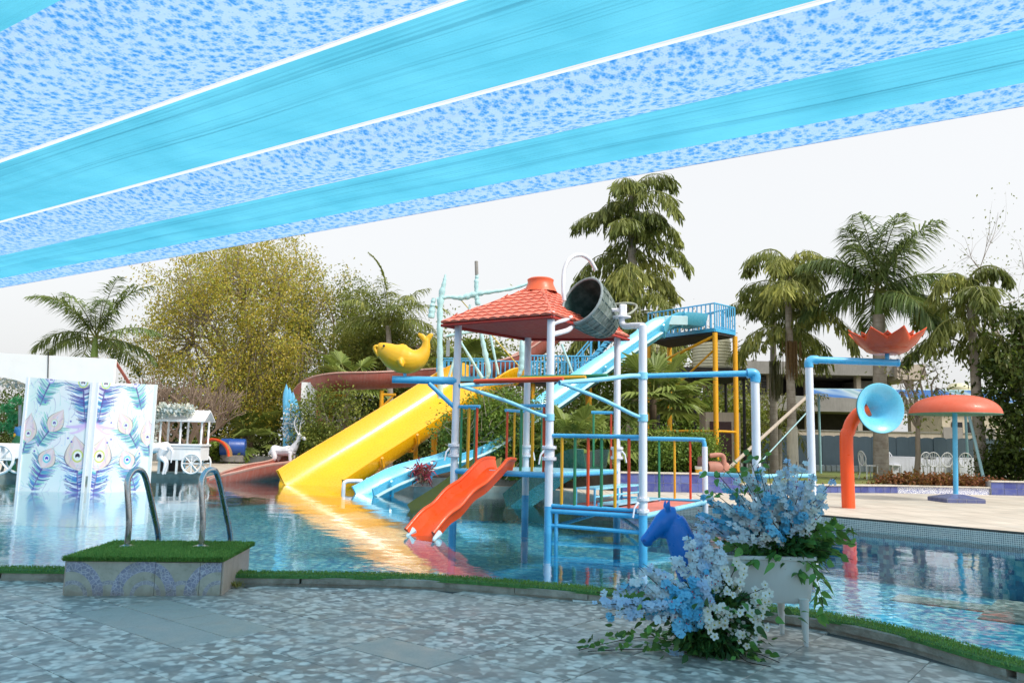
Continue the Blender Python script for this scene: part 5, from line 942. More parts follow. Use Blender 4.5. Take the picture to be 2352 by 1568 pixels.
# body: tapered trough with thick rim, built as a shell
cx = [H_(1580, 1330)[0], H_(1876, 1330)[0]]; zt1, zb1 = H_(1720, 1275)[2], H_(1720, 1384)[2]; yc, hw = dH + .18, .20
def brect(z, sx_, sy_, n=7):
    out = []; xm_, xh = sum(cx) / 2, (cx[1] - cx[0]) / 2 * sx_; yh = hw * sy_; r_ = .06
    for sgx, sgy, a0 in ((1, -1, -90), (1, 1, 0), (-1, 1, 90), (-1, -1, 180)):
        for i in range(n): t = math.radians(a0 + 90 * i / (n - 1)); out.append(A(xm_ + sgx * (xh - r_) + r_ * math.cos(t), yc + sgy * (yh - r_) + r_ * math.sin(t), z))
    return out
MB().loft([brect(zb1 + .0, .90, .84), brect(zb1 + .02, .94, .9), brect(zt1 - .03, 1.0, 1.0), brect(zt1 - .025, 1.03, 1.05), brect(zt1, 1.03, 1.05), brect(zt1, .95, .9), brect(zb1 + .08, .88, .8)]).build('trough', HW, hpl)
MB().loft([brect(zt1 - .06, .955, .905), brect(zt1 - .04, .955, .905)]).build('soil', M('soil', (.06, .045, .03)), hpl)
for x, y, dy in ((1852, 1482, -.02), (1736, 1486, -.02), (1797, 1457, .36), (1618, 1486, 0), (1660, 1460, .36)):
    b_ = at(H_(x, y, dy), 0); tpz = at(b_, zb1 + .04) + A(-.01, 0, 0); MB().tube([b_, L_(b_, tpz, .5), tpz], [.017, .026, .036], 12).build('leg', HW, hpl)
nk = [(1640, 1345, 62), (1606, 1312, 52), (1580, 1272, 40), (1562, 1235, 32), (1553, 1208, 28), (1546, 1194, 25)]
hd_ = [(1552, 1184, 20), (1538, 1186, 24), (1522, 1202, 24), (1505, 1219, 18), (1491, 1233, 14), (1481, 1242, 13), (1475, 1246, 10)]
tbs = [([H_(x, y, .1) for x, y, r in nk], [hp(r) for x, y, r in nk], .62, (0, 1, 0)), ([H_(x, y, .1) for x, y, r in hd_], [hp(r) for x, y, r in hd_], .72, (0, 1, 0)),
       ([H_(1538, 1214, .1), H_(1530, 1224, .1), H_(1516, 1230, .1)], [hp(15), hp(12), hp(6)], .7, (0, 1, 0)), ([H_(1497, 1246, .1), H_(1484, 1250, .1)], [hp(6), hp(6)], .8, (0, 1, 0)), ([H_(1540, 1178, .1), H_(1556, 1184, .1), H_(1570, 1206, .1), H_(1580, 1232, .1), H_(1600, 1270, .1)], [hp(4), hp(5), hp(5), hp(5), hp(4)], 1)]
for sg in (-1, 1): tbs.append(([H_(1534, 1178, .1 + sg * .035), H_(1531 + sg * -3, 1162, .1 + sg * .05), H_(1533 + sg * -5, 1146, .1 + sg * .055)], [hp(6), hp(7), hp(1.5)], .6))
horse_neck = organic('horse_neck', tbs, HB, hpl, .007, 5, 16)
for sg in (-1, 1):
    MB().lathe([(0, -.008), (.010, -.005), (.014, 0), (.010, .006), (0, .009)], H_(1522, 1194, .1 + sg * .052), (0, sg, 0), 14).build('eye', M('dark_blue_eye', '#0a3a80', .15), hpl)
    MB().lathe([(.004, 0), (.008, .002), (.009, .005)], H_(1480, 1241, .1 + sg * .027), (-.4, sg, 0), 10).build('nostril', M('dark_blue_eye', '#0a3a80'), hpl)
# ================================================================ ARTIFICIAL FLOWERS
def petalM(name, cols): return leafM(name, cols, .35, .55)
PC = {'sky': petalM('sky_blue_petals', ['#48b4e6', '#74ccf2', '#a8e4fb', '#5cc0ec']), 'pale': petalM('pale_blue_petals', ['#cfe6f6', '#e6f2fa', '#f8fbfd', '#dcecf8']), 'peri': petalM('periwinkle_petals', ['#a8c8ee', '#c4dcf6', '#e0eefa', '#b6d2f2']), 'white': petalM('ivory_petals', ['#eceee6', '#f4f4ee', '#fafaf6', '#f0f2ec'])}
GLF = leafM('glossy_green_leaf', ['#2c6030', '#3f803c', '#5ca04c', '#86bc60'], .35, .4); GDK = leafM('dark_fern_leaf', ['#1c4526', '#2a5c30', '#3c723a', '#528a46'], .3, .5); STM = M('brown_twig', '#3a2c22', .8, .2, 20); BUD = M('pink_bud', '#c0405a', .6)
def flower_geo(c, nrm, R_, np_=5):
    """five cupped petals: verts, quads"""
    nrm = unit(nrm); s_, u = frame(nrm, RNG.normal(size=3)); v, f = [], []; a0 = RNG.uniform(0, 6.28)
    for i in range(np_):
        a = a0 + i * 2 * math.pi / np_; d = math.cos(a) * s_ + math.sin(a) * u; t = -math.sin(a) * s_ + math.cos(a) * u; r_ = R_ * RNG.uniform(.85, 1.12); cup = RNG.uniform(.1, .5)
        b = len(v); v += [c + d * r_ * .08, c + d * r_ * .55 + t * r_ * .42 + nrm * r_ * cup * .5, c + d * r_ * 1.0 + t * r_ * .2 + nrm * r_ * cup * .6, c + d * r_ * 1.0 - t * r_ * .2 + nrm * r_ * cup * .6, c + d * r_ * .55 - t * r_ * .42 + nrm * r_ * cup * .5, c + d * r_ * .6 + nrm * r_ * cup * .25]
        f += [(b, b + 1, b + 5), (b + 1, b + 2, b + 5), (b + 2, b + 3, b + 5), (b + 3, b + 4, b + 5), (b + 4, b, b + 5)]
    return v, f
def spray(root, a, b, col, nfl, R_=.022, spread=.05, sag=.06, buds=True):
    """a flowering stem from a to b"""
    a, b = A(*a), A(*b); path = smooth_path([a, L_(a, b, .5) + A(0, 0, sag) + RNG.normal(0, .015, 3), b], 6)
    tw_ = MB().tube(path, list(np.linspace(.005, .002, len(path))), 5)
    o = tw_.build('flower_spray', STM, root); bl = BLOOMS.setdefault(root.name, []); bm_ = MB()
    for i in range(nfl):
        t = RNG.uniform(.32, 1.0) ** .8; q = path[min(len(path) - 1, int(t * (len(path) - 1)))]; o_ = RNG.normal(size=3); o_ = unit(o_) * spread * RNG.uniform(.3, 1) * (1.15 - .5 * t); c = q + o_
        v, f = flower_geo(c, o_ + A(0, -.04, .03), R_ * RNG.uniform(.75, 1.25)); bl.append((c[1], v, f, col, o))
        if buds and i % 9 == 4: bm_.lathe([(0, -.007), (.005, 0), (0, .008)], c + RNG.normal(0, .015, 3), seg=6)
    if bm_.v: bm_.build('buds', BUD, o)['kind'] = 'stuff'
    return o
BLOOMS = {}
def flush_blooms(root, keep=290):
    bl = sorted(BLOOMS[root.name], key=lambda z: z[0])
    for y_, v, f, col, o in bl[:keep]: mesh_obj('blossom', v, f, PC[col], o, sharp=60, attr=np.full(len(f), RNG.random()))
    keys = list(PC); V, F, mi, at_ = [], [], [], []
    for y_, v, f, col, o in bl[keep:]:
        n = len(V); V += v; F += [tuple(k_ + n for k_ in x) for x in f]; mi += [keys.index(col)] * len(f); at_ += [RNG.random()] * len(f)
    if V:
        o = mesh_obj('rear_blossoms', V, F, PC[keys[0]], root, sharp=60, attr=at_); o['kind'] = 'stuff'
        for q in keys[1:]: o.data.materials.append(PC[q])
        o.data.polygons.foreach_set('material_index', np.array(mi, np.int32))
def big_leaf(root, c, d, L, W, mat=GLF, name='leaf'):
    d = unit(d); s_ = unit(np.cross(d, RNG.normal(size=3))); n_ = np.cross(s_, d); V, F = [], []
    prof = [(0, .02), (.12, .6), (.32, 1.), (.55, .85), (.8, .42), (1, .0)]; cv = RNG.uniform(-.25, .25)
    for t, w_ in prof:
        m_ = c + d * L * t + n_ * L * cv * t * t * 1.2 - A(0, 0, .25 * L * t * t); V += [m_ - s_ * W / 2 * w_ + n_ * W * .12 * w_, m_, m_ + s_ * W / 2 * w_ + n_ * W * .12 * w_]
    for i in range(5): b = i * 3; F += [(b, b + 1, b + 4, b + 3), (b + 1, b + 2, b + 5, b + 4)]
    return mesh_obj(name, V, F, mat, root, attr=np.full(len(F), RNG.random()))
# upper arrangement in the trough
X = lambda x, y, dy=0.: P(x, y, 5.95 + dy); up_ = thing('flower_arrangement', 'large blue and white flower arrangement planted in the white trough', 'flowers', X(1790, 1290, .15))
root_u = X(1790, 1285, .18)
for i, (x, y, col, n) in enumerate([(1630, 1150, 'pale', 20), (1660, 1110, 'sky', 20), (1600, 1180, 'sky', 22), (1590, 1215, 'pale', 20), (1700, 1075, 'pale', 22), (1740, 1065, 'pale', 20), (1790, 1075, 'pale', 26), (1830, 1060, 'pale', 26), (1870, 1085, 'pale', 26), (1893, 1110, 'pale', 18), (1900, 1150, 'pale', 22), (1870, 1140, 'sky', 26), (1830, 1120, 'sky', 28), (1790, 1130, 'sky', 28), (1750, 1120, 'pale', 26), (1720, 1150, 'pale', 24), (1850, 1180, 'sky', 30), (1800, 1180, 'sky', 30), (1760, 1190, 'sky', 26), (1830, 1210, 'sky', 26), (1700, 1190, 'pale', 22), (1660, 1170, 'pale', 20), (1650, 1200, 'sky', 20), (1690, 1215, 'sky', 14), (1880, 1190, 'pale', 24), (1780, 1095, 'pale', 26), (1815, 1150, 'sky', 26), (1850, 1100, 'pale', 26), (1740, 1230, 'white', 12), (1670, 1235, 'pale', 16), (1615, 1135, 'pale', 20), (1640, 1165, 'sky', 22), (1685, 1120, 'pale', 22), (1610, 1200, 'sky', 22), (1720, 1095, 'pale', 22), (1745, 1160, 'sky', 24), (1690, 1165, 'sky', 22), (1770, 1215, 'sky', 22), (1885, 1165, 'sky', 22)]):
    spray(up_, root_u + RNG.normal(0, .05, 3) * A(2, 1, .4), X(x, y, RNG.uniform(-.18, .25)), col, int(n * 1.5), .0235, .045)
    q_ = X(x + RNG.normal(0, 16), y + RNG.normal(0, 14), RNG.uniform(-.2, .3)); spray(up_, root_u + RNG.normal(0, .05, 3) * A(2, 1, .4), q_, RNG.choice(['pale', 'sky', 'pale', 'white', 'peri']), int(n * .9), .021, .035)
for x, y, L in ((1725, 1060, .1), (1745, 1080, .07), (1690, 1075, .09), (1715, 1110, .08), (1650, 1090, .09), (1640, 1130, .07), (1740, 1130, .08), (1700, 1135, .08), (1760, 1045, .08)):
    for k_ in range(5): big_leaf(up_, X(x, y, -.1) + RNG.normal(0, .03, 3), RNG.normal(size=3) + A(0, 0, .4), L * .75, L * .5)
    MB().tube(smooth_path([root_u, L_(root_u, X(x, y, -.1), .6) + A(0, 0, .03), X(x, y, -.1)], 4), .0028, 5).build('stem', STM, up_)
tips = [(1975, 1215), (1968, 1250), (1940, 1235), (1960, 1285), (1920, 1270), (1900, 1300), (1880, 1240), (1850, 1260), (1820, 1280), (1780, 1290), (1740, 1285), (1700, 1270), (1660, 1260), (1930, 1210), (1890, 1215), (1860, 1300), (1900, 1330), (1912, 1355), (1890, 1380), (1870, 1340), (1760, 1310), (1720, 1300), (1840, 1320), (1800, 1320), (1690, 1300), (1630, 1245), (1900, 1255), (1945, 1205)]
for x, y in tips:
    e = X(x, y, RNG.uniform(-.2, .2)); pth_ = smooth_path([root_u, L_(root_u, e, .55) + A(0, 0, .07), e], 5); MB().tube(pth_, list(np.linspace(.004, .0018, len(pth_))), 5).build('stem', STM, up_)
    for k_ in range(10):
        q = pth_[int(RNG.uniform(.35, 1) * (len(pth_) - 1))]; d = unit(e - root_u) + RNG.normal(0, .6, 3) - A(0, 0, .25); big_leaf(up_, q + RNG.normal(0, .012, 3), d, RNG.uniform(.06, .11), RNG.uniform(.04, .062))
for x, y in ((1905, 1345), (1895, 1400)):                       # trailing vine
    pass
vp = smooth_path([X(1862, 1290, -.1), X(1875, 1325, -.16), X(1885, 1360, -.18), X(1890, 1400, -.18), X(1878, 1415, -.18)], 5); MB().tube(vp, .002, 5).build('stem', STM, up_)
for q in vp[4::2]: big_leaf(up_, q, A(RNG.choice([-1, 1]), -.4, -.7) + RNG.normal(0, .3, 3), .075, .05)
cc_ = ellip(1500, X(1800, 1255, .18), (.30, .2, .12)); leaf_obj('inner_foliage', cc_, .09, .03, GDK, up_, dirs=(cc_ - root_u) + RNG.normal(0, .12, cc_.shape))['kind'] = 'stuff'
flush_blooms(up_)
# lower arrangement in front of the planter
Y = lambda x, y, dy=0.: P(x, y, 5.6 + dy); root_l = at(Y(1640, 1440, .0), .18); lo = thing('flower_arrangement', 'drooping periwinkle and white flower arrangement on the deck before the horse', 'flowers', at(root_l, 0))
for x, y, col, n, dy in [(1368, 1385, 'peri', 20, -.1), (1395, 1350, 'peri', 18, 0), (1400, 1400, 'peri', 20, -.15), (1440, 1330, 'pale', 20, 0), (1445, 1375, 'peri', 26, -.05), (1470, 1300, 'pale', 20, .05), (1500, 1310, 'pale', 26, 0), (1490, 1350, 'pale', 28, -.05), (1540, 1280, 'pale', 24, .05), (1520, 1330, 'sky', 28, -.1), (1580, 1225, 'pale', 24, .1), (1600, 1215, 'peri', 26, .1), (1625, 1240, 'pale', 30, .08), (1640, 1270, 'pale', 32, .05), (1610, 1290, 'peri', 30, 0), (1590, 1330, 'sky', 32, -.1), (1560, 1370, 'sky', 34, -.15), (1530, 1390, 'sky', 30, -.2), (1570, 1410, 'sky', 26, -.2), (1600, 1370, 'peri', 30, -.1), (1545, 1450, 'sky', 22, -.22), (1600, 1430, 'sky', 22, -.2), (1480, 1390, 'peri', 26, -.15), (1500, 1420, 'pale', 18, -.2), (1620, 1330, 'peri', 30, -.05), (1650, 1310, 'pale', 24, 0), (1430, 1410, 'peri', 14, -.15)]:
    spray(lo, root_l + RNG.normal(0, .04, 3), Y(x, y, dy), col, int(n * 1.5), .0245, .05, .05)
    spray(lo, root_l + RNG.normal(0, .04, 3), Y(x + RNG.normal(0, 18), y + RNG.normal(0, 12), dy + RNG.normal(0, .06)), RNG.choice(['peri', 'pale', 'sky', col]), int(n * .8), .023, .035, .06)
for x, y, n, dy in [(1690, 1300, 8, 0), (1700, 1340, 9, -.05), (1735, 1370, 10, -.08), (1760, 1385, 9, -.08), (1700, 1400, 9, -.1), (1730, 1430, 10, -.1), (1640, 1400, 12, -.15), (1660, 1420, 9, -.15), (1710, 1460, 7, -.12), (1680, 1360, 7, -.05), (1755, 1350, 5, -.05), (1640, 1440, 7, -.18)]:
    a_, b_ = root_l + RNG.normal(0, .03, 3), Y(x, y, dy); pth_ = smooth_path([a_, L_(a_, b_, .5) + A(0, 0, .05), b_], 4); st_o = MB().tube(pth_, .003, 5).build('stem', STM, lo)
    for i in range(n):
        c = b_ + RNG.normal(0, .042, 3); v, f = flower_geo(c, A(RNG.normal(0, .4), -1, RNG.uniform(-.1, .7)), RNG.uniform(.024, .034)); o = mesh_obj('white_blossom', v, f, PC['white'], lo, sharp=60, attr=np.full(len(f), RNG.random())); MB().lathe([(0, -.002), (.006, .002), (0, .009)], c + A(0, -.004, 0), (0, -1, .3), 6).build('blossom_centre', M('yellow_green_centre', '#b8b04a', .7), o)
for i in range(110):
    a = RNG.uniform(0, 6.28); r_ = RNG.uniform(.12, .5) ** .9; c = root_l + A(math.cos(a) * r_ * 1.25 - .05, math.sin(a) * r_ * .5 - .08, RNG.uniform(-.14, .25)); big_leaf(lo, c, A(math.cos(a), math.sin(a) - .3, RNG.uniform(-.5, .5)), RNG.uniform(.05, .085), RNG.uniform(.03, .05), GDK if i % 3 else GLF)
cc_ = ellip(2600, root_l + A(.02, .06, .04), (.26, .18, .24)); cc_[:, 2] = np.maximum(cc_[:, 2], .01); leaf_obj('inner_foliage', cc_, .085, .028, GDK, lo, dirs=(cc_ - root_l) + RNG.normal(0, .12, cc_.shape))['kind'] = 'stuff'
flush_blooms(lo)
# trailing leaf garlands on the floor
for pts, n in (([(1560, 1470), (1480, 1462), (1400, 1475), (1330, 1492)], 46), ([(1620, 1480), (1540, 1490), (1450, 1490), (1350, 1495)], 46), ([(1660, 1475), (1620, 1500), (1560, 1495)], 36), ([(1680, 1480), (1710, 1515), (1770, 1530)], 22), ([(1700, 1490), (1740, 1500), (1790, 1520)], 14), ([(1640, 1470), (1600, 1485), (1520, 1475)], 36), ([(1700, 1470), (1660, 1500), (1610, 1490)], 36)):
    path = smooth_path([G(x, y, .012) for x, y in pts], 6); MB().tube(path, .003, 5).build('trailing_stem', STM, lo)
    for k_ in range(n): q = path[int(RNG.random() * (len(path) - 1))] + A(RNG.normal(0, .025), RNG.normal(0, .03), .012 + RNG.random() * .04); big_leaf(lo, q, A(RNG.normal(), RNG.normal(), RNG.uniform(-.05, .4)), RNG.uniform(.05, .08), RNG.uniform(.032, .048), GDK if k_ % 2 else GLF)
fb = thing('fallen_blossom', 'fallen pale blue blossom lying on the deck tiles below the flowers', 'flower', G(1550, 1503, 0)); 
V, F = [], []
for dx in (-.03, 0, .035):
    v, f = flower_geo(G(1550, 1500, .012) + A(dx, RNG.normal(0, .01), .004), A(RNG.normal(0, .5), -.5, 1), .035); n = len(V); V += v; F += [tuple(k_ + n for k_ in x) for x in f]
mesh_obj('petals', V, F, PC['peri'], fb, attr=RNG.random(len(F)))
fl_ = thing('drain_cover', 'small white drain cover set in the deck beside the kerb', 'cover', G(1350, 1380, 0)); c = G(1350, 1379, 0); MB().box(c + A(0, 0, .006), (.28, .16, .012)).build('plate', M('white_plastic', '#dcdad2'), fl_, bevel=.003); MB().lathe([(0, 0), (.02, 0), (.02, .003), (0, .003)], c + A(.04, 0, .012), seg=12).build('finger_hole', M('dark_gap', (.02, .02, .02)), fl_)
# ================================================================ VEGETATION
BARK = M('grey_brown_bark', '#6a5a4a', .9, .25, 6, bump=.6); BARKP = M('pale_bark', '#8f8478', .9, .2, 5, bump=.5)
def limb(m, a, b, r0, r1, wob=.08, n=5, seg=6):
    L = np.linalg.norm(b - a); pts = [a + (b - a) * t + (RNG.normal(0, wob * L * .5, 3) if 0 < t < 1 else 0) for t in np.linspace(0, 1, n)]
    pts = smooth_path(pts, 2); m.tube(pts, list(np.linspace(r0, r1, len(pts))), seg); return pts
def tree(name, label, base, crown_c, crown_r, mains, tips, leaves, lsize, lmat, bark=BARK, tr=.2, sig=.35, group=None, shell=.35, twigs=3, droop=.4, lw=.5, cat='tree', trunk_n=1):
    base, cc = A(*base), A(*crown_c); cr = A(*crown_r); r = thing(name, label, cat, base, group); m = MB()
    fork = L_(base, cc - A(0, 0, cr[2] * .75), .92); limb(m, base - A(0, 0, .1), fork, tr, tr * .75, .04, 5, 10)
    mp = []; 
    for i in range(mains):
        q = cc + unit(A(math.cos(i * 2.4), math.sin(i * 2.4), RNG.uniform(-.5, 1))) * cr * RNG.uniform(.35, .6); limb(m, fork, q, tr * .6, tr * .22, .1); mp.append(q)
    tp = ellip(tips, cc, cr, shell) ; tp[:, 2] = np.maximum(tp[:, 2], base[2] + .5); cl = []
    for q in tp:
        s_ = min(mp, key=lambda z: np.linalg.norm(z - q)); pts = limb(m, s_, q, tr * .18, tr * .05, .1, 4, 5); cl.append(q)
        for k_ in range(twigs): e = q + RNG.normal(0, 1, 3) * cr * .16; limb(m, pts[len(pts) // 2], e, tr * .07, tr * .02, .1, 3, 4); cl.append(e)
    m.build('trunk', bark, r)
    cl = np.array(cl); idx = RNG.integers(0, len(cl), leaves); wts = RNG.normal(0, 1, (leaves, 3)) * sig; cen = cl[idx] + wts
    rn = np.clip(RNG.normal(.5, .2, leaves) + (RNG.random(len(cl))[idx] - .5) * .5, 0, 1)
    leaf_obj('crown', cen, lsize, lsize * lw, lmat, r, droop=droop, rnd=rn); return r
def bush(name, label, c, rad, leaves, lsize, lmat, group=None, stems=14, base_z=.2, cat='shrub', lw=.5, lobes=16, sig=.3, dirs=None):
    c, rad = A(*c), A(*rad); b = A(c[0], c[1], base_z); r = thing(name, label, cat, b, group); m = MB(); lb = ellip(lobes, c, rad * .8, .35)
    for q in lb[:stems]: limb(m, b + RNG.normal(0, .1, 3) * A(1, 1, 0) - A(0, 0, .05), q, .03, .01, .1, 4, 5)
    m.build('stems', BARK, r); idx = RNG.integers(0, lobes, leaves); cen = lb[idx] + RNG.normal(0, 1, (leaves, 3)) * rad * sig
    cen[:, 2] = np.maximum(cen[:, 2], base_z + .02); leaf_obj('foliage', cen, lsize, lsize * lw, lmat, r, rnd=np.clip(RNG.normal(.5, .2, leaves) + (RNG.random(lobes)[idx] - .5) * .5, 0, 1)); return r
YLF = leafM('autumn_yellow_leaf', ['#7c8a34', '#98963e', '#b89c40', '#ac8a3a', '#96a24a'], .4, gain=1.5); OLV = leafM('olive_green_leaf', ['#34441c', '#4a5a22', '#647030', '#8a8a3c'], .35, gain=1.6); DGR = leafM('dark_green_leaf', ['#1c2e14', '#2a4018', '#3a5220', '#56682c'], .35, gain=1.15); MGR = leafM('mid_green_leaf', ['#2e4a1c', '#436326', '#5e7a30', '#829440'], .35, gain=1.5)
PLM = leafM('palm_leaf', ['#2a3c24', '#3c5230', '#55683c', '#76804e'], .35, .45, 1.9); PLD = leafM('fishtail_leaf', ['#2c3a1c', '#3f4e24', '#566230', '#8a8a48'], .35, .45, 1.9); FAN = leafM('fan_palm_leaf', ['#3a4f22', '#55692c', '#748440', '#98a060'], .35, .45, 1.4)
# --- palms
TRK = NT('ringed_palm_trunk'); k = TRK; v = k.pos(); sz = k.new('SeparateXYZ', Vector=v).outputs[2]; rg = k.math('FRACT', k.math('ADD', k.math('MULTIPLY', sz, 4.), k.math('MULTIPLY', k.noise(v, 3, 2), .25))); c = k.ramp(k.noise(v, 4, 5, .65), [(.3, lin('#8a8076')), (.7, lin('#b4aca2'))]); c = k.mix(k.ramp(rg, [(.0, .55), (.1, 0.)]), c, lin('#5a524a')); k.P(Base_Color=c, Roughness=.85, Normal=k.bump(rg, .3, .03)); TRK = k.m
CSH = M('green_crownshaft', '#6f8a3c', .5, .2, 3, dirt=.2); RCH = M('frond_stalk', '#7a8040', .6, .15)
def frond(root, b, d0, L, droop, nl=34, ll=.7, lw=.045, mat=None, hang=.5, plum=.3, name='frond', roll=0.):
    d0 = unit(d0); pts = []; q = A(*b); d = d0.copy(); n = 12
    for i in range(n + 1): pts.append(q.copy()); q = q + d * L / n; d = unit(d - A(0, 0, droop / n * (0.5 + 1.3 * i / n)))
    pts = np.array(pts); cs, ds = [], []; Ls = []
    for i in range(nl):
        t = .14 + .86 * i / (nl - 1); x = t * n; j = min(n - 1, int(x)); p_ = pts[j] + (pts[j + 1] - pts[j]) * (x - j); tg = unit(pts[j + 1] - pts[j]); s_, u = frame(tg)
        for sg in (-1, 1):
            fw = .35 + .9 * t; dr = unit(s_ * sg * 1.0 + tg * fw + u * (plum * RNG.normal() + .15) - A(0, 0, hang * RNG.uniform(.5, 1.3))); cs.append(p_ + RNG.normal(0, .01, 3)); ds.append(dr); Ls.append(ll * (math.sin(math.pi * min(.97, .18 + .78 * t)) ** .6) * RNG.uniform(.85, 1.15))
    cs, ds, Ls = np.array(cs), np.array(ds), np.array(Ls)
    # two-segment leaflets that hang at the tip
    sd = np.cross(ds, [0, 0, 1]) + RNG.normal(0, .25, ds.shape); sd /= np.linalg.norm(sd, axis=1, keepdims=True); w_ = lw / 2; m1 = cs + ds * Ls[:, None] * .5; d2 = ds - np.array([0, 0, hang * 1.1]); d2 /= np.linalg.norm(d2, axis=1, keepdims=True); e = m1 + d2 * Ls[:, None] * .5
    V = np.stack([cs - sd * w_ * .5, cs + sd * w_ * .5, m1 + sd * w_, m1 - sd * w_, e], 1).reshape(-1, 3); nb = len(cs); b5 = np.arange(nb)[:, None] * 5
    F = np.concatenate([b5 + np.array([[0, 1, 2, 3]]), b5 + np.array([[3, 2, 4, 4]])], 0); Fl = [tuple(x) if x[2] != x[3] else tuple(x[:3]) for x in F.tolist()]
    rn = np.tile(np.clip(RNG.normal(.5, .25, nb), 0, 1), 2); o = mesh_obj(name, V, Fl, mat or PLM, root, smooth=False, attr=rn)
    MB().tube(pts[:-1], list(np.linspace(.035, .008, n)), 5).build('stalk', RCH, o); return o
def palm(name, label, base, crown, nfr, L, tr=.2, mat=None, droop=1.3, ll=.75, hang=.5, group=None, up=.9, shaft=True, nl=36, elev=None, lw=.05):
    base, crown = A(*base), A(*crown); r = thing(name, label, 'palm', base, group); top = crown - A(0, 0, L * .28) if shaft else crown
    MB().tube(smooth_path([base - A(0, 0, .1), L_(base, top, .5) + RNG.normal(0, .03, 3) * A(1, 1, 0), top], 5), list(np.linspace(tr * 1.1, tr * .85, 11)), 12).build('trunk', TRK, r)
    if shaft: MB().tube([top, L_(top, crown, .5), crown], [tr * .62, tr * .5, tr * .3], 12).build('crownshaft', CSH, r)
    for i in range(nfr):
        a = i * 2.399 + .4; el = RNG.uniform(-.1, 1.2) if elev is None else elev[i % len(elev)]; d = A(math.cos(a), math.sin(a) * .9, math.tan(min(1.35, max(-.6, el)))); frond(r, crown + RNG.normal(0, .03, 3), d, L * RNG.uniform(.85, 1.1), droop * RNG.uniform(.7, 1.2), nl, ll, lw, mat, hang)
    if shaft: frond(r, crown, A(RNG.normal(0, .06), .02, 1), L * .55, .1, 30, ll * .22, .03, mat, .0, .05, 'spear')
    return r
def fishtail(name, label, base, top, n, L, z0, tr=.16, group=None, fruit=(), lean=0., leafn=20, span=None):
    """caryota: fronds leave the stem over a long height, each with hanging wedge leaflets"""
    base, top = A(*base), A(*top); r = thing(name, label, 'palm', base, group); MB().tube(smooth_path([base - A(0, 0, .1), L_(base, top, .5), top], 5), list(np.linspace(tr * 1.2, tr * .6, 11)), 10).build('trunk', TRK, r)
    for i in range(n):
        t = min(1, max(0, (i + RNG.uniform(-.4, .4)) / max(1, n - 1))); b = L_(base + (top - base) * z0, top, t); a = i * 2.399 + lean + RNG.normal(0, .3); d = unit(A(math.cos(a), math.sin(a), RNG.uniform(.45, 1.3) + .8 * t)); Lf = L * (1.05 - .4 * t) * RNG.uniform(.7, 1.15); npt = 9; q = b.copy(); dd = d.copy(); pts = []; dr_ = RNG.uniform(.2, .36)
        for j in range(npt + 1): pts.append(q.copy()); q = q + dd * Lf / npt; dd = unit(dd - A(0, 0, dr_))
        cs, ds = [], []; mst = MB().tube(pts, list(np.linspace(.04, .01, npt + 1)), 5)
        for j in range(1, npt + 1):
            tg = unit(pts[j] - pts[j - 1]); s_, u = frame(tg)
            for sg in (-1, 1):
                Lp = Lf * .36 * math.sin(math.pi * min(.93, .22 + .7 * j / npt)) * RNG.uniform(.7, 1.2); e = pts[j] + unit(s_ * sg + tg * RNG.uniform(.3, 1.) - A(0, 0, RNG.uniform(.3, 1.1))) * Lp; m_ = (pts[j] + e) / 2 + A(0, 0, .08 * Lp); mst.tube([pts[j], m_, e], [.012, .008, .004], 4)
                for w_ in range(leafn):
                    tt = (w_ + .5) / leafn; p_ = pts[j] * (1 - tt) + e * tt + A(0, 0, .08 * Lp * math.sin(math.pi * tt)) + RNG.normal(0, .035, 3); cs.append(p_); ds.append(unit(e - pts[j]) * .5 + RNG.normal(0, .3, 3) - A(0, 0, 1.0))
        o = leaf_obj('frond', np.array(cs), .36 * L / 2.6, .058 * L / 2.6, PLD, r, dirs=np.array(ds), bend=.15, wedge=True, rnd=np.clip(RNG.normal(.45, .16, len(cs)) + RNG.normal(0, .22), 0, 1)); mst.build('stalk', RCH, o)
    for zf, ln, wd, col in fruit:
        q = L_(base, top, zf) + A(.02, -tr - .05, 0); m = MB()
        for k_ in range(42): s0 = q + RNG.normal(0, wd, 3) * A(1, .5, .15); m.tube([s0 + A(0, 0, .12), s0, s0 - A(RNG.normal(0, .03), 0, ln * RNG.uniform(.6, 1))], [.012, .016, .01], 4)
        m.build('fruit_strands', M('fruit_' + col, {'b': '#6a5230', 'g': '#4c4e2c'}[col], .8, .25, 12), r)
    return r
dg = lambda x, y, z, d: A(P(x, y, d)[0], d, z)
palm('royal_palm', 'royal palm with feathery crown and swollen grey trunk behind the lotus spray', dg(2024, 1100, .45, 27), P(2016, 668, 27), 16, 3.0, .23, droop=1.25, ll=1.15, hang=.75, elev=(1.15, .2, .95, -.1, 1.2, .5, .0, 1.0, .35, .75, -.3, 1.1), nl=110, lw=.05)
palm('date_palm', 'feathery palm rising behind the white arch wall', dg(218, 1060, .2, 36), P(220, 775, 36), 14, 3.3, .26, droop=1.3, ll=.95, hang=.55, elev=(1.2, .2, .9, .0, 1.0, .4, -.1, .8, 1.25, .3), nl=70, shaft=True, lw=.06)
fishtail('fishtail_palm', 'tall shaggy fishtail palm behind the tipping bucket', dg(1452, 1060, .4, 36), P(1452, 440, 36), 30, 3.9, .36, .26)
fishtail('fishtail_palm', 'fishtail palm with hanging fruit strands, whitewashed foot on the lawn', dg(1822, 1085, .45, 28.5), P(1808, 600, 28.5), 12, 2.9, .62, .16, fruit=((.60, 1.3, .13, 'b'),), lean=.8)
fishtail('fishtail_palm', 'slim fishtail palm with dark fruit strands behind the whitewashed one', dg(1778, 1085, .45, 31), P(1775, 660, 31), 8, 2.6, .68, .15, fruit=((.58, 1.5, .12, 'g'),), lean=2.2)
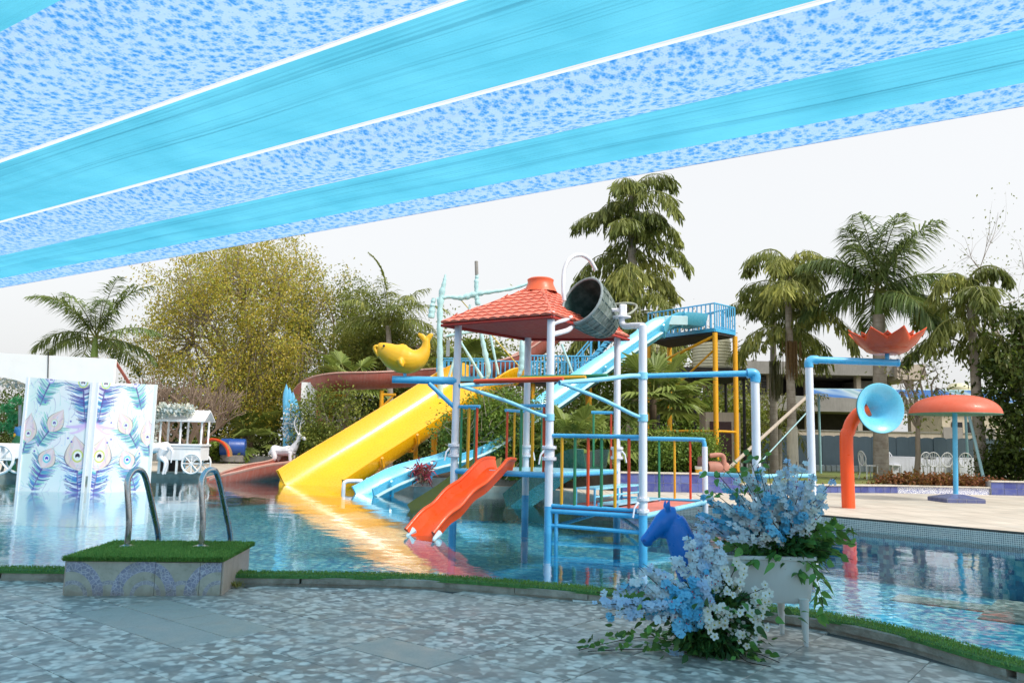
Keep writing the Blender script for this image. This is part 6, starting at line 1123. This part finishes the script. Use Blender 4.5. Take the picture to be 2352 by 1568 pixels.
MB().tube([dg(1822, 1088, .44, 28.5), L_(dg(1822, 1088, .45, 28.5), P(1808, 600, 28.5), .22)], [.2, .19], 12).build('whitewash', M('whitewash', '#c9c4b8', .9, .1, 4, dirt=.4), bpy.data.objects['fishtail_palm.001'])
fishtail('fishtail_palm', 'pole leaned fishtail palm beside the mushroom shower', dg(2256, 1108, .45, 24.5), P(2226, 640, 24.5), 11, 2.8, .58, .16, lean=.3)
palm('areca_palm', 'bushy palm with one upright frond behind the yellow fish', dg(895, 1060, .2, 36), P(892, 748, 36), 18, 2.9, .14, PLD, 1.5, .9, .7, elev=(1.1, .5, .9, .3, 1.2, .7, .1), shaft=False, nl=40)
frond(bpy.data.objects['areca_palm'], P(895, 740, 36), A(-.10, 0, 1), 3.5, 2.2, 90, .40, .07, PLD, .4, .12)
def fan_palm(name, label, base, h, n, R_, group=None):
    base = A(*base); r = thing(name, label, 'palm', base, group); c = base + A(0, 0, h); MB().tube([base - A(0, 0, .1), c], [.13, .1], 10).build('trunk', BARK, r)
    for i in range(n):
        a = i * 2.399; el = RNG.uniform(-.35, 1.1); d = unit(A(math.cos(a), math.sin(a), math.tan(el))); pe = c + d * R_ * RNG.uniform(.7, 1.1); up = unit(A(0, 0, 1) - d * d[2]); s_ = np.cross(d, up); V, F, at_ = [], [], []
        nrm = unit(up * .8 + d * .5); ns = 22
        for j in range(ns):
            th = math.radians(-125 + 250 * j / (ns - 1)); dr = unit(math.cos(th) * d + math.sin(th) * s_); Lr = R_ * (.85 + .15 * math.cos(th)) * RNG.uniform(.9, 1.05); w_ = Lr * .085; sd = unit(np.cross(dr, nrm)); b = len(V); m_ = pe + dr * Lr * .6 - A(0, 0, .02); e = pe + dr * Lr - A(0, 0, .22 * Lr * RNG.uniform(.4, 1.4)); V += [pe, m_ - sd * w_ + nrm * w_ * .5, e, m_ + sd * w_ + nrm * w_ * .5, m_]; F += [(b, b + 1, b + 2, b + 4), (b, b + 4, b + 2, b + 3)]; at_ += [RNG.random() * .6 + .2] * 2
        o = mesh_obj('fan_leaf', V, F, FAN, r, smooth=False, attr=at_); MB().tube([c, (c + pe) / 2 + A(0, 0, .05), pe], [.018, .014, .01], 5).build('leaf_stalk', RCH, o)
    return r
fan_palm('fan_palm', 'large fan palm growing in the bed before the water tanks', dg(1500, 1085, .66, 23.5), 2.1, 22, .95)
fan_palm('fan_palm', 'small fan palm behind the green slide', dg(1320, 1085, .5, 21.5), .9, 13, .72)
fan_palm('fan_palm', 'low fan palm in the hedge beside the large fan palm', dg(1415, 1085, .66, 22.3), .9, 12, .75)
fan_palm('fan_palm', 'fan palm peering over the terracotta flume', dg(790, 1050, .2, 33), 3.6, 14, 1.0); fan_palm('fan_palm', 'fan palm between the wrapped mast struts', dg(1075, 1050, .3, 33), 4.0, 16, 1.1)
fan_palm('cycad', 'dark cycad under the yellow tree', dg(575, 1040, .2, 39), 1.0, 16, 1.3); palm('young_coconut', 'young drooping coconut palm on the lawn before the grey fence', dg(1790, 1085, .45, 33), P(1790, 985, 33), 10, 2.6, .1, leafM('dry_frond', ['#5c6030', '#7a7a3c', '#a09458', '#8a8a4a'], .3), 1.7, .6, .7, elev=(1.0, .5, .9, .2, 1.2), shaft=False, nl=30)
# --- trees
tree('yellow_leaf_tree', 'large tree with thin yellowing autumn foliage behind the candy cart', dg(570, 1050, .2, 40), P(570, 760, 40), (5.0, 3.6, 4.9), 12, 190, 70000, .13, YLF, BARKP, .30, .31, shell=.12, twigs=3, droop=.5)
tree('green_edge_tree', 'loose green tree between the yellow tree and the bushy palm', dg(760, 1050, .2, 42), P(770, 800, 42), (2.6, 2.4, 4.0), 7, 60, 15000, .14, OLV, BARK, .2, .38)
tree('dense_mango_tree', 'dense dark tree below the bushy palm behind the flume', dg(890, 1050, .2, 39), P(900, 825, 39), (2.7, 2.2, 1.9), 8, 70, 22000, .16, leafM('mango_leaf', ['#33451c', '#4c5e26', '#747a34', '#8f8a40'], .35, gain=1.5), BARK, .22, .4)
tree('edge_tree', 'dark leafy tree overhanging the tiled planter wall', dg(2400, 1100, .6, 23.5), P(2385, 890, 23.5), (1.25, 1.3, 2.2), 7, 60, 9000, .17, DGR, BARK, .16, .28)
tree('thin_tree', 'small leaning tree with sparse leaves behind the blue horn', dg(2105, 1105, .45, 25), P(2105, 890, 25), (1.3, 1.0, 1.5), 7, 36, 500, .13, OLV, BARKP, .09, .25, twigs=4)
tree('bare_tree', 'bare twiggy tree between the two water tanks', dg(1560, 1085, .5, 38), P(1560, 860, 38), (3.0, 2.0, 2.4), 9, 80, 2200, .14, leafM('dry_leaf', ['#6a5a38', '#8a7448', '#7a7a40'], .3), BARK, .16, .35, twigs=5)
tree('bare_tree', 'bare tree with fine twigs behind the shower and edge tree', dg(2310, 1085, .45, 36), P(2310, 700, 36), (2.6, 2.0, 4.4), 7, 50, 700, .13, OLV, BARKP, .1, .4, twigs=4)
# bare frangipani: thick forking sticks
fr_ = thing('bare_frangipani', 'leafless frangipani with many stubby upright branches behind the cart', 'tree', dg(415, 1060, .2, 33)); m = MB(); b0 = dg(415, 1060, .2, 33)
def fork(m, p_, d, L, r, lev):
    e = p_ + d * L; m.tube([p_, (p_ + e) / 2 + RNG.normal(0, .02, 3), e], [r, r * .92, r * .85], 5)
    if lev == 0: return
    for k_ in range(3 if lev > 2 else 2 + (RNG.random() < .55)): fork(m, e, unit(d * 1.0 + RNG.normal(0, .42, 3) * A(1.25, 1, .6) + A(0, 0, .22)), L * RNG.uniform(.7, .92), r * .72, lev - 1)
for k_ in range(7): a = k_ * .9; fork(m, b0 + A(math.cos(a) * .2, math.sin(a) * .2, 0), unit(A(math.cos(a) * .8, math.sin(a) * .6, 1.2)), 1.1, .07, 4)
m.build('trunk', M('frangipani_bark', '#7d6c5e', .85, .15, 6), fr_)
# --- shrubs
bush('bougainvillea_bush', 'tall tangled green bush between yellow slide and white post', P(1128, 1005, 22.4), (1.45, .9, 1.2), 17000, .095, MGR, base_z=.42, lobes=36, sig=.21)
bush('bougainvillea_bush', 'green bush behind the play frame beside the green slide', P(1215, 1020, 22.8), (.9, .8, 1.05), 8000, .095, MGR, base_z=.42, lobes=18)
q = P(1128, 1005, 22.4); o = bpy.data.objects['bougainvillea_bush']; m = MB()
for k_ in range(30): a = A(q[0] + RNG.normal(0, .6), q[1] - .9 + RNG.normal(0, .1), q[2] + RNG.normal(0, .5)); m.tube(smooth_path([a, a + RNG.normal(0, .25, 3) + A(0, -.1, .2), a + RNG.normal(0, .4, 3) + A(0, -.1, .1)], 4), .006, 4)
m.build('bare_twigs', BARKP, o)
for x, y, w_, h_, lab in ((1455, 1048, .8, .75, 'clipped hedge bush beside the large fan palm foot'), (1530, 1048, .9, .7, 'clipped hedge bush behind the red and green rail bars'), (1605, 1052, .7, .65, 'clipped hedge bush behind the short white rail post'), (1380, 1050, .8, .7, 'clipped hedge bush behind the blue steps'), (1290, 1055, .8, .7, 'clipped hedge bush behind the small fan palm')):
    bush('hedge_bush', lab, P(x, y, 21.8), (w_, .6, h_), 6500, .085, MGR, base_z=.5, lobes=20)
tree('crepe_shrub', 'open leafy shrub with crooked pale stems beside the white backboard', dg(775, 1060, .22, 27.6), P(755, 960, 27.6), (1.15, .8, 1.05), 7, 46, 4200, .11, OLV, BARKP, .07, .2, cat='shrub', twigs=2)
bush('crepe_shrub', 'leafy shrub at the foot of the terracotta flume', P(725, 1020, 27.2), (.7, .5, .65), 3800, .1, OLV, base_z=.22)
for x, y, d, w_, h_, mt, lab in ((330, 1000, 45, 3.4, 2.8, DGR, 'dark background shrub behind the bare frangipani'), (480, 985, 46, 3.6, 3.2, DGR, 'dark background shrub under the yellow tree'), (640, 985, 45, 3.6, 3.2, DGR, 'dark background shrub left of the winged prop'), (790, 985, 40, 2.9, 2.8, DGR, 'dark background shrub under the terracotta flume'), (920, 985, 38, 2.8, 2.7, DGR, 'dark background shrub behind the yellow slide'), (1050, 940, 42, 3.0, 3.6, OLV, 'olive background shrub behind the walkway railing'), (1180, 940, 42, 3.0, 3.4, OLV, 'olive background shrub behind the slide walkway middle'), (1310, 930, 41, 3.0, 3.2, OLV, 'olive background shrub behind the blue stair'), (1430, 960, 38, 2.6, 2.6, MGR, 'green background shrub below the tall fishtail palm'), (1560, 985, 38, 2.8, 2.2, MGR, 'green background shrub below the water tanks'), (1670, 990, 38, 2.4, 2.0, OLV, 'olive background shrub beside the tank stand'), (180, 1000, 46, 3.2, 2.6, DGR, 'dark background shrub behind the white arch wall'), (40, 990, 46, 3.4, 3.0, DGR, 'dark background shrub seen through the arch')):
    bush('background_shrub', lab, P(x, y, d), (w_, 1.6, h_), 8500, .2, mt, group=None, lobes=26, base_z=.2)
bush('small_plant', 'low leafy plants on the grey wall beside the cart', dg(485, 1040, .75, 37), (1.3, .4, .45), 1200, .2, MGR, base_z=.4)
bush('cordyline', 'small magenta cordyline in the bed beside the blue slide', P(970, 1080, 20.3), (.22, .2, .22), 160, .3, leafM('magenta_leaf', ['#6a1c34', '#9a2a48', '#b84058'], .3), base_z=.42, lw=.14)
for x, w_, lab in ((2075, 1.0, 'rusty red ground plants at the royal palm foot'), (2150, .9, 'rusty red ground plants behind the mosaic kerb middle'), (2225, .8, 'rusty red ground plants beside the leaning pole')): bush('croton_plants', lab, dg(x, 1108, .58, 22.6), (w_, .3, .2), 1500, .1, leafM('croton_leaf', ['#6a3424', '#8f4a34', '#a86a4a', '#5a5a2c'], .3), base_z=.43)
bush('dark_bush', 'rounded dark bush under the edge tree beside the tables', P(2325, 1075, 24), (.9, .6, .65), 5000, .1, DGR, base_z=.45)
# ================================================================ RIGHT BACKGROUND
CON = M('weathered_concrete', '#8d8b88', .85, .15, 1.2, dirt=.5, dcol=(.12, .115, .11)); CONL = M('pale_concrete', '#b5a99c', .85, .1, 1.2, dirt=.4); BRK = NT('grey_block_wall'); k = BRK; bk = k.new('TexBrick', Vector=k.new('CombineXYZ', X=k.new('SeparateXYZ', Vector=k.pos()).outputs[0], Y=k.new('SeparateXYZ', Vector=k.pos()).outputs[2]), Scale=1., Color1=lin('#5d5c5e'), Color2=lin('#737274'), Mortar=lin('#3c3b3c')); bk.inputs['Brick Width'].default_value = .4; bk.inputs['Row Height'].default_value = .2; bk.inputs['Mortar Size'].default_value = .02; k.P(Base_Color=bk.outputs[0], Roughness=.9); BRK = k.m
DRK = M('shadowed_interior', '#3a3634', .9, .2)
bd_ = thing('concrete_building', 'unfinished grey concrete building with open floors beyond the fence', 'building', dg(1900, 1040, .3, 58)); Z = lambda y, d=58: P(1900, y, d)[2]; Xx = lambda x, d=58: P(x, 900, d)[0]
def slab(name, x0, x1, y0, y1, d0, d1, mat): MB().box(A((Xx(x0) + Xx(x1)) / 2, (d0 + d1) / 2, (Z(y0) + Z(y1)) / 2), (Xx(x1) - Xx(x0), d1 - d0, Z(y0) - Z(y1))).build(name, mat, bd_, smooth=False)
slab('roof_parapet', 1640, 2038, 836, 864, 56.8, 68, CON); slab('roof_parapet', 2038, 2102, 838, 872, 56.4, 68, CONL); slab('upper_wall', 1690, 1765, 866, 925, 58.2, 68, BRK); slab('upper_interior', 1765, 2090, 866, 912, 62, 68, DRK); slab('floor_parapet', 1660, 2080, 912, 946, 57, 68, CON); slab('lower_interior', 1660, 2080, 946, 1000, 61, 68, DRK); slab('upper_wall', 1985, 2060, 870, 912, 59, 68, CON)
for x in (1765, 1850, 1965, 2085): slab('column', x - 5, x + 5, 862, 1010, 57.4, 57.9, CONL)
for x in (1700, 1755): slab('roof_stub', x - 4, x + 4, 822, 838, 60, 60.6, CON)
for x in (1715, 1735): slab('window', x - 6, x + 6, 885, 912, 58.12, 58.25, M('dark_glass', '#1a1c20', .15))
pw_ = thing('boundary_wall', 'long pale boundary wall standing behind the scalloped fence', 'wall', dg(2000, 1060, .3, 46)); MB().box(A(P(2030, 1000, 46)[0], 46, 1.35), (24, .25, 2.2)).build('wall_face', CONL, pw_, smooth=False); MB().box(A(P(2030, 1000, 46)[0], 46, 2.47), (24, .35, .06)).build('coping', CON, pw_, smooth=False)
for x, y0, y1 in ((2190, 985, 1010), (2265, 980, 1012)): a = P(x, y1, 45.8); MB().box(A(a[0], 45.84, a[2] + .35), (1.1, .08, .75)).build('shutter', M('grey_shutter', '#8f8a88', .6), pw_, smooth=False)
hs_ = thing('outbuilding', 'small pale outbuilding with white roof tank beyond the shade sail', 'building', dg(2240, 1040, .3, 52)); a = P(2240, 945, 52); MB().box(A(a[0], 53.5, (a[2] + .3) / 2), (4.4, 3, a[2] - .3)).build('walls', M('cream_wall', '#c9bca8', .85, .1, dirt=.4), hs_, smooth=False); MB().box(A(a[0], 53.5, a[2] + .1), (4.9, 3.5, .2)).build('roof_slab', CON, hs_, smooth=False); MB().lathe([(0, 0), (.7, 0), (.72, .9), (.5, 1.15), (0, 1.2)], A(P(2222, 900, 52)[0], 53, P(2222, 905, 52)[2] - .4), seg=20).build('roof_tank', CRM, hs_); MB().box(A(P(2222, 900, 52)[0], 53, (a[2] + P(2222, 905, 52)[2] - .4) / 2 + .1), (1.2, 1.2, max(.1, P(2222, 905, 52)[2] - .4 - a[2]))).build('tank_base', CON, hs_, smooth=False)
for x in (2200, 2235): q = P(x, 985, 51.9); MB().box(A(q[0], 51.98, q[2]), (.7, .06, .9)).build('window', M('dark_glass', '#1a1c20'), hs_, smooth=False)
# scalloped fence
FNC = M('slate_fence_paint', '#42545f', .6, .12, 1.5, dirt=.3, dcol=(.1, .14, .15)); fn = thing('scalloped_fence', 'slate grey panel fence with scalloped top across the lawn', 'fence', dg(2010, 1085, .45, 38)); x0, x1 = P(1690, 1050, 38)[0], P(2345, 1060, 38)[0]; npn = 23; wd = (x1 - x0) / npn; zt = P(2000, 1003, 38)[2]
me = None
for i in range(npn):
    cx_ = x0 + wd * (i + .5)
    if me is None:
        out = [(-wd * .495, 0), (wd * .495, 0)] + [(wd * .495 * math.cos(t), (zt - .5) + .07 * math.sin(t)) for t in np.linspace(0, math.pi, 9)]
        m = MB().loft([[A(cx_ + x, 38, .47 + z) for x, z in out], [A(cx_ + x, 38.05, .47 + z) for x, z in out]]); o = m.build('fence_panel', FNC, fn, smooth=False); me = o.data; c00 = cx_
    else: o = bpy.data.objects.new('fence_panel', me); COL.objects.link(o); o.parent = fn; o.location = (cx_ - c00, RNG.uniform(-.02, .02), RNG.uniform(-.03, .03))
for i in range(0, npn + 1, 3): MB().tube([A(x0 + wd * i, 38.1, .4), A(x0 + wd * i, 38.1, zt)], .04, 8).build('fence_post', STEEL, fn)
for z in (.9, zt - .3): MB().bar(A(x0, 38.09, z), A(x1, 38.09, z), .04, .05).build('fence_rail', STEEL, fn, smooth=False)
ES = M('white_edge_stone', '#a9b0b0', .8, .12, 4, dirt=.4)
for i in range(34):
    x = 1700 + 12.6 * i
    if x > 2120: break
    c = dg(x, 1075, .45, 35.5) + A(0, RNG.uniform(-.03, .03), 0); m = MB().loft([[c + A(dx * .105, dy * .07, 0) for dx, dy in ((-1, -1), (1, -1), (1, 1), (-1, 1))], [c + A(dx * .09, dy * .06, .26 + RNG.uniform(-.02, .02)) for dx, dy in ((-1, -1), (1, -1), (1, 1), (-1, 1))]]); tag(m.build('edge_stone', ES, smooth=False, bevel=.012), 'pale concrete edging block in the row along the fence', 'edging', 'edging blocks along the fence')
# tables and chairs
WCH = M('white_chair_plastic', '#e2e4e6', .4, .05, dirt=.12); CLT = M('white_pleated_cloth', '#d2d6e0', .8, .08, 3, bump=.3)
def table(x, y, d, w_, label):
    b = dg(x, y, .45, d); r = thing('banquet_table', label, 'table', b, None); rings = []
    for z, e in ((.72, 0.), (.68, .0), (.35, 1.), (.03, 1.)):
        ring = []; n = 72
        for i in range(n): t = 2 * math.pi * i / n; c_, s_ = math.cos(t), math.sin(t); k_ = 1 / max(abs(c_) / (w_ / 2), abs(s_) / .38); pl_ = 1 + .025 * e * math.sin(i * 2.1) + .03 * e; ring.append(b + A(c_ * k_ * pl_, s_ * k_ * pl_, z))
        rings.append(ring)
    MB().loft(rings).build('pleated_cloth', CLT, r, sharp=30); MB().box(b + A(0, 0, .735), (w_, .76, .025)).build('table_top', CLT, r, smooth=False, bevel=.008); return r
table(2085, 1096, 28.5, 1.7, 'cloth covered table beside the royal palm trunk'); table(2165, 1098, 28.5, 1.9, 'cloth covered table behind the mushroom pole'); table(2245, 1100, 28, 1.6, 'cloth covered table beside the leaning pole')
def make_chair():
    r = thing('garden_chair', 'white ornate chair', 'chair', (0, 0, 0))
    for x, y in ((-.2, -.2), (.2, -.2), (-.19, .2), (.19, .2)): MB().tube(smooth_path([A(x * 1.15, y * 1.15, 0), A(x * .95, y * .95, .22), A(x, y, .44)], 3), .018, 6).build('leg', WCH, r)
    MB().loft([[A(.23 * math.cos(t) * (1.05 if math.sin(t) < 0 else 1), .23 * math.sin(t), z) for t in np.linspace(0, 2 * math.pi, 18, endpoint=False)] for z in (.43, .46)]).build('seat', WCH, r)
    lo_ = [A(.2 * math.cos(t), .22 + .05 * max(0, math.sin(t)), .68 + .24 * math.sin(t)) for t in np.linspace(0, 2 * math.pi, 25)]; bk_ = MB().tube(lo_, .016, 6, cap=False).build('backrest', WCH, r)
    for sg in (-1, 1): MB().tube([A(sg * .18, .21, .45), A(sg * .19, .22, .6)], .016, 6).build('back_post', WCH, bk_)
    for x in (-.11, -.04, .04, .11): MB().tube([A(x, .22, .47), A(x * .6, .23, .7), A(x, .26, .68 + .24 * math.sqrt(1 - (x / .2) ** 2))], .011, 5).build('spindle', WCH, bk_)
    o = MB(); o.lathe([(.05, -.012), (.075, 0), (.05, .012)], A(0, .235, .7), (0, 1, 0), 14); o.build('oval_splat', WCH, bk_); return r
ch = make_chair(); first = True
for x, y, d, rz, lab in ((1996, 1103, 26.8, 1.75, 'white ornate chair standing alone left of the royal palm'), (2052, 1097, 28.2, .3, 'white ornate chair tucked close to the royal palm trunk'), (2118, 1100, 27.6, 3.3, 'white ornate chair before the cloth table, left of a pair'), (2140, 1100, 27.5, 3.0, 'white ornate chair before the cloth table, its back towards the pool'), (2168, 1100, 27.5, 3.2, 'white ornate chair beside the blue mushroom pole'), (2215, 1100, 27.3, 2.9, 'white ornate chair between mushroom pole and leaning pole'), (2275, 1100, 27, 1.5, 'white ornate chair beside the dark bush'), (2295, 1095, 28.2, 4.4, 'white ornate chair at the far end table')):
    c = ch if first else copy_tree(ch); first = False; c.location = tuple(dg(x, y, .45, d)); c.rotation_euler = (0, 0, rz); c['label'] = lab; c['group'] = 'white ornate chairs on the lawn'
# shade sail behind, poles and stays
k = NT('blue_shade_sail'); v = k.pos(); c = k.ramp(k.noise(k.new('Mapping', Vector=v, Scale=(.55, .05, .05)).outputs[0], 1.6, 1), [(.42, lin('#5f8ed8')), (.5, lin('#9fc0ea')), (.58, lin('#cfe0ec')), (.7, lin('#8fb8c8'))]); df = k.new('BsdfDiffuse', Color=c); tr_ = k.new('BsdfTranslucent', Color=c); ms2 = k.new('MixShader', Fac=.5); k.t.links.new(df.outputs[0], ms2.inputs[1]); k.t.links.new(tr_.outputs[0], ms2.inputs[2]); k.t.links.new(ms2.outputs[0], k.out.inputs[0])
sl = thing('shade_sail', 'pale blue shade sail stretched on poles above the lawn', 'shade sail', dg(2100, 1080, .45, 33)); xs = np.linspace(1868, 2350, 33)
za = np.interp(xs, [1868, 2350], [893, 898]); zb_ = np.interp(xs, [1868, 1920, 2000, 2130, 2350], [900, 912, 918, 915, 925]); vs = []
for i, x in enumerate(xs):
    a, b = P(x, za[i], 36), P(x, zb_[i] + 1.5 * math.sin(i * .9), 31.5)
    for t in np.linspace(0, 1, 7): vs.append(L_(a, b, t) - A(0, 0, .15 * math.sin(math.pi * t)))
fs = [(i * 7 + j, (i + 1) * 7 + j, (i + 1) * 7 + j + 1, i * 7 + j + 1) for i in range(32) for j in range(6)]; mesh_obj('sail_cloth', vs, fs, k.m, sl)
AQP = M('aqua_pole', '#8fb8c0', .5, .1)
for x, y0, d in ((1880, 903, 32), (2105, 905, 34), (2215, 905, 33), (2343, 915, 33)): q = P(x, y0, d); MB().tube([A(q[0], q[1], .4), q], .05, 8).build('pole', AQP, sl)
MB().tube([P(1868, 893, 36), P(2350, 898, 36)], .03, 6).build('edge_cable', AQP, sl)
lp = thing('leaning_pole', 'pale aqua prop pole leaning against the fishtail palm', 'pole', dg(2262, 1113, .45, 23.2)); MB().tube([dg(2263, 1113, .45, 23.2), P(2226, 955, 24.2)], .045, 8).build('shaft', AQP, lp); MB().lathe([(0, 0), (.09, 0), (.09, .03), (0, .04)], dg(2263, 1113, .45, 23.2), seg=10).build('foot_plate', AQP, lp)
sp_ = thing('stay_pole', 'long pale stay pole slanting behind the white pipe posts', 'pole', dg(1668, 1080, .66, 22.5)); MB().tube([dg(1664, 1066, .72, 22.4), P(1852, 912, 24.5)], .05, 8).build('shaft', CONL, sp_); MB().tube([P(1740, 1068, 22.8), P(1856, 944, 24)], .02, 6).build('stay_wire', AQP, sp_)
dr_ = thing('garden_shed', 'dark maroon shed door with slatted side behind the tower posts', 'shed', dg(1665, 1060, .4, 30)); a = P(1662, 1055, 30); MB().box(A(a[0], 30.5, 1.6), (1.3, 1.0, 2.2)).build('walls', CONL, dr_, smooth=False); MB().box(A(a[0] - .1, 29.98, 1.45), (.8, .06, 1.8)).build('door', M('maroon_door', '#3c2024', .6), dr_, smooth=False)
for i in range(9): MB().bar(A(a[0] + .4, 29.97, .7 + i * .2), A(a[0] + .62, 29.97, .85 + i * .2), .03, .05).build('slat', M('pale_slat', '#b0b0aa', .7), dr_, smooth=False)

pa = thing('play_arch', 'tan half round play arch with red rim behind the candy cart', 'play arch', dg(487, 1058, .22, 36)); c = dg(487, 1040, .55, 36)
MB().loft([[c + A(R_ * math.cos(t), d, R_ * math.sin(t)) for t in np.linspace(0, math.pi, 15)] + [c + A((R_ - .08) * math.cos(t), d, (R_ - .08) * math.sin(t)) for t in np.linspace(math.pi, 0, 15)] for d in (0, .5) for R_ in (.75,)]).build('shell', M('tan_paint', '#b0885a', .6, .15), pa)
MB().tube([c + A(.76 * math.cos(t), -.02, .76 * math.sin(t)) for t in np.linspace(0, math.pi, 15)], .05, 8).build('red_rim', RED, pa)
bb = thing('blue_barrel', 'blue plastic barrel lying behind the tan play arch', 'barrel', dg(535, 1050, .5, 37)); MB().lathe([(0, -.55), (.36, -.55), (.4, -.5), (.4, -.2), (.42, -.15), (.4, -.1), (.4, .5), (.36, .55), (0, .55)], dg(535, 1035, .95, 37), (1, .2, 0), 20).build('drum', M('blue_drum_plastic', '#2450a0', .4, .1), bb)
MB().box(dg(535, 1050, .45, 37), (1.0, .5, .3)).build('cradle', CON, bb, smooth=False)
dp = thing('drain_pipe', 'bent white drain pipe between the yellow and blue slides', 'pipe', G(789, 1126, WZ)); q = G(789, 1124, WZ); MB().tube(smooth_path([q + A(0, 0, -.5), q + A(0, 0, .12), q + A(.04, .02, .2), q + A(.12, .06, .23), q + A(.45, .25, .23)], 4), .055, 10).build('pipe', PWH, dp)
sn = thing('spray_nozzle', 'thin white spray nozzle standing in the pool by the deck rim', 'nozzle', G(1888, 1206, WZ)); q = G(1888, 1204, WZ); MB().tube([q + A(0, 0, -.7), q + A(0, 0, .24)], .024, 8).build('stem', PWH, sn); MB().lathe([(0, 0), (.04, 0), (.04, .05), (.02, .07), (0, .07)], q + A(0, 0, .24), seg=10).build('head', PWH, sn)
wt = thing('weed_tuft', 'dry grass weed sprouting at the plinth corner', 'weed', G(545, 1350)); c0_ = np.repeat([G(545, 1350) + A(0, 0, .002)], 60, 0) + RNG.normal(0, .018, (60, 3)) * A(1, 1, 0); d_ = RNG.normal(0, .5, (60, 3)); d_[:, 2] = 1; leaf_obj('blades', c0_, .09, .008, leafM('dry_weed', ['#7a7a3a', '#9a9450', '#b0a866'], .3), wt, dirs=d_, bend=.4)['kind'] = 'stuff'
